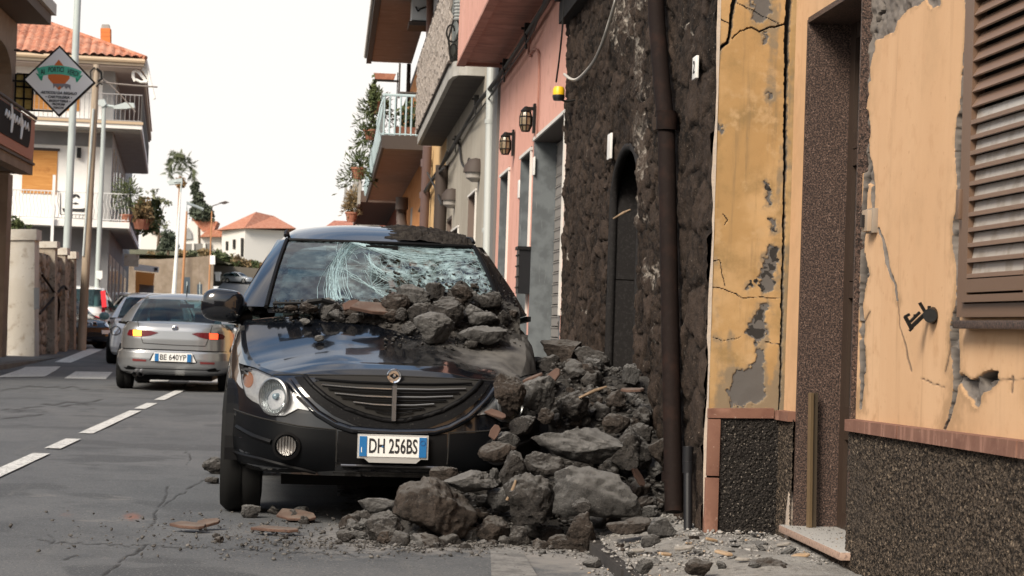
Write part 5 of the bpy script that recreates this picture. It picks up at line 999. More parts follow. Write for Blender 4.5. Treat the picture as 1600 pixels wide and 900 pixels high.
# far poles
wp = mat('white_post_paint', (.74, .73, .70), .5); op = mat('orange_post_paint', (.42, .20, .09), .8)
t, b = pole('street_lamp', 'white far street lamp post beside an orange one', (271, 468), (282, 300), 150, .19, .06, wp, 'street lamp'); MB().tube([b, onY(284, 284, 150), onY(272, 284, 150)], .07, 6).prism(PX_([(260, 283), (284, 278), (285, 286), (264, 289)], 150), (0, .5, 0)).build('lamp_head', pale_metal, t, None, True)
t, b = pole('street_lamp', 'slim orange far street lamp post beside a white one', (284, 468), (292, 330), 152, .11, .07, op, 'street lamp'); MB().tube([b, onY(292, 318, 152), onY(318, 327, 152)], .07, 6).prism(PX_([(291, 314), (318, 325), (317, 329), (292, 319)], 152), (0, .4, 0)).build('lamp_head', pale_metal, t, None, True)
t, b = pole('street_lamp', 'thin rusty street lamp post with white sign in front of the villas', (326, 470), (331, 330), 160, .08, .05, op, 'street lamp'); MB().prism(PX_([(342, 317), (352, 314), (358, 316), (350, 319)], 160), (0, .4, 0)).tube([b, onY(332, 322, 160), onY(346, 317, 160)], .04, 5).build('lamp_head', dark_trim, t, None, True); slab_px('notice', [(328, 399), (336, 399), (336, 413), (328, 413)], 159.8, .05, white_paint, t)
for i, (x0, x1, y0, y1) in enumerate(((287, 297, 433, 460), (308, 316, 444, 461))):
    t = thing('notice_board', ('larger dark blue notice board against the brown wall', 'smaller dark blue notice board close to the side road')[i], 'notice board', tuple(onY((x0+x1)/2, 470, 190))); slab_px('board', [(x0, y0), (x1, y0), (x1, y1), (x0, y1)], 190, .1, mat('dark_blue_board', (.05, .07, .09), .6), t); slab_px('post', [((x0+x1)/2-.5, y1-20), ((x0+x1)/2+.7, y1-20), ((x0+x1)/2+.7, 476), ((x0+x1)/2-.5, 476)], 189.9, .08, pale_metal, t)
t = thing('traffic_mirror', 'white boxy bin standing at the side road edge', 'bin', tuple(onY(340, 440, 245))); t.name = 'roadside_bin'; slab_px('body', [(336, 427), (344, 427), (343, 439), (337, 439)], 245, .8, white_paint, t); slab_px('lid', [(335, 425), (345, 425), (345, 428), (335, 428)], 244.9, .9, white_paint, t)
fc = thing('unseen_end_house', 'plain brown house added unseen behind the viewer to darken car reflections', 'house', (-6, -36, 0)); box_part('wall', -14, 2.1, -38, -35, 0, 9.5, brown_wall, fc)  # added out of view so the car front mirrors a dark street end
for x in (-11, -8, -5, -2): box_part('window', x, x+1.1, -34.99, -34.9, 4.2, 6, black_void, fc); box_part('window', x, x+1.1, -34.99, -34.9, .9, 2.8, black_void, fc)
# ------------------------------------------------------------------ cars. Local frame: x across, y away from the end that faces the camera
def paintm(name, col, rough=.28, metal=.3, coat=1., dust=None):
    m = mat(name, col, rough, metal, coat=coat)
    if dust:
        t = m.node_tree; N = t.nodes; K = t.links.new; b = N['Principled BSDF']; a = N.new('ShaderNodeAttribute'); a.attribute_name = 'dust'; tc = N.new('ShaderNodeTexCoord')
        n = N.new('ShaderNodeTexNoise'); n.inputs['Scale'].default_value = 11; n.inputs['Detail'].default_value = 7; n.inputs['Roughness'].default_value = .7; K(tc.outputs['Object'], n.inputs['Vector'])
        s = N.new('ShaderNodeMath'); s.operation = 'MULTIPLY_ADD'; K(n.outputs[0], s.inputs[0]); s.inputs[1].default_value = 1.1; s.inputs[2].default_value = -.55
        ad = N.new('ShaderNodeMath'); ad.operation = 'ADD'; K(s.outputs[0], ad.inputs[0]); K(a.outputs['Fac'], ad.inputs[1])
        r = N.new('ShaderNodeMapRange'); r.interpolation_type = 'SMOOTHSTEP'; r.inputs[1].default_value = .25; r.inputs[2].default_value = 1.0; K(ad.outputs[0], r.inputs[0])
        x = N.new('ShaderNodeMix'); x.data_type = 'RGBA'; K(r.outputs[0], x.inputs[0]); x.inputs[6].default_value = (*col, 1); x.inputs[7].default_value = (*dust, 1); K(x.outputs[2], b.inputs['Base Color'])
        q = N.new('ShaderNodeMapRange'); K(r.outputs[0], q.inputs[0]); q.inputs[3].default_value = rough; q.inputs[4].default_value = .85; K(q.outputs[0], b.inputs['Roughness'])
        c = N.new('ShaderNodeMapRange'); K(r.outputs[0], c.inputs[0]); c.inputs[3].default_value = coat; c.inputs[4].default_value = 0; K(c.outputs[0], b.inputs['Coat Weight'])
        q2 = N.new('ShaderNodeMapRange'); K(r.outputs[0], q2.inputs[0]); q2.inputs[3].default_value = metal; q2.inputs[4].default_value = 0; K(q2.outputs[0], b.inputs['Metallic'])
    return m
rubber = mat('tyre_rubber', (.010, .010, .010), .9, spec=.2, bump=[('noise', 60, .3, .004)])
rim_m = mat('alloy_rim', (.42, .42, .43), .35, .8)
trim_blk = mat('black_plastic_trim', (.004, .004, .0045), .5, spec=.15)
chrome = mat('chrome', (.72, .72, .74), .12, 1.)
car_in = mat('car_interior', (.035, .034, .034), .85)
plate_w = mat('plate_white', (.74, .74, .72), .45); plate_b = mat('plate_blue', (.012, .13, .34), .4)
clear_g = glass('clear_lens', (1, 1, 1), .95, refl=1.4)
dark_g = glass('car_glass', (.55, .78, .80), .62, refl=1.5)
lamp_in = mat('lamp_reflector', (.42, .43, .44), .28, .5, vary=[(60, (.35, .36, .38), .45, .6)])
red_lens = mat('dark_red_lens', (.10, .008, .012), .12); amber_lens = mat('amber_lens', (.20, .075, .025), .12)
lit_amber = mat('lit_amber', (.9, .4, .05), .3, emit=((1, .36, .03), 2.3)); lit_red = mat('lit_red', (.9, .12, .05), .3, emit=((1, .07, .02), 1.5))
class Car:
    def __init__(s, name, lab, loc, rz, L, W, n, zlo, zb, levels, top=.11, crown=((0, .02), (9, .02)), paint=None, group=None, cat='car', wheels=(.85, 3.5), rw=.33, nd=190):
        s.t = thing(name, lab, cat, loc, rz, group); s.L, s.W, s.n, s.zlo, s.top, s.paint, s.rw, s.wheels = L, W, n, zlo, top, paint, rw, wheels
        s.zbx = np.array(zb); s.lv = np.array(levels); s.cr = np.array(crown)
        s.nd = nd
    def zb(s, d): return np.interp(d, s.zbx[:, 0], s.zbx[:, 1])
    def ins(s, f): return np.interp(f, s.lv[:, 0], s.lv[:, 1])
    def half(s, d, i): return (s.W-i)*np.clip(1-np.abs((d-s.L/2)/(s.L/2-i))**s.n, 0, 1)**(1/s.n)
    def near(s, a, i): return s.L/2-(s.L/2-i)*np.clip(1-(np.abs(a)/(s.W-i))**s.n, 0, 1)**(1/s.n)
    def fd(s, a, z):
        d = 0.1
        for _ in range(4): f = np.clip((z-s.zlo)/(s.zb(d)-s.zlo), 0, 1); d = s.near(a, s.ins(f))
        return float(d)
    def top_z(s, a, d):
        w_ = s.half(d, s.top)+1e-6; return s.zb(d)+np.interp(d, s.cr[:, 0], s.cr[:, 1])*(1-np.clip(np.abs(a)/w_, 0, 1)**2.6)
    def shell(s, dust=None, dent=None, cabin=None):
        th = np.linspace(0, 2*math.pi, 4001); c, sn = np.cos(th), np.sin(th); x = s.W*np.sign(c)*np.abs(c)**(2/s.n); y = s.L/2*np.sign(sn)*np.abs(sn)**(2/s.n)
        ln = np.concatenate([[0], np.cumsum(np.hypot(np.diff(x), np.diff(y)))]); tt = np.interp(np.linspace(0, ln[-1], s.nd, endpoint=False), ln, th); c, sn = np.cos(tt), np.sin(tt)
        fs = np.unique(np.concatenate([np.linspace(0, 1, 22), s.lv[:, 0]])); P = []
        for f in fs:
            i = s.ins(f); a = (s.W-i)*np.sign(c)*np.abs(c)**(2/s.n); d = s.L/2+(s.L/2-i)*np.sign(sn)*np.abs(sn)**(2/s.n); z = s.zlo+f*(s.zb(d)-s.zlo); P.append(np.stack([a, d, z], -1))
        P = np.array(P); m, n = P.shape[:2]; i, j = np.meshgrid(np.arange(m-1), np.arange(n), indexing='ij'); j2 = (j+1) % n; F = np.stack([i*n+j, i*n+j2, (i+1)*n+j2, (i+1)*n+j], -1).reshape(-1, 4)
        V = P.reshape(-1, 3); cen = V[F].mean(1); kp = np.ones(len(F), bool)
        for dw in s.wheels: kp &= ~((np.hypot(cen[:, 1]-dw, cen[:, 2]-s.rw) < s.rw+.05) & (np.abs(cen[:, 0]) > s.W*.72))
        if dent is not None: V = dent(V)
        body = np_mesh('body', V, F[kp], s.paint, s.t, 180, attrs={'dust': dust(V)} if dust else None)
        k = (1-np.cos(np.linspace(0, math.pi, 90)))/2; d = s.top*1.02+(s.L-2.04*s.top)*k; d = np.unique(np.concatenate([d, np.linspace(s.top*1.02, s.top+.5, 24)])); u = np.linspace(-1, 1, 41); U, D_ = np.meshgrid(u, d, indexing='ij')
        A_ = U*s.half(D_, s.top); V = np.stack([A_, D_, s.zb(D_)+np.interp(D_, s.cr[:, 0], s.cr[:, 1])*(1-np.abs(U)**2.6)], -1).reshape(-1, 3); kp = None
        if dent is not None: V = dent(V)
        if cabin: uc = np.abs((U[1:, 1:]+U[:-1, :-1])/2); dc = (D_[1:, 1:]+D_[:-1, :-1])/2; kp = ~((dc > cabin[0]) & (dc < cabin[1]) & (uc < .88))
        s.deck = np_mesh('bonnet', V, grid_faces(41, len(d), kp), s.paint, s.t, 180, attrs={'dust': dust(V)} if dust else None)
        MB().bx(-s.W*.62, s.W*.62, s.top+.45, s.L-.4, s.zlo-.09, s.zlo+.0).bx(-s.W*.8, s.W*.8, s.top+.35, s.L-.3, s.zlo+.003, s.zlo+.03).build('underbody', trim_blk, s.t)
        for dw in s.wheels:                      # arch linings
            for sg in (-1, 1): MB().lathe([(s.rw+.05, sg*(s.W-.04)), (s.rw+.05, sg*(s.W-.34)), (0, sg*(s.W-.34))], (0, dw, s.rw), 20, 'x', (-5, 185)).build('wheel_arch', trim_blk, s.t)
        return body
    def cabin(s, scr, far, wside, glass_m=None, roofm=None, crown=.05, bulge=.08, side=True, roof_prof=None, ndent=None, roof_name='roof', screen_name='windscreen', attrs=None, nu=25, nv=15, rear_m=None):
        """scr/far: (d base, half width base, z base, d top, half width top, z top)"""
        g = glass_m or dark_g; u = np.linspace(-1, 1, nu); v = np.linspace(0, 1, nv)
        def screen(S_, sg, off=0.):
            U, Vv = np.meshgrid(u, v, indexing='ij'); d0, w0, z0, d1, w1, z1 = S_
            return np.stack([U*(w0+(w1-w0)*Vv), d0+(d1-d0)*Vv+sg*bulge*U**2*(1-.4*Vv), z0+(z1-z0)*Vv+.03*np.sin(Vv*math.pi)], -1)
        s.scr = screen(scr, 1); P = s.scr if ndent is None else ndent(s.scr)
        s.glass = np_mesh(screen_name, P.reshape(-1, 3), grid_faces(nu, nv), g, s.t, 180, attrs=attrs(P) if attrs else None)
        Pf = screen(far, -1); np_mesh('rear_window' if screen_name == 'windscreen' else 'windscreen', Pf.reshape(-1, 3), grid_faces(nu, nv), rear_m or dark_g, s.t, 180)
        k = np.linspace(0, 1, 26); U, Kk = np.meshgrid(np.linspace(-1, 1, 31), k, indexing='ij'); d = scr[3]+(far[3]-scr[3])*Kk+bulge*.6*U**2*(1-2*Kk); wr = scr[4]+(far[4]-scr[4])*Kk+.045*np.sin(np.clip(Kk*6, 0, 1)*math.pi/2)*np.sin(np.clip((1-Kk)*6, 0, 1)*math.pi/2)
        zr = (np.interp(Kk, [p[0] for p in roof_prof], [p[1] for p in roof_prof]) if roof_prof else scr[5]+(far[5]-scr[5])*Kk+.06*np.sin(Kk*math.pi)**.6)
        z = zr+crown*np.sin(np.clip(Kk*3.2, 0, 1)*math.pi/2)*(1-np.abs(U)**2.5)-.05*np.clip((np.abs(U)-.85)/.15, 0, 1)**2; s.roofP = np.stack([U*wr, d, z], -1)
        s.roof = np_mesh(roof_name, s.roofP.reshape(-1, 3), grid_faces(31, 26), roofm or s.paint, s.t, 180, attrs={'dust': np.zeros(U.size)})
        for sg in (-1, 1):
            ju = 0 if sg < 0 else nu-1; e0 = s.scr[ju]; e1 = Pf[ju]; K2 = np.linspace(0, 1, len(v))[:, None]
            out = np.array([sg, 0, 0.])
            g0 = e0+out*(.05+(wside-scr[1])*(1-K2))*np.array([1, 1, 1])+np.array([0, .16, 0]); g1 = e1+out*(.05+(wside-far[1])*(1-K2))-np.array([0, .16, 0])
            ra = s.roofP[0 if sg < 0 else 30]
            for a_, b_, nm in ((e0, g0, 'front_pillar'), (e1, g1, 'rear_pillar')):
                mid = (a_+b_)/2+out*.035+np.array([0, -.02 if nm[0] == 'f' else .02, 0]); q = MB().grid([a_, mid, b_]); q.build(nm, s.paint, s.t, 60)
            W_ = np.linspace(0, 1, 12)[:, None, None]; q = MB().grid(np.array([g0+(g1-g0)*w_ for w_ in np.linspace(0, 1, 12)])); q.build('side_window', dark_g, s.t, 180)
            top0, top1 = g0[-1], g1[-1]; q = MB(); q.grid([[ra[0], *[p for p in ra[1:-1]], ra[-1]], [top0+(top1-top0)*t_ for t_ in np.linspace(0, 1, len(ra))]]); q.build('roof_rail_panel', s.paint, s.t, 60)
            mp0 = g0[0]+(g1[0]-g0[0])*.45; mp1 = top0+(top1-top0)*.45; MB().beam(mp0+out*.006, mp1+out*.006, .09, .02, (sg, 0, 0)).build('door_pillar', trim_blk, s.t)
            lo = g0[0]-np.array([0, 0, .02]); hi = g1[0]-np.array([0, 0, .02]); MB().beam(lo+out*.01, hi+out*.01, .03, .03).build('window_trim', trim_blk, s.t)
    def wheel(s, ribs=5):
        for dw in s.wheels:
            for sg in (-1, 1):
                x0 = sg*(s.W-.03); x1 = sg*(s.W-.25); r_ = s.rw
                wt = MB().lathe([(r_*.62, x0), (r_*.9, x0+sg*.012), (r_*.985, x0-sg*.02), (r_, x0-sg*.045), (r_*.995, (x0+x1)/2+sg*.012), (r_*.97, (x0+x1)/2), (r_*.995, (x0+x1)/2-sg*.012), (r_, x1+sg*.045), (r_*.97, x1+sg*.01), (r_*.7, x1), (0, x1)], (0, dw, r_), 36, 'x').build('wheel', rubber, s.t, 40)
                q = MB().lathe([(r_*.62, x0-sg*.0), (r_*.6, x0-sg*.03), (r_*.5, x0-sg*.06), (0, x0-sg*.07)], (0, dw, r_), 24, 'x')
                for k in range(ribs): a = 2*math.pi*k/ribs; q.beam((x0-sg*.02, dw, r_), (x0-sg*.015, dw+r_*.6*math.cos(a), r_+r_*.6*math.sin(a)), .05, .03, (1, 0, 0))
                q.build('rim', rim_m, wt, 40)
    def patch(s, name, poly, e, m, parent=None, h=.03, deep=.012, ends=None, flat=None, lab=None):
        pts = []
        n = len(poly)
        for k in range(n):
            p, q = poly[k], poly[(k+1) % n]; c = max(1, int(math.hypot(q[0]-p[0], q[1]-p[1])/h))
            pts += [(p[0]+(q[0]-p[0])*i/c, p[1]+(q[1]-p[1])*i/c) for i in range(c)]
        nb = len(pts); ax = np.arange(min(p[0] for p in poly), max(p[0] for p in poly), h); az = np.arange(min(p[1] for p in poly), max(p[1] for p in poly), h)
        if len(ax) and len(az):
            A_, B_ = np.meshgrid(ax, az, indexing='ij'); sd = inpoly(A_, B_, poly); ok = sd < -h*.45; pts += list(zip(A_[ok], B_[ok]))
        V2, E2, F2, _, _, _ = delaunay_2d_cdt([Vector(p) for p in pts], [], [list(range(nb))], 1, 1e-6)
        V = [(p.x, (s.fd(p.x, p.y) if flat is None else flat)-e, p.y) for p in V2]; F = [tuple(f) for f in F2]; cnt = {}
        for f in F:
            for i in range(len(f)): a, b = f[i], f[(i+1) % len(f)]; cnt[(min(a, b), max(a, b))] = cnt.get((min(a, b), max(a, b)), 0)+1
        b0 = len(V); V += [(x, y+deep, z) for x, y, z in V]
        for (a, b), c in cnt.items():
            if c == 1: F.append((a, b, b+b0, a+b0))
        q = MB(); q.v = V; q.f = F
        o = q.build(name, m, parent or s.t, 35); bm = bmesh.new(); bm.from_mesh(o.data); bmesh.ops.delete(bm, geom=[v for v in bm.verts if not v.link_faces], context='VERTS'); bm.to_mesh(o.data); bm.free()
        if lab: o['label'] = lab
        return o
    def line(s, pts, e, r_, m, name='seam', parent=None, n=5, sub=8):
        P = []
        for (x0, z0), (x1, z1) in zip(pts[:-1], pts[1:]):
            for k in range(sub): a, z = x0+(x1-x0)*k/sub, z0+(z1-z0)*k/sub; P.append((a, s.fd(a, z)-e, z))
        P.append((pts[-1][0], s.fd(*pts[-1])-e, pts[-1][1])); return MB().tube(P, r_, n).build(name, m, parent or s.t, 60)
    def seats(s, rows, w_=.36, zs=.3, top=.95, head=1.12):
        q = MB()
        for d, facing in rows:
            for a in (-w_, w_): q.box((a, d, zs+.12), (.48, .5, .2)).box((a, d+facing*.22, (zs+top)/2+.1), (.46, .14, top-zs), (facing*-.15, 0, 0)).box((a, d+facing*.3, head), (.26, .1, .17))
        o = q.build('seats', car_in, s.t); bevel(o, .04); return o
def plate(c, txt, a, z, w_, h_, e, parent, fr_m, surround=.012, xs=1., tilt=0.):
    d = c.fd(a, z)-e; pl = MB().box((a, d, z), (w_+surround*2, .014, h_+surround*2)).build('number_plate', fr_m, parent); 
    MB().box((a, d-.008, z), (w_, .006, h_)).build('plate_face', plate_w, pl); 
    for sg in (-1, 1): MB().box((a+sg*(w_/2-w_*.055), d-.0125, z), (w_*.11, .004, h_*.98)).build('blue_band', plate_b, pl)
    text('characters', txt, h_*1.0, black_ink, pl, frame((a, d-.0125, z), (1, 0, 0), (0, 0, 1)), .001, xs, weight=.0015, fit=w_*.72); return pl
def circ(a, z, ra, rz=None, n=20, a0=0, a1=360): return [(a+ra*math.cos(R(a0+(a1-a0)*k/n)), z+(rz or ra)*math.sin(R(a0+(a1-a0)*k/n))) for k in range(n)]

# ---------------------------------------------------------------- the crushed black car
SUV_LOC, SUV_RZ = (.345, 10.6, 0), R(1.5)
suv_paint = paintm('black_car_paint', (.004, .005, .0075), .14, .0, 1., dust=(.13, .124, .118))
suv = Car('crushed_car', 'black crossover car with shattered windscreen and rubble on its bonnet', SUV_LOC, SUV_RZ, 4.45, .935, 4.5, .27,
          [(0, .80), (.15, .805), (.3, .815), (.5, .84), (.7, .885), (.9, .95), (1.2, 1.075), (1.5, 1.11), (3.5, 1.13), (4.2, 1.06), (4.45, .98)],
          [(0, .075), (.06, .03), (.18, .005), (.32, 0), (.5, .012), (.62, .02), (.78, .035), (.9, .062), (.96, .085), (1, .112)], top=.112,
          crown=((0, 0), (.112, .0), (.16, .035), (.25, .055), (.5, .085), (.8, .095), (1.15, .075), (1.5, .02), (4, .02), (4.45, 0)), paint=suv_paint, wheels=(.86, 3.6), rw=.35, nd=260)
def suv_dust(V): a, d, z = V[:, 0], V[:, 1], V[:, 2]; return np.clip(smooth(a, -.12, .55)*.62*smooth(d, .12, .5)*(z > .7)+smooth(a, .45, .85)*.28+.10*(z > .78)*smooth(d, .5, 1.1)+.09*(z > .78)+.2*smooth(a, .4, .8)*smooth(z, .6, .85), 0, .85)
def suv_dent(V):
    V = V.copy(); a, d, z = V[:, 0], V[:, 1], V[:, 2]; k = smooth(a, .28, .75)*smooth(z, .62, .8)*(d < 1.6)
    V[:, 2] += k*(n2(a, d, 3.2, 4, 4.)*.060-.022); V[:, 0] += k*n2(d, z, 4., 3, 9.)*.02; 
    k2 = smooth(np.abs(a), .12, .3)*(1-smooth(np.abs(a), .3, .62))*smooth(d, .15, .4)*(1-smooth(d, .8, 1.1))*(z > .78); V[:, 2] += .016*k2; return V
suv.shell(suv_dust, suv_dent, cabin=(1.28, 3.9))
def cr_lines():
    """crack lines of the windscreen as points (u, v) of its surface, measured on the photo"""
    def uv(px, py):
        v = .5
        for _ in range(6):
            xl = 420+(445-420)*v; xr = 805+(738-805)*v; u = (px-xl)/(xr-xl); yb_ = 472+18*u; yt_ = 376+10*u; v = (yb_-py)/(yb_-yt_)
        return u*2-1, v
    g = np.random.default_rng(3); out = []
    def curve(p0, p1, p2, j, wd, n=9, brk=0):
        pts = []
        for k in range(n):
            t_ = k/(n-1); x = (1-t_)**2*p0[0]+2*t_*(1-t_)*p1[0]+t_*t_*p2[0]+g.normal()*j; y = (1-t_)**2*p0[1]+2*t_*(1-t_)*p1[1]+t_*t_*p2[1]+g.normal()*j*.6; pts.append(uv(x, y))
        out.append((pts, wd))
    for k in range(40): s_ = g.normal()*8; curve((548+g.normal()*9, 378), (508+s_*.8+g.random()*8, 425), (530+s_*1.3, 468), 1.7, g.uniform(.0012, .003), 7)
    for k in range(26): o_ = g.normal()*6; curve((542+g.random()*14, 377+abs(o_)*.4), (590+o_, 402+o_*.8), (690+g.normal()*35, 400+o_), 1.9, g.uniform(.0012, .0032))
    for k in range(8): o_ = g.normal()*5; curve((640, 398+o_), (700, 402+o_), (772, 408+o_*2), 1.2, g.uniform(.0015, .003))
    for k in range(16): r_ = 8+6*k; curve((575, 398+2*k), (572+r_*.45, 432+k), (600+r_*1.2, 442-k*2), 1.2, g.uniform(.001, .0022))
    for k in range(30): a = g.uniform(-2.8, .7); L_ = g.uniform(25, 75); curve((585, 452), (585+L_*.5*math.cos(a)+g.normal()*6, 450+L_*.4*math.sin(a)), (585+L_*math.cos(a), 450+L_*.75*math.sin(a)), 1.2, g.uniform(.001, .0022), 7)
    for k in range(190): x, y = g.uniform(630, 775), g.uniform(395, 452); a = g.uniform(0, 6.3); L_ = g.uniform(5, 20); curve((x, y), (x+L_*.5*math.cos(a)+g.normal(), y+L_*.3*math.sin(a)), (x+L_*math.cos(a+.1), y+L_*.6*math.sin(a+.1)), .3, g.uniform(.0009, .002), 3)
    for k in range(60): x, y = g.uniform(545, 640), g.uniform(384, 440); a = g.uniform(0, 6.3); L_ = g.uniform(6, 24); curve((x, y), (x+L_*.5*math.cos(a)+g.normal(), y+L_*.3*math.sin(a)), (x+L_*math.cos(a+.1), y+L_*.6*math.sin(a+.1)), .3, g.uniform(.0009, .0018), 3)
    return out, uv
LINES, uvf = cr_lines()
def ws_dent(P):
    P = P.copy(); U = P[..., 0]/.68; Vv = (P[..., 2]-1.18)/.42; k = np.exp(-((U-.45)/.42)**2-((Vv-.45)/.45)**2); P[..., 1] += .085*k+.03*n2(U*1., Vv*1., 2.6, 3, 5.)*smooth(U, -.35, .1); P[..., 2] -= .05*k; return P
def ws_attr(P):
    U = P[..., 0]/.68; Vv = (P[..., 2]-1.18)/.42
    fr = .12+.35*np.exp(-((U+.33+.1*Vv)/.12)**2)+.15*smooth(U, -.4, -.1)+.75*smooth(U, -.25, .1)*np.clip(.35+n2(U, Vv, 3.2, 3, 2.)*.55, 0, 1)+.5*np.exp(-((U-.75)/.3)**2-((Vv-.35)/.35)**2)+.75*np.exp(-((U-.3)/.22)**2-((Vv-.62)/.16)**2)+.5*np.exp(-((U-.55)/.2)**2-((Vv-.85)/.12)**2)
    return {'frost': np.clip(fr, 0, 1).ravel()}
def frost_glass():
    m = glass('shattered_glass', (.42, .60, .64), .36, refl=2.5); t = m.node_tree; N = t.nodes; K = t.links.new; o = [n for n in N if n.type == 'OUTPUT_MATERIAL'][0]; last = o.inputs[0].links[0].from_socket
    a = N.new('ShaderNodeAttribute'); a.attribute_name = 'frost'; tc = N.new('ShaderNodeTexCoord'); v = N.new('ShaderNodeTexVoronoi'); v.feature = 'DISTANCE_TO_EDGE'; v.inputs['Scale'].default_value = 26; K(tc.outputs['Object'], v.inputs['Vector'])
    n = N.new('ShaderNodeTexNoise'); n.inputs['Scale'].default_value = 16; n.inputs['Detail'].default_value = 6; K(tc.outputs['Object'], n.inputs['Vector'])
    r = N.new('ShaderNodeMapRange'); r.inputs[1].default_value = .42; r.inputs[2].default_value = .66; K(n.outputs[0], r.inputs[0]); e = N.new('ShaderNodeMapRange'); e.inputs[1].default_value = .0; e.inputs[2].default_value = .06; e.inputs[3].default_value = .55; e.inputs[4].default_value = 0; K(v.outputs['Distance'], e.inputs[0])
    mxx = N.new('ShaderNodeMath'); mxx.operation = 'MAXIMUM'; K(r.outputs[0], mxx.inputs[0]); K(e.outputs[0], mxx.inputs[1]); mu = N.new('ShaderNodeMath'); mu.operation = 'MULTIPLY'; K(a.outputs['Fac'], mu.inputs[0]); K(mxx.outputs[0], mu.inputs[1])
    df = N.new('ShaderNodeBsdfDiffuse'); df.inputs[0].default_value = (.30, .40, .43, 1); m2 = N.new('ShaderNodeMixShader'); K(mu.outputs[0], m2.inputs[0]); K(last, m2.inputs[1]); K(df.outputs[0], m2.inputs[2]); K(m2.outputs[0], o.inputs[0]); return m
suv.cabin((1.10, .70, 1.165, 1.93, .59, 1.595), (4.25, .66, 1.08, 3.75, .56, 1.60), .815, frost_glass(), roof_prof=[(0, 1.592), (.06, 1.612), (.14, 1.637), (.24, 1.658), (.4, 1.67), (.6, 1.66), (1, 1.58)], crown=.065, bulge=.10, ndent=ws_dent, attrs=ws_attr, nu=61, nv=31, rear_m=glass('privacy_glass', (.5, .75, .8), .34))
def on_ws(u, v, off=.004):
    Pd = ws_dent(suv.scr); x, y = (u+1)/2*60, v*30; i, j = int(np.clip(x, 0, 59)), int(np.clip(y, 0, 29)); fx_, fy_ = x-i, y-j
    p = (Pd[i, j]*(1-fx_)+Pd[i+1, j]*fx_)*(1-fy_)+(Pd[i, j+1]*(1-fx_)+Pd[i+1, j+1]*fx_)*fy_; return tuple(p+np.array([0, -off*.8, off*.6]))
q = MB()
for pts, wd in LINES:
    P = [on_ws(np.clip(u, -.97, .97), np.clip(v, .02, .98)) for u, v in pts]; q.tube(P, wd*.55, 3, False)
q.build('crack_lines', mat('cracked_glass_white', (.32, .44, .47), .4), suv.glass)
MB().tube([(suv.scr[0, k][0], suv.scr[0, k][1]-.012, suv.scr[0, k][2]) for k in range(31)], .014, 6).tube([(suv.scr[60, k][0], suv.scr[60, k][1]-.012, suv.scr[60, k][2]) for k in range(31)], .014, 6).tube([(p[0], p[1]-.006, p[2]) for p in suv.scr[:, 30]], .012, 6).build('screen_seal', trim_blk, suv.glass)
q = MB()
for k in range(12): pass
MB().grid([[(p[0]*.98, p[1]-.06, p[2]-.035) for p in suv.scr[:, 0]], [(p[0]*1.0, p[1]+.02, p[2]-.004) for p in suv.scr[:, 0]]]).build('cowl', trim_blk, suv.t)
MB().tube([(-.66, 1.13, 1.185), (-.40, 1.07, 1.198)], .010, 6).tube([(-.46, 1.065, 1.198), (-.38, 1.05, 1.212), (-.30, 1.055, 1.192)], .017, 6).build('wiper', trim_blk, suv.t)
for sg in (-1, 1): MB().tube([(sg*.60, 2.12, 1.625), (sg*.598, 2.25, 1.655), (sg*.59, 2.8, 1.685), (sg*.585, 3.5, 1.65), (sg*.59, 3.6, 1.62)], .012, 8).build('roof_bar', trim_blk, suv.t, 60)
q = MB().bx(-.70, .70, 1.25, 1.62, .98, 1.08); o = q.build('dashboard', car_in, suv.t); bevel(o, .05)
suv.seats([(2.35, 1)], .36, .55, 1.12, 1.30)
MB().bx(-.6, .6, 3.3, 3.5, .6, 1.1).build('rear_seat', car_in, suv.t)
MB().tube([(-.36+.19*math.cos(R(a)), 1.72+.06*math.sin(R(a)), 1.02+.18*math.sin(R(a))) for a in range(0, 361, 20)], .014, 6).build('steering_wheel', trim_blk, suv.t, 60)
ab = MB().lathe([(0, -.06), (.16, -.055), (.24, 0), (.16, .06), (0, .075)], (-.36, 1.72, 1.13), 20, 'y').build('beige_reflection', mat('reflection_beige', (.38, .33, .27), .9, bump=[('noise', 7, .8, .04)]), suv.t, 60)  # beige form added for the cloud reflection in the windscreen
MB().box((0, 1.86, 1.545), (.20, .03, .06)).build('inner_mirror', trim_blk, suv.t)
MB().bx(-.85, .85, 1.2, 4.0, .3, .36).bx(-.86, -.83, 1.2, 4.0, .36, 1.0).bx(.83, .86, 1.2, 4.0, .36, 1.0).bx(-.85, .85, 1.16, 1.2, .3, 1.05).build('cabin_floor', car_in, suv.t)
suv.wheel()
# front end
gr_top = [(-.475, .795), (-.3, .803), (0, .806), (.3, .803), (.475, .795)]
def mirror(p): return [(-a, z) for a, z in p[::-1]]
VL = [(-.475, .795), (-.43, .745), (-.36, .69), (-.26, .635), (-.15, .598), (-.06, .578), (0, .573)]; VR = [(-a, z) for a, z in VL[::-1]]
suv.patch('grille', VL+VR[1:]+[(.3, .803), (0, .806), (-.3, .803)], .004, black_void, h=.035)
gm = suv.t.children[-1]
for z, hw, mm_, r_ in ((.742, .385, chrome, .0055), (.700, .315, chrome, .0055), (.657, .215, chrome, .005), (.772, .42, trim_blk, .006), (.722, .35, trim_blk, .005), (.68, .28, trim_blk, .005), (.636, .16, trim_blk, .005), (.615, .1, trim_blk, .004)):
    zl = z+.006
    for sg in (-1, 1): suv.line([(sg*.012, z), (sg*hw*.5, z+.002), (sg*hw, zl+.006)], .018, r_, mm_ if sg < 0 or mm_ is trim_blk else mat('dirty_chrome', (.20, .20, .20), .4, .8), 'chrome_bar' if mm_ is chrome else 'grille_bar', gm)
suv.line(VL+VR[1:], .008, .014, trim_blk, 'grille_surround', gm, 6)
MB().box((0, suv.fd(0, .66)-.036, .667), (.022, .03, .185)).build('centre_bar', mat('dark_chrome', (.25, .25, .26), .3, .9), gm)
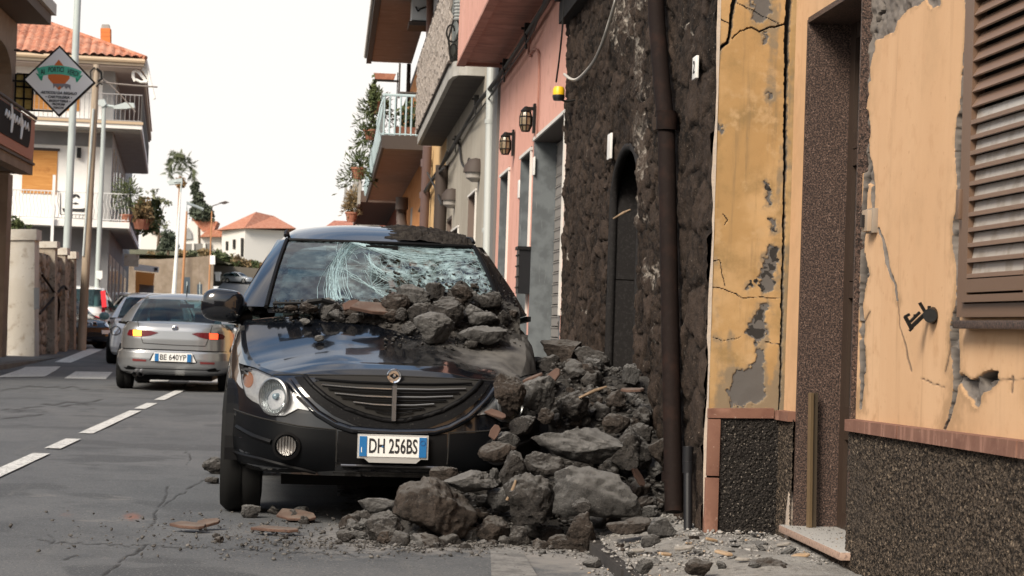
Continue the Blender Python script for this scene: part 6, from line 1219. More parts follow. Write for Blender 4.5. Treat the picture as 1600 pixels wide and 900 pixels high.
em_y = suv.fd(0, .806)-.03
em = MB().lathe([(.0, 0), (.037, 0), (.04, -.006), (.037, -.014), (.028, -.012)], (0, em_y, .81), 24, 'y').build('emblem', chrome, suv.t, 40)
MB().prism([(-.026, em_y-.013, .81), (-.012, em_y-.013, .82), (0, em_y-.013, .825), (.012, em_y-.013, .82), (.026, em_y-.013, .81), (.010, em_y-.013, .80), (0, em_y-.013, .792), (-.010, em_y-.013, .80)], (0, -.002, 0)).build('emblem_eye', trim_blk, em)
MB().lathe([(0, 0), (.009, 0), (.009, -.004), (0, -.005)], (0, em_y-.016, .812), 14, 'y').build('emblem_pupil', chrome, em)
# black V under the grille and the body-coloured sweep beneath it
VO = [(-.53, .79), (-.49, .735), (-.42, .665), (-.32, .595), (-.2, .545), (-.08, .528), (0, .525)]
suv.patch('grille_frame', VO+[(-a, z) for a, z in VO[::-1][1:]]+(VL+VR[1:])[::-1], .010, mat('textured_black', (.004, .004, .005), .6, spec=.15, vary=[(90, (.06, .058, .055), .62, .7)], bump=[('noise', 150, .6, .004)]), h=.03)
suv.line([(-.56, .76), (-.50, .69), (-.40, .60), (-.30, .545), (-.22, .522), (-.1, .515), (0, .513), (.1, .515), (.22, .522), (.30, .545), (.40, .60), (.50, .69), (.56, .76)], .004, (.021), suv_paint, 'lower_sweep', None, 10)
HL = [(-.835, .845), (-.74, .823), (-.645, .79), (-.56, .738), (-.49, .685), (-.40, .606), (-.50, .622), (-.528, .605), (-.575, .578), (-.63, .572), (-.685, .59), (-.715, .632), (-.755, .648), (-.79, .672), (-.815, .74)]
def headlight(sg):
    P = [(sg*-a, z) for a, z in HL]; P = P if sg < 0 else P[::-1]
    cx = sum(p[0] for p in P)/len(P); cz = sum(p[1] for p in P)/len(P)
    base_ = suv.patch('headlight', P, .006, trim_blk, h=.03)
    S_ = [(cx+(a-cx)*.955, cz+(z-cz)*.94) for a, z in P]; suv.patch('reflector', S_, .010, lamp_in, base_, .025)
    a0, z0 = -sg*-.625, .682; a0 = sg*.625
    suv.patch('amber_reflector', circ(sg*.778, .758, .029, .043, 16), .014, amber_lens, base_, .02)
    sl = math.atan2(suv.fd(.72, z0)-suv.fd(.54, z0), .18); y = 0.; rot_ = Matrix.Translation((a0, suv.fd(.625, z0)-.020, z0)) @ Matrix.Rotation(sg*sl, 4, 'Z'); k0 = len(base_.children)
    MB().lathe([(.098, -.005), (.102, -.024), (.093, -.028), (.088, -.01)], (0, 0, 0), 30, 'y').build('lens_ring', mat('satin_ring', (.30, .31, .32), .3, .8), base_, 40)
    MB().lathe([(.09, -.012), (.07, -.004), (.045, .02), (.02, .04), (0, .042)], (0, -.002, 0), 28, 'y').build('bowl', mat('fluted_reflector', (.48, .52, .54), .25, .85, bump=[('wave', (26, 'X'), .8, .02)]), base_, 40)
    MB().lathe([(0, -.02), (.016, -.012), (.018, .02)], (0, 0, 0), 12, 'y').build('bulb', mat('blue_bulb', (.16, .22, .26), .1), base_, 40)
    for ch in base_.children:
        if ch.name.startswith(('lens_ring', 'bowl', 'bulb')): ch.data.transform(rot_)
    suv.patch('cover', S_, .045, clear_g, base_, .03, .03)
headlight(-1); headlight(1)
# bumper
suv.patch('bumper_panel', [(-.865, .585), (-.70, .555), (-.5, .525), (-.30, .512), (-.30, .30), (-.45, .285), (-.66, .27), (-.845, .285)], .008, mat('matt_black_bumper', (.003, .0034, .0042), .4, spec=.12), h=.04)
suv.patch('bumper_panel', [(.865, .585), (.845, .285), (.66, .27), (.45, .285), (.30, .30), (.30, .512), (.5, .525), (.70, .555)], .008, MATS['matt_black_bumper'], h=.04)
suv.patch('plate_panel', [(-.29, .512), (.29, .512), (.29, .345), (-.29, .345)], .004, trim_blk, h=.05)
suv.patch('lower_grille', [(-.29, .34), (.29, .34), (.31, .285), (-.31, .285)], .003, black_void, h=.05); suv.line([(-.27, .332), (.27, .332)], .012, .006, mat('dark_chrome', (.25, .25, .26), .3, .9), 'lower_bar')
for sg in (-1, 1):
    y = suv.fd(sg*.56, .425)-.022; fg = MB().lathe([(.072, -.0), (.074, -.022), (.062, -.024), (.056, -.006)], (sg*.56, y, .425), 24, 'y').build('fog_lamp', trim_blk, suv.t, 40)
    MB().lathe([(.052, -.014), (.05, -.018), (.02, -.005), (0, .0)], (sg*.56, y, .425), 24, 'y').build('fog_lens', mat('fog_lens', (.35, .34, .33), .15, .7, bump=[('wave', (20, 'X'), .7, .02)]), fg, 40)
    suv.line([(sg*.83, .50), (sg*.74, .465), (sg*.64, .44)], .010, .014, trim_blk, 'bumper_groove'); suv.line([(sg*.85, .36), (sg*.7, .345), (sg*.4, .285)], .010, .010, trim_blk, 'bumper_groove')
    suv.line([(sg*.868, .592), (sg*.70, .562), (sg*.5, .532), (sg*.30, .518), (sg*.295, .35)], .006, .004, black_void, 'panel_gap')
suv.line([(-.64, .792), (-.5, .80), (-.25, .806), (0, .81), (.25, .806), (.5, .80), (.64, .792)], .0, .0045, black_void, 'bonnet_gap')
pl = plate(suv, 'DH 256BS', 0, .4385, .355, .108, .028, suv.t, mat('plate_frame', (.55, .55, .54), .35, .5), .010, .80)
MB().lathe([(0, 0), (.005, 0), (0, -.002)], (-.055, suv.fd(0, .4385)-.042, .4385), 10, 'y').build('plate_seal', plate_b, pl)
text('country_letter', 'I', .04, plate_w, pl, frame((-.166, suv.fd(0, .4385)-.0435, .418), (1, 0, 0), (0, 0, 1)), .001)
MB().lathe([(.012, 0), (.014, 0), (.014, -.002), (.012, -.002)], (.158, suv.fd(0, .4385)-.0425, .462), 14, 'y').build('band_ring', mat('ring_blue', (.03, .05, .16), .4), pl)
MB().prism([(-.15, suv.fd(0, .4385)-.035, .374), (.15, suv.fd(0, .4385)-.035, .374), (.125, suv.fd(0, .4385)-.035, .353), (-.125, suv.fd(0, .4385)-.035, .353)], (0, .01, 0)).build('frame_lip', MATS['plate_frame'], pl)
# door mirror
mc = Vector((-.955, 1.33, 1.165)); U, Vv = np.meshgrid(np.linspace(-math.pi/2, math.pi/2, 16), np.linspace(0, 2*math.pi, 28), indexing='ij')
sp2 = lambda x, e: np.sign(x)*np.abs(x)**e
P = np.stack([.128*sp2(np.cos(U), .6)*sp2(np.cos(Vv), .7)+.012*np.sin(U), .085*sp2(np.cos(U), .6)*sp2(np.sin(Vv), .7), .098*sp2(np.sin(U), .75)], -1); P[..., 2] += .035*P[..., 0]/.128*-.3
MB().grid(P+np.array(mc)).build('door_mirror', suv_paint, suv.t, 180); MB().tube([(-.92, 1.36, 1.09), (-.86, 1.37, 1.09), (-.80, 1.40, 1.10)], [.03, .035, .05], 10).build('mirror_arm', trim_blk, suv.t, 60)
MB().grid([[(-.872+.0*0, d, .62+k*.05) for d in np.linspace(1.3, 3.3, 3)] for k in range(2)]).build('door_strip', trim_blk, suv.t)
for sg in (-1, 1):
    q = MB()
    for d in (1.32, 2.35, 3.3): q.tube([(sg*(suv.half(d, suv.ins(f))+.002), d, .3+f*.75) for f in np.linspace(0, .95, 10)], .004, 4)
    q.build('door_gap', black_void, suv.t)

# ---------------------------------------------------------------- silver saloon driving away
silver = paintm('silver_paint', (.34, .35, .36), .28, .7, 1.)
AL = Car('silver_saloon', 'silver saloon car driving away with its amber indicator lit', (-2.285, 29.1, 0), R(-.3), 4.43, .875, 5.2, .24,
         [(0, .975), (.3, .995), (.7, .985), (1.4, .95), (3.0, .93), (3.6, .88), (4.2, .74), (4.43, .68)], [(0, .12), (.05, .05), (.16, .01), (.30, 0), (.44, .012), (.47, .045), (.70, .05), (.86, .065), (.93, .085), (1, .13)], top=.13,
         crown=((0, 0), (.13, 0), (.2, .02), (.6, .035), (3, .03), (4.4, .02)), paint=silver, wheels=(.92, 3.5), rw=.31)
AL.shell(None, None, cabin=(.75, 3.1))
AL.cabin((.58, .66, 1.0, 1.25, .53, 1.345), (3.25, .68, .96, 2.45, .55, 1.33), .79, glass('teal_glass', (.42, .66, .68), .62, refl=1.7), crown=.045, bulge=.10, screen_name='rear_window', roof_name='roof')
AL.wheel(); AL.seats([(1.75, -1), (2.45, -1)], .34, .4, .88, 1.08)
MB().box((.0, 2.55, 1.26), (.22, .03, .06)).build('inner_mirror', trim_blk, AL.t); MB().tube([(.08, 1.35, 1.40), (.08, 1.42, 1.56)], .008, 5).build('aerial', trim_blk, AL.t)
def al(px, py): p = onY(px, py, 29.1); return p[0]+2.285, p[2]
def zp(x, y): return al(100+x/4.5, 420+y/4.5)
TL = [zp(*p) for p in ((433, 455), (450, 428), (500, 425), (545, 428), (610, 436), (662, 450), (605, 470), (545, 476), (490, 475), (438, 468))]; TR = [zp(*p) for p in ((895, 458), (935, 449), (1020, 451), (1075, 455), (1108, 462), (1122, 478), (1116, 497), (1060, 500), (990, 492), (945, 480))]
for nm_, P, lit, mm_ in (('tail_light', TL, ((478, 429), (541, 430), (541, 473), (480, 472)), lit_amber), ('tail_light', TR, ((1018, 453), (1079, 457), (1077, 498), (1020, 495)), lit_red)):
    o = AL.patch(nm_, P, .008, red_lens, h=.03); AL.patch('lit_lamp', [zp(*p) for p in lit], .012, mm_, o, .03)
a, z = zp(780, 420); em = MB().lathe([(0, 0), (.044, 0), (.046, -.008), (.036, -.012), (.033, -.008)], (a, AL.fd(a, z)-.002, z), 20, 'y').build('badge', chrome, AL.t, 40); MB().lathe([(.031, -.009), (0, -.011)], (a, AL.fd(a, z)-.002, z), 16, 'y').build('badge_disc', mat('dark_badge', (.08, .09, .12), .3), em)
q = AL.line([zp(*p) for p in ((508, 368), (530, 450), (552, 522), (770, 537), (992, 545), (1018, 480), (1036, 400))], .001, .005, black_void, 'boot_gap'); AL.line([zp(*p) for p in ((400, 560), (560, 565), (650, 568), (900, 577), (1130, 588))], .002, .008, trim_blk, 'bumper_gap')
a, z = zp(767, 625); AL.patch('plate_recess', [zp(*p) for p in ((600, 640), (630, 583), (905, 590), (935, 660), (915, 668), (615, 655))], .004, trim_blk, h=.04)
AL.patch('plate_surround', [zp(*p) for p in ((608, 648), (636, 588), (898, 595), (928, 660))], .008, mat('pale_surround', (.66, .66, .65), .4), h=.04)
plate(AL, 'BE 640YP', a, z, .52, .112, .022, AL.t, trim_blk, .0, .98)
for P in (((478, 632), (578, 638), (576, 652), (480, 648)), ((955, 655), (1058, 660), (1056, 674), (957, 670))): AL.patch('reflector', [zp(*p) for p in P], .006, mat('dull_red', (.16, .03, .03), .3), h=.04)
AL.patch('bumper_skirt', [(-.78, .30), (-.62, .36), (-.5, .33), (.5, .33), (.62, .36), (.78, .30), (.7, .245), (-.7, .245)], .006, trim_blk, h=.06)
for a in (-.52, -.44): MB().lathe([(.035, -.03), (.035, .25)], (a, .03, .24), 12, 'y').build('exhaust', rim_m, AL.t)
for sg in (-1, 1): MB().grid(np.stack([.10*np.cos(U)*np.cos(Vv)+sg*.93, .06*np.cos(U)*np.sin(Vv)+3.0, .07*np.sin(U)+1.0], -1)).build('door_mirror', silver, AL.t, 180); MB().box((sg*(AL.W-.01), 2.0, .72), (.03, .14, .03)).build('door_handle', silver, AL.t)

# ---------------------------------------------------------------- the other cars
def small_car(name, lab, loc, rz, paint, front=True, kind='hatch', L=3.9, W=.84, H=1.46, rw=.30, plate_txt=None, seat=True):
    k = H/1.46
    if front:
        zb = [(0, .66*k), (.4, .78*k), (1.0, .90*k), (1.6, .96*k), (3, .98*k), (L, .93*k)]; scr = (1.05, W-.17, .93*k, 1.75, W-.30, H-.10); far = (L-.35, W-.2, .98*k, L-.85, W-.3, H-.1)
    else:
        zb = [(0, .90*k), (.5, .96*k), (2.2, .95*k), (3.0, .86*k), (L-.3, .74*k), (L, .66*k)]; scr = (.12, W-.16, .95*k, .50, W-.24, H-.09); far = (L-1.0, W-.17, .92*k, L-1.75, W-.28, H-.1)
    c = Car(name, lab, loc, rz, L, W, 4.6, .2, zb, [(0, .08), (.1, .02), (.3, 0), (.5, .012), (.8, .045), (1, .12)], .12, ((0, 0), (.12, 0), (.3, .03), (1, .05), (1.8, .02), (L, .02)), paint, wheels=(.72, L-.75), rw=rw, nd=120)
    c.shell(None, None, cabin=(scr[0]+.15, far[0]-.15)); c.cabin(scr, far, W-.07, crown=.05, bulge=.08, screen_name='windscreen' if front else 'rear_window'); c.wheel()
    if seat: c.seats([(2.0, 1 if front else -1)], .34, .4, .95, 1.15)
    return c
def lamp(c, a, z, w_, h_, mm_, nm_='headlight', e=.008):
    for sg in (-1, 1):
        o = c.patch(nm_, circ(sg*a, z, w_, h_, 14), e, trim_blk if nm_ == 'headlight' else mm_, h=.04)
        if nm_ == 'headlight': c.patch('lens', circ(sg*a, z, w_*.86, h_*.82, 14), e+.006, mm_, o, .04)
lens_m = mat('bright_lens', (.72, .74, .76), .12, .5)
c = small_car('dark_parked_car', 'dark blue saloon parked nose out behind the wooden utility pole', tuple(onY(144, 530, 52.4)[:2])+(gzf(52.4),), R(42), paintm('dark_blue_paint', (.008, .011, .018), .2, .1), True, L=4.5, W=.9, H=1.42)
lamp(c, .60, .64, .17, .075, lens_m)
for sg in (-1, 1): c.patch('grille', [(sg*.05, .62), (sg*.06, .70), (sg*.19, .70), (sg*.2, .62)], .008, black_void, h=.04); c.line([(sg*.05, .62), (sg*.06, .70), (sg*.19, .70), (sg*.2, .62), (sg*.05, .62)], .012, .008, chrome, 'grille_rim')
c.patch('lower_grille', [(-.45, .44), (.45, .44), (.4, .33), (-.4, .33)], .006, black_void, h=.05); c.patch('number_plate', [(.30, .50), (.66, .50), (.66, .40), (.30, .40)], .02, plate_w, h=.1)
c = small_car('white_hatchback', 'tall white hatchback with red tail lights parked behind the dark saloon', tuple(onY(121, 540, 56.2)[:2])+(gzf(56.2)+.05,), R(1), paintm('white_paint', (.74, .74, .73), .3, 0), False, L=3.55, W=.80, H=1.60)
for sg in (-1, 1): c.patch('tail_light', [(sg*.60, .88), (sg*.74, .88), (sg*.73, 1.0), (sg*.60, 1.0)], .012, lit_red if False else mat('red_lens', (.55, .012, .02), .15), h=.04); MB().beam((sg*.685, .16, 1.0), (sg*.60, .46, 1.46), .13, .06, (0, -1, 0)).build('upper_tail_light', MATS['red_lens'], c.t)
c.patch('number_plate', [(-.26, .62), (.26, .62), (.26, .50), (-.26, .50)], .02, plate_w, h=.1)
c = small_car('beige_parked_car', 'silver beige hatchback parked between dark saloon and oncoming white car', tuple(onY(184, 540, 58.0)[:2])+(gzf(58.0),), R(-14), paintm('champagne_paint', (.36, .34, .31), .3, .5), True, L=3.9, W=.83, H=1.52)
lamp(c, .58, .68, .16, .09, lens_m); c.patch('grille', [(-.32, .66), (.32, .66), (.28, .58), (-.28, .58)], .008, black_void, h=.05); c.patch('lower_grille', [(-.5, .45), (.5, .45), (.45, .33), (-.45, .33)], .006, black_void, h=.05)
c = small_car('white_oncoming_car', 'white car half hidden close behind the silver saloon', tuple(onY(227, 560, 42)[:2])+(.05,), R(1), paintm('pearl_white_paint', (.80, .81, .81), .35, .0), True, L=4.2, W=.87, H=1.53)
lamp(c, .66, .70, .13, .10, lens_m); c.patch('grille', [(-.35, .66), (.35, .66), (.3, .55), (-.3, .55)], .008, black_void, h=.05)
for sg in (-1, 1): MB().grid(np.stack([.11*np.cos(U)*np.cos(Vv)+sg*.99, .06*np.cos(U)*np.sin(Vv)+1.25, .085*np.sin(U)+1.0], -1)).build('door_mirror', mat('teal_mirror', (.12, .22, .24), .2), c.t, 180)
c = small_car('pale_red_car', 'pale car with reddish roof line parked furthest along the shop fronts', tuple(onY(183, 500, 76)[:2])+(gzf(76),), R(5), paintm('pale_pink_paint', (.60, .50, .46), .35, 0), True, L=4, W=.85, H=1.50); lamp(c, .6, .68, .15, .08, lens_m)
for nm_, lab, px, Y, pt in (('white_distant_car', 'white car parked alone at the top of the far side road', 371, 262, (.75, .75, .74)), ('grey_distant_car', 'grey car parked beside the white one on the far side road', 393, 260, (.25, .27, .29))):
    p = onY(px, 443, Y); c = small_car(nm_, lab, (p[0]+(1.2 if px < 380 else 0), Y, p[2]-.02), R(58), paintm(nm_+'_paint', pt, .3, .1), True, L=3.9 if px < 380 else 4.0, W=.84, H=1.46, seat=False); c.wheel
    lamp(c, .58, .68, .16, .09, lens_m)
# ------------------------------------------------------------------ rubble
bpy.context.view_layer.update()
def bvh_of(objs):
    vs, fs = [], []
    for o in objs:
        M = o.matrix_world; b = len(vs); vs += [M @ v.co for v in o.data.vertices]; fs += [tuple(b+i for i in p.vertices) for p in o.data.polygons]
    return BVHTree.FromPolygons(vs, fs)
BUMPR = [('noise', 34, .9, .03), ('noise', 120, 1., .012), ('noise', 330, .8, .004)]
rock_m = mat('lava_rubble', (.044, .040, .0375), .95, vary=[(6, (.062, .056, .052), .42, .62), (24, (.024, .022, .021), .46, .66), (70, (.14, .128, .116), .60, .72), (160, (.020, .018, .017), .58, .68)], dust=((.155, .150, .145), .35, 1.0, 22), bump=BUMPR, pos=True, spec=.25)
rock_b = mat('brown_rubble', (.052, .042, .036), .95, vary=[(7, (.070, .055, .046), .42, .62), (26, (.027, .022, .019), .46, .66), (75, (.15, .13, .112), .62, .73), (160, (.024, .02, .018), .58, .68)], dust=((.145, .136, .128), .4, 1.05, 22), bump=BUMPR, pos=True, spec=.25)
rock_g = mat('grey_slab_rubble', (.078, .075, .073), .94, vary=[(6, (.098, .095, .092), .42, .62), (26, (.046, .044, .043), .48, .66), (90, (.18, .172, .165), .62, .73), (170, (.04, .037, .035), .60, .68)], dust=((.19, .185, .18), .25, .98, 20), bump=[('noise', 30, .6, .022), ('noise', 120, .9, .010), ('noise', 330, .7, .004)], pos=True, spec=.25)
tile_m = mat('broken_roof_tile', (.085, .048, .036), .9, vary=[(6, (.12, .07, .052), .42, .64), (22, (.06, .036, .028), .52, .7)], dust=((.16, .135, .115), .6, 1.3, 9), bump=[('noise', 60, .5, .006)])
def ico(sub):
    bm = bmesh.new(); bmesh.ops.create_icosphere(bm, subdivisions=sub, radius=1); V = np.array([v.co[:] for v in bm.verts]); F = np.array([[v.index for v in f.verts] for f in bm.faces]); bm.free(); return V, F
ICO = {k: ico(k) for k in (1, 2, 3, 4, 5)}
def rock_shape(seed, sub=4, cuts=9, rough_=.10, flat=1., asp=(1, 1, 1)):
    g = np.random.default_rng(seed); V, F = ICO[sub]; V = V.copy()
    for _ in range(cuts):
        n = g.normal(size=3); n[2] *= flat; n /= np.linalg.norm(n); d = g.uniform(.52, .88); h = V@n-d; V -= np.where(h > 0, h, 0)[:, None]*n*.96
    asp = np.array(asp); r0 = V*asp*1.7+seed*3.7; nn = V/np.linalg.norm(V, axis=1)[:, None]
    V = V+nn*(rough_*fbm(r0, 5, .55)+.05*fbm(V*asp*6+seed, 3, .6)-.04*np.abs(fbm(V*asp*3.6+seed*1.7, 3, .55))+.018*fbm(V*asp*17+seed, 2, .6))[:, None]
    c = (V.max(0)+V.min(0))/2; V = (V-c)/((V.max(0)-V.min(0))/2); return V, F
def rock_mesh(name, seed, sub, m, **k):
    V, F = rock_shape(seed, sub, **k); o = np_mesh(name, V, F, m, None, 48); me = o.data; bpy.data.objects.remove(o); return me
# mound that carries the heap: fine debris
def hx(x): return np.interp(x, [-.05, .2, .45, .7, .9, 1.1, 1.3, 1.85], [0, .04, .16, .36, .55, .76, .88, .84])
def mound(x, y):
    x = np.asarray(x, float); y = np.asarray(y, float); a = np.minimum(hx(x), np.clip((y-10.12-.12*np.clip(x-1.45, 0, 1))*.66, 0, 2)); b_ = np.clip((14.2-y)*.5, 0, 2)
    incar = (x < 1.22) & (y > 10.62); return np.where(incar, np.minimum(a, .12), np.minimum(a, b_))
gx, gy = np.meshgrid(np.arange(-.1, 1.86, .022), np.arange(9.5, 14.4, .03), indexing='ij')
mz = mound(gx, gy)-.03+n2(gx, gy, 9, 4, 3.)*.03-.05*(mound(gx, gy) < .02)
deb = mat('fine_debris', (.040, .036, .033), .95, vary=[(8, (.075, .07, .065), .45, .65), (40, (.04, .035, .032), .5, .68), (90, (.16, .15, .135), .62, .72)], bump=[('noise', 40, .9, .03), ('noise', 120, .8, .01)])
md = np_mesh('debris', np.stack([gx, gy, mz], -1).reshape(-1, 3), grid_faces(*gx.shape), deb, None, 180); tag(md, 'fine dark debris filling the heap between car and wall', 'debris', kind='stuff')
suvW = bvh_of([o for o in [suv.deck, suv.glass, suv.roof]+[c for c in suv.t.children if c.name.startswith(('body', 'cowl', 'front_pillar', 'roof_rail_panel'))] if o.type == 'MESH'])
groundB = bvh_of([md, road, bpy.data.objects['pavement']])
def hit(px, py, B): 
    d = Vector(ray(px, py)).normalized(); h = B.ray_cast(Vector(CAM), d, 60); return h[0]
def place(name, cx, cy, w_, h_, Y, lab, m=rock_m, seed=None, group=None, dy=.8, rot=0., cat='stone', sub=5, cuts=9, rough_=.10, mesh=None, name_m=None):
    """a stone whose outline covers w_ x h_ photo pixels round (cx, cy) at distance Y"""
    c = onY(cx, cy, Y); s = Y/FPX; sx, sz = w_*s/2, h_*s/2; sd = seed if seed is not None else int(cx*13+cy)
    ax_ = np.array([sx, (sx+sz)/2*dy, sz]); me = mesh or rock_mesh(name, sd, sub, m, cuts=cuts, rough_=rough_, asp=ax_/ax_.max()); o = link(name, me); o.location = c; o.rotation_euler = (0, R(rot), 0); o.scale = (sx*1.04, (sx+sz)/2*dy, sz*1.04); return tag(o, lab, cat, group)
def ground_Y(px, py_base, z=0.): return float(onZ(px, py_base, z)[1])
BIG = [ # cx, cy, w, h, Y, label, material, seed, rot, dy
 (683, 793, 130, 86, 10.02, 'big brown boulder lying flat in front of the number plate', rock_b, 3, 14, .9),
 (934, 771, 140, 80, 9.95, 'biggest pale grey boulder with smooth slanting face', rock_g, 16, 5, .9),
 (829, 781, 84, 84, 9.98, 'round dark boulder with pale patch between two bigger boulders', rock_m, 8, 0, .9),
 (602, 825, 58, 54, 9.62, 'dark cubic boulder on the road in front of the bumper', rock_m, 22, 0, .9),
 (909, 832, 46, 68, 9.28, 'upright pointed stone standing on the kerb edge', rock_b, 31, 16, .8),
 (898, 692, 140, 56, 10.25, 'long flat grey slab lying across the heap', rock_g, 44, 8, .9),
 (990, 708, 64, 70, 10.6, 'jagged upright grey stone beside the long flat slab', rock_m, 52, 24, .8),
 (847, 726, 70, 40, 10.15, 'dark stone directly under the long flat slab', rock_m, 61, 0, .8),
 (735, 752, 84, 34, 10.15, 'flat layered grey stone behind the brown boulder', rock_g, 71, -4, .9),
 (693, 741, 44, 34, 10.25, 'small pointed brown stone against the bumper', rock_b, 81, -30, .8),
 (777, 706, 60, 32, 10.25, 'oval brownish stone at the edge of the bumper', rock_b, 91, -8, .8),
 (801, 735, 38, 60, 10.12, 'upright oval stone above the round dark boulder', rock_m, 99, 12, .8),
 (797, 612, 50, 60, 10.55, 'knobbly brown stone leaning on the crushed wing', rock_b, 112, -10, .8),
 (840, 620, 66, 56, 10.75, 'pale angular stone with flat face near the crushed wing', rock_g, 120, -20, .8),
 (895, 634, 50, 48, 10.95, 'dark rounded stone in the middle of the heap', rock_m, 131, 0, .8),
 (876, 553, 66, 46, 12.1, 'large brown stone on top of the heap by the pink corner', rock_b, 140, 4, .9),
 (925, 562, 62, 34, 11.9, 'slanting dark stone on top of the heap below the arched doorway', rock_m, 150, 18, .8),
 (951, 590, 50, 40, 11.6, 'rounded dark boulder near the top of the heap', rock_m, 160, 0, .8),
 (985, 585, 28, 36, 11.3, 'pale grey stone against the dark wall at the heap top', rock_g, 170, 8, .8),
 (963, 662, 44, 32, 10.8, 'smooth rounded stone above the jagged upright one', rock_b, 181, 0, .8),
 (1001, 678, 38, 34, 10.75, 'dark round stone close to the drainpipe', rock_m, 190, 0, .8),
 (1030, 708, 30, 44, 10.5, 'brown stone squeezed behind the drainpipe', rock_b, 201, -12, .7),
 (853, 650, 26, 26, 10.6, 'small round brown stone resting over the flat slab', rock_b, 211, 0, .9),
 (818, 665, 44, 30, 10.4, 'greyish stone wedged above the oval bumper stone', rock_m, 222, -14, .8),
 (790, 690, 44, 32, 10.35, 'pale ragged stone touching the bumper edge', rock_g, 233, -18, .8),
 (783, 780, 44, 40, 10.2, 'grey block in shade behind the brown boulder', rock_g, 241, 0, .8),
 (770, 828, 54, 44, 9.72, 'lumpy brown stone in front of the round dark boulder', rock_b, 252, 0, .8),
 (812, 838, 34, 34, 9.60, 'small knobbly grey stone at the foot of the heap', rock_m, 262, 0, .8),
 (736, 836, 30, 26, 9.62, 'little pale stone at the foot of the heap on the road', rock_g, 270, 0, .8),
 (863, 836, 38, 30, 9.55, 'brownish lump beside the upright pointed stone', rock_b, 281, 0, .8),
 (985, 822, 72, 26, 9.5, 'low dark stone on the pavement behind the kerb edge', rock_b, 291, -6, .8),
 (1035, 826, 46, 34, 9.45, 'grey angular stone with flat top by the standpipe', rock_g, 300, 12, .8),
 (908, 790, 30, 24, 9.75, 'dark small stone under the biggest pale boulder', rock_m, 311, 0, .8),
 (925, 880, 30, 20, 9.05, 'pale stone fragment at the kerb corner', rock_g, 322, 0, .8),
 (1200, 884, 62, 26, 8.85, 'reddish brown layered stone lying on the dusty pavement', rock_b, 330, 0, .8),
 (1092, 886, 44, 28, 8.8, 'brown grey stone on the pavement, close to the kerb', rock_b, 341, -4, .8),
 (1006, 885, 30, 24, 8.9, 'flat grey chip leaning on the dusty pavement edge', rock_g, 352, -20, .7),
 (1172, 854, 54, 18, 9.1, 'pale flat stone on the pavement below the plaster flank', rock_g, 361, -8, .8),
 (1016, 846, 30, 24, 9.2, 'very pale plaster lump on the pavement by the standpipe', rock_g, 371, 10, .8),
 (335, 728, 36, 28, 11.45, 'dark stone beside the front tyre', rock_m, 380, 0, .9), (331, 751, 22, 12, 11.2, 'small dark stone lying below the one beside the tyre', rock_m, 391, 0, .9),
 (590, 790, 60, 24, 10.25, 'low grey stone under the front bumper', rock_g, 401, 0, .8), (392, 800, 30, 22, 10.75, 'little pale stone in front of the tyre', rock_g, 411, 0, .8), (540, 838, 30, 22, 9.55, 'small dark stone on the road ahead of the bumper', rock_m, 421, 0, .8),
 (955, 615, 30, 22, 11.3, 'brown pebble shaped stone below the rounded dark boulder', rock_b, 431, 0, .8), (905, 600, 34, 28, 11.4, 'grey knobbly stone behind the dark rounded one', rock_m, 441, 0, .8), (875, 585, 34, 26, 11.5, 'brown knobbly stone under the large top stone', rock_b, 451, 0, .8)]
used = []
for i, b_ in enumerate(BIG):                # stones that touch the ground stand where their lower edge meets it
    if b_[1]+b_[3]/2 > 845 or b_[0] < 420:
        z_ = .11 if b_[0] > 950 else 0.; yg = ground_Y(b_[0], b_[1]+b_[3]/2-1, z_); BIG[i] = (*b_[:4], yg+b_[2]*yg/FPX*.30, *b_[5:])
for cx, cy, w_, h_, Y, lab, m, sd, rot, dy in BIG:
    place('lava_stone', cx, cy, w_, h_, Y, lab, m, sd, None, dy, rot, rough_=.12 if m is not rock_g else .07, cuts=11 if m is rock_g else 8); used.append((cx, cy, w_, h_))
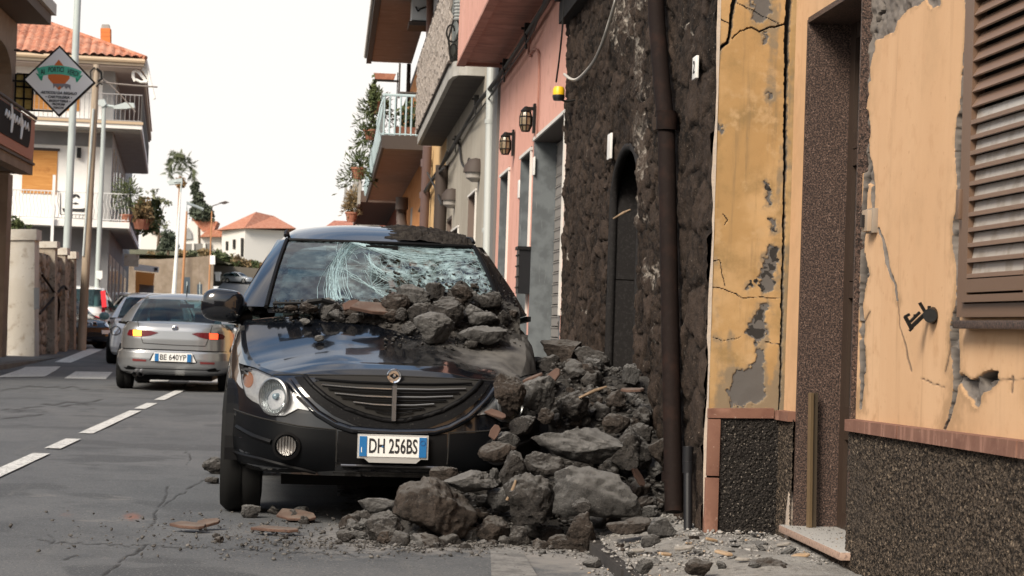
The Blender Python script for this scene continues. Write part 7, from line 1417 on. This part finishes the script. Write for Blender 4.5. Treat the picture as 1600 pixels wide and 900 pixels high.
# stones on the bonnet and windscreen
HOOD = [(677, 513, 64, 50, 'large round grey stone lying lowest on the bonnet', rock_g, 12, 6), (754, 524, 78, 30, 'long flat grey slab at the crushed side of the bonnet', rock_g, 24, -4), (697, 486, 56, 46, 'big lumpy stone above the lowest round one on the bonnet', rock_m, 36, 8),
        (646, 461, 52, 32, 'flat topped grey stone on the bonnet under the cracked glass', rock_g, 48, 8), (655, 488, 42, 30, 'dark wedge stone between two bigger bonnet stones', rock_m, 60, -14), (739, 487, 36, 24, 'pale rounded stone in the middle of the bonnet heap', rock_g, 72, 0), (618, 474, 46, 34, 'dark brown stone beside the broken tile on the bonnet', rock_b, 84, 10),
        (680, 455, 30, 28, 'dark angular stone at the top of the bonnet heap', rock_m, 95, 0), (722, 458, 34, 28, 'grey brown stone high on the bonnet heap', rock_b, 108, 0), (765, 470, 40, 28, 'flat dark stone at the heap edge by the pillar', rock_m, 118, 14), (755, 498, 48, 22, 'thin slab lying above the long flat bonnet slab', rock_g, 128, -6), (785, 496, 22, 24, 'small grey stone beside the windscreen pillar', rock_m, 139, 0),
        (607, 492, 30, 22, 'brown lump in front of the broken bonnet tile', rock_b, 149, 0), (627, 491, 22, 20, 'small grey lump behind the broken bonnet tile', rock_m, 159, 0), (516, 482, 32, 34, 'ragged grey plaster lump near the wiper', rock_g, 169, 0), (483, 480, 30, 20, 'dark crumbling lump below the wiper', rock_b, 179, 0), (526, 492, 26, 18, 'pale angular chip on the bonnet near the wiper', rock_g, 189, 10), (555, 497, 24, 16, 'grey chip in front of the long brown tile', rock_m, 199, 0),
        (548, 488, 22, 16, 'brown chip beside the long brown tile', rock_b, 209, 0), (476, 503, 17, 12, 'small stone alone on the clean side of the bonnet', rock_g, 219, 0), (499, 529, 15, 11, 'tiny stone furthest down the clean bonnet side', rock_g, 229, 0), (640, 513, 24, 18, 'small grey lump beside the lowest round stone', rock_g, 239, 0), (737, 538, 22, 14, 'round stone below the long flat slab', rock_m, 249, 0), (455, 480, 22, 12, 'crumbly fragments of mortar at the foot of the windscreen', rock_b, 259, 0)]
ha, hd_ = np.meshgrid(np.linspace(-.62, .80, 110), np.linspace(.62, 1.36, 70), indexing='ij')
_p = ws_dent(suv.scr); _wsz = np.interp(hd_, [1.10, 1.93], [1.165, 1.595]); _dk = suv.top_z(ha, np.minimum(hd_, 1.16)); base_h = np.where(hd_ > 1.16, np.maximum(_dk, _wsz-.02), _dk)
hh = .155*np.exp(-((ha-.40)/.27)**2-((hd_-1.08)/.20)**2)+.05*np.exp(-((ha-.62)/.16)**2-((hd_-.90)/.16)**2)+.045*np.exp(-((ha+.12)/.35)**2-((hd_-1.10)/.07)**2)+.05*np.exp(-((ha-.1)/.15)**2-((hd_-1.08)/.10)**2)
hh = hh*(1+.6*n2(ha, hd_, 9, 4, 5.))-.022
heap = np_mesh('bonnet_debris', np.stack([ha, hd_, base_h+hh], -1).reshape(-1, 3), grid_faces(110, 70, (hh[1:, 1:]+hh[:-1, :-1])/2 > -.012), deb, None, 180); heap.matrix_world = suv.t.matrix_world.copy(); tag(heap, 'fine debris under the stones on the black bonnet', 'debris', kind='stuff')
bpy.context.view_layer.update()
suvW = bvh_of([o for o in [suv.deck, suv.glass, suv.roof, heap]+[c for c in suv.t.children if c.name.startswith(('body', 'cowl', 'front_pillar', 'roof_rail_panel'))] if o.type == 'MESH'])
for cx, cy, w_, h_, lab, m, sd, rot in HOOD:
    p = hit(cx, cy+h_*.42, suvW); Y = (p.y if p else 11.4)-.02-w_*.0003
    place('bonnet_stone', cx, cy, w_, h_, Y, lab, m, sd, None, .85, rot, rough_=.12 if m is not rock_g else .075)
# smaller stones: shared shapes
SM = {m: [rock_mesh('small_stone', 500+i*7+j, 4, m, cuts=12, rough_=.17) for i in range(8)] for j, m in enumerate((rock_m, rock_b, rock_g))}
g = np.random.default_rng(21)
def small(p, size, lab, group, name='small_stone', flatness=1., probs=(.5, .3, .2)):
    m = (rock_m, rock_b, rock_g)[g.choice(3, p=probs)]; o = link(name, SM[m][g.integers(8)]); o.location = p; o.rotation_euler = (g.uniform(-.6, .6), g.uniform(-.6, .6), g.uniform(0, 6.28)); o.scale = (size*g.uniform(.8, 1.25), size*g.uniform(.75, 1.1), size*g.uniform(.6, .95)*flatness); return tag(o, lab, 'stone', group)
n_heap = 0
for _ in range(3000):
    if n_heap >= 130: break
    x, y = g.uniform(.1, 1.78), g.uniform(9.7, 13.2); z = float(mound(x, y))
    if (z < .05 and (y < 9.78 or g.random() < .6)) or (x < 1.24 and y > 10.6): continue
    px, py = project([[x, y, z]]); px, py = px[0], py[0]
    if any(abs(px-u[0]) < u[2]*.42 and abs(py-u[1]) < u[3]*.42 for u in used): continue
    s = g.uniform(.026, .072); small((x, y, z+s*.25), s, 'small lava stone wedged in the heap between crushed car and wall', 'small stones in the heap'); n_heap += 1
for i in range(40):                          # along the foot of the heap, on the road
    x = min(g.normal(.5, .55), 1.25); y = 9.98-.4*g.random()**1.5+.5*max(0, -x)*g.random(); s = g.uniform(.008, .028); small((x, y, max(float(mound(x, y)), 0)+s*.4), s, 'small stone scattered on asphalt at the foot of the heap', 'small stones on the road')
for i in range(120):
    px, py = g.uniform(430, 805), g.uniform(432, 535)
    if px < 610 and not 470 < py < 500-.04*abs(px-520): continue
    if px >= 610 and (py < 436+abs(px-705)*.36 or py > 545-abs(px-735)*.35): continue
    p = hit(px, py, suvW)
    if p is None: continue
    s = g.uniform(.010, .042)*(.6 if px < 600 else 1); small(p+Vector((0, -.01, s*.35)), s, 'small stone among the rubble on the black bonnet', 'small stones on the bonnet')
for i in range(42):
    px, py = g.uniform(960, 1300), g.uniform(838, 898); p = onZ(px, py, .11); p[2] = pz(p[0])
    if p[0] > 2.1 or p[0] < 1.36: continue
    s = g.uniform(.010, .034); small(tuple(p+np.array([0, 0, s*.35])), s, 'pale chip of stone or plaster on the dusty pavement', 'chips on the pavement', 'plaster_chip', .7, (.15, .25, .6))
# broken roof tiles
def shard(px, py, w_, h_, Y, lab, ang, tilt, seed, curved=True, m=tile_m, th=.016, group=None):
    gg = np.random.default_rng(seed); s = Y/FPX; n = 9; poly = []
    base = [(-1, -.55), (-.2, -.75), (.7, -.6), (1, -.1), (.85, .5), (.1, .7), (-.7, .55)]
    poly = [(x*w_*s/2*(1+gg.normal()*.08), y*max(w_, h_)*s*.32*(1+gg.normal()*.1)) for x, y in base]
    V = []; k = len(poly)
    for zz in (0, th): V += [(x, y, zz-(curved)*(y*y*2.2)) for x, y in poly]
    q = MB().add(V, [tuple(range(k))[::-1], tuple(range(k, 2*k))]+[(i, (i+1) % k, k+(i+1) % k, k+i) for i in range(k)]); o = q.build('roof_tile_shard', m); bm = bmesh.new(); bm.from_mesh(o.data); bmesh.ops.bevel(bm, geom=bm.edges[:], offset=.003, segments=1, affect='EDGES'); bm.to_mesh(o.data); bm.free()
    o.location = onY(px, py, Y); o.rotation_euler = (R(tilt), R(ang), R(gg.uniform(-30, 30))); return tag(o, lab, 'tile', group)
p = hit(588, 500, suvW); shard(586, 484, 76, 34, p.y-.05, 'long brown broken tile lying on the bonnet', 4, 28, 3, False, tile_m, .022)
shard(548, 478, 34, 24, p.y+.02, 'small brown tile piece beside the long bonnet tile', -20, 40, 4, False)
for i, a in enumerate([(296, 822, 60, 14, 9.85, 'red brown roof tile shard lying furthest out on the road', 3, 8), (324, 818, 44, 16, 9.95, 'stacked red tile piece on the furthest tile shard', -6, 15), (462, 806, 64, 16, 10.2, 'curved reddish tile in front of the car tyre', 4, 25), (430, 828, 70, 12, 9.75, 'thin flat brown tile lying on the asphalt', 2, 5), (862, 592, 38, 30, 11.2, 'curved brown tile standing at the top of the heap', -50, 50), (833, 592, 32, 12, 10.9, 'pale orange tile edge beside the standing curved tile', -22, 15), (987, 611, 40, 8, 11.0, 'thin orange tile lying against the dark wall', -2, 8),
     (775, 648, 34, 20, 10.35, 'curved grey tile shard on the crushed headlight', 18, 40), (772, 676, 26, 34, 10.32, 'reddish tile piece standing at the bumper corner', -60, 60), (996, 745, 36, 34, 10.35, 'dark curved tile behind the drainpipe foot', 60, 50), (812, 768, 12, 36, 10.0, 'narrow pale stick of wood in the heap', 70, 70)]):
    a = list(a)
    if a[0] < 480: a[4] = ground_Y(a[0], a[1]+a[3]*.4, .012)
    shard(*a, 20+i)
# soil on the roof
us_, ds_ = np.meshgrid(np.linspace(-.05, .60, 90), np.linspace(1.99, 3.0, 70), indexing='ij')
RP = suv.roofP; flatR = RP.reshape(-1, 3)
def roof_z(a, d): i = np.argmin((flatR[:, 0]-a)**2+(flatR[:, 1]-d)**2); return flatR[i, 2]
zr_ = np.array([[roof_z(a, d) for d in ds_[0]] for a in us_[:, 0]]); msk = n2(us_, ds_, 5, 4, 2.)*.5+smooth(us_, -.05, .22)*1.25-.35-.7*smooth(ds_, 2.03, 1.99)
h_ = np.clip(msk, 0, .8)*.014+np.clip(msk, 0, 1)*(n2(us_, ds_, 24, 4, 6.)*.014)-.006
kp = (msk[1:, 1:]+msk[:-1, :-1])/2 > .02
so_ = np_mesh('soil', np.stack([us_, ds_, zr_+h_+.004], -1).reshape(-1, 3), grid_faces(90, 70, kp), mat('dark_soil', (.026, .022, .020), .95, spec=.2, vary=[(20, (.045, .039, .034), .45, .62), (70, (.02, .016, .014), .52, .66)], bump=[('noise', 60, 1., .02)]), None, 60)
so_.matrix_world = suv.t.matrix_world.copy(); tag(so_, 'dark crumbled soil spread over one side of the black car roof', 'soil', kind='stuff')
# plaster fragments and splinters among the stones
plf = mat('plaster_fragment_grey', (.22, .20, .18), .93, vary=[(14, (.28, .26, .235), .42, .62), (40, (.16, .145, .13), .55, .7)], pos=True)
plo = mat('plaster_fragment_ochre', (.32, .215, .125), .93, vary=[(16, (.34, .25, .17), .45, .62), (45, (.22, .19, .16), .55, .7)], pos=True)
for i, (px, py, w_, hh_, Y, m) in enumerate(((1015, 846, 34, 18, 9.25, plf), (1130, 866, 30, 10, 9.05, plo), (1068, 858, 36, 10, 9.15, plf), (1250, 870, 30, 8, 8.75, plo), (1110, 845, 26, 8, 9.3, plo), (1040, 868, 22, 8, 9.1, plo), (1160, 876, 24, 8, 8.9, plf), (995, 862, 26, 9, 9.2, plf), (1225, 852, 22, 7, 9.0, plf))):
    pp = onY(px, py, Y); zz_ = pz(pp[0])+.01 if px > 960 else None
    o = shard(px, py, w_, hh_, Y if zz_ is None else float(onZ(px, py, zz_)[1]), 'flat piece of fallen plaster lying in the rubble', g.uniform(-12, 12), g.uniform(4, 22) if zz_ is not None else 35, 60+i, False, m, .012, 'pieces of fallen plaster'); o.name = 'plaster_fragment'; o['category'] = 'plaster piece'
tw = mat('splintered_wood', (.16, .11, .07), .9, vary=[((40, 4, 4), (.24, .17, .11), .45, .62)])
for i, (a_, b_, Y, lab) in enumerate((((792, 782), (806, 750), 9.93, 'short splinter of wood standing between the boulders'), ((905, 622), (948, 604), 10.9, 'thin splinter of wood lying over the middle of the heap'), ((985, 328), (958, 342), 12.6, 'thin dry stick poking out of the arched doorway'))):
    tag(MB().tube([onY(*a_, Y), (onY(*a_, Y)+onY(*b_, Y))/2+np.array([.01, 0, .01]), onY(*b_, Y)], [.009, .011, .006], 6).build('wood_splinter', tw, None, 60), lab, 'stick')
for i in range(14):                          # stones that rolled under the front of the car
    x, y = g.uniform(-.35, .9), g.uniform(10.7, 11.3); s = g.uniform(.025, .06); small((x, y, s*.5), s, 'small dark stone lying in the shade under the car front', 'stones under the car')
# fine gravel and dust chips
def chips(name, pts, sizes, m, lab, seed=1):
    gg = np.random.default_rng(seed); n = len(pts); bmv, bmf = ico(1); k = len(bmv); q = gg.normal(size=(n, 3)); q /= np.linalg.norm(q, axis=1)[:, None]
    V = bmv[None]*(.5+gg.normal(size=(n, k, 1))*.13); h = np.einsum('nkj,nj->nk', V, q)-.22; V = V-np.where(h > 0, h, 0)[..., None]*q[:, None, :]
    V = V*sizes[:, None, None]*gg.uniform(.5, 1.35, (n, 1, 3)); a = gg.uniform(0, 6.28, n); ca, sa = np.cos(a), np.sin(a); x = V[..., 0]*ca[:, None]-V[..., 1]*sa[:, None]; y = V[..., 0]*sa[:, None]+V[..., 1]*ca[:, None]; V = np.stack([x, y, V[..., 2]*.65], -1)+pts[:, None, :]
    F = (bmf[None]+k*np.arange(n)[:, None, None]).reshape(-1, 3); o = np_mesh(name, V.reshape(-1, 3), F, m); return tag(o, lab, 'gravel', kind='stuff')
n = 3200; x = 1.16+1.0*g.random(n)**.75; y = 8.3+2.*g.random(n)**1.1; s = .004+.023*g.random(n)**3; chips('gravel', np.stack([x, y, np.where(x < 1.30, .004, np.array([pz(q_) for q_ in x]))+s*.25], -1), s, mat('pale_gravel', (.22, .21, .20), .92, vary=[(9, (.33, .315, .30), .45, .6), (14, (.40, .27, .16), .60, .66), (30, (.10, .095, .09), .5, .62)]), 'pale gravel and plaster chips strewn over the pavement', 2)
n = 3000; t_ = g.random(n); far_ = g.random(n) < .38; x = np.where(far_, g.normal(-.25, .55, n), g.normal(.65, .5, n)); y = np.where(far_, 10.1+g.normal(0, .55, n), 9.86+g.normal(0, .22, n)); ok = (x < 1.28) & (x > -1.9) & (y > 8.9); x, y = x[ok], y[ok]; s = .004+.022*g.random(len(x))**3.2; chips('gravel', np.stack([x, y, mound(x, y)*.95+s*.35+.003], -1), s, mat('dark_gravel', (.075, .07, .066), .92, vary=[(9, (.14, .132, .125), .48, .6), (17, (.035, .033, .031), .5, .6)]), 'dark gravel strewn across asphalt before the car', 3)
n = 8500; x = g.uniform(.1, 1.8, n); y = g.uniform(9.7, 13.5, n); z = mound(x, y); ok = (z > .05) & ~((x < 1.24) & (y > 10.6)); x, y, z = x[ok], y[ok], z[ok]; s = .008+.040*g.random(len(x))**2.2; chips('gravel', np.stack([x, y, z+s*.2], -1), s, rock_m, 'loose dark gravel between the stones of the heap', 4)
P = []
for q_ in range(3600):
    px, py = (g.normal(690, 75), g.normal(492, 30)) if q_ % 3 else (g.uniform(425, 660), g.normal(484, 9))
    if px < 422 or py > 550 or (px < 600 and (py < 468 or py > 508)): continue
    h = hit(px, py, suvW)
    if h: P.append((h.x, h.y-.005, h.z+.006))
P = np.array(P); s = .004+.024*g.random(len(P))**2.4; chips('gravel', P, s, rock_m, 'crumbs of stone and mortar over the bonnet', 5)
n = 260; x = g.uniform(2.14, 2.40, n); y = g.uniform(8.2, 9.2, n); s = .003+.009*g.random(n)**3; chips('gravel', np.stack([x, y, .204+s*.3], -1), s, MATS['pale_gravel'], 'crumbs of plaster on the granite threshold', 6)
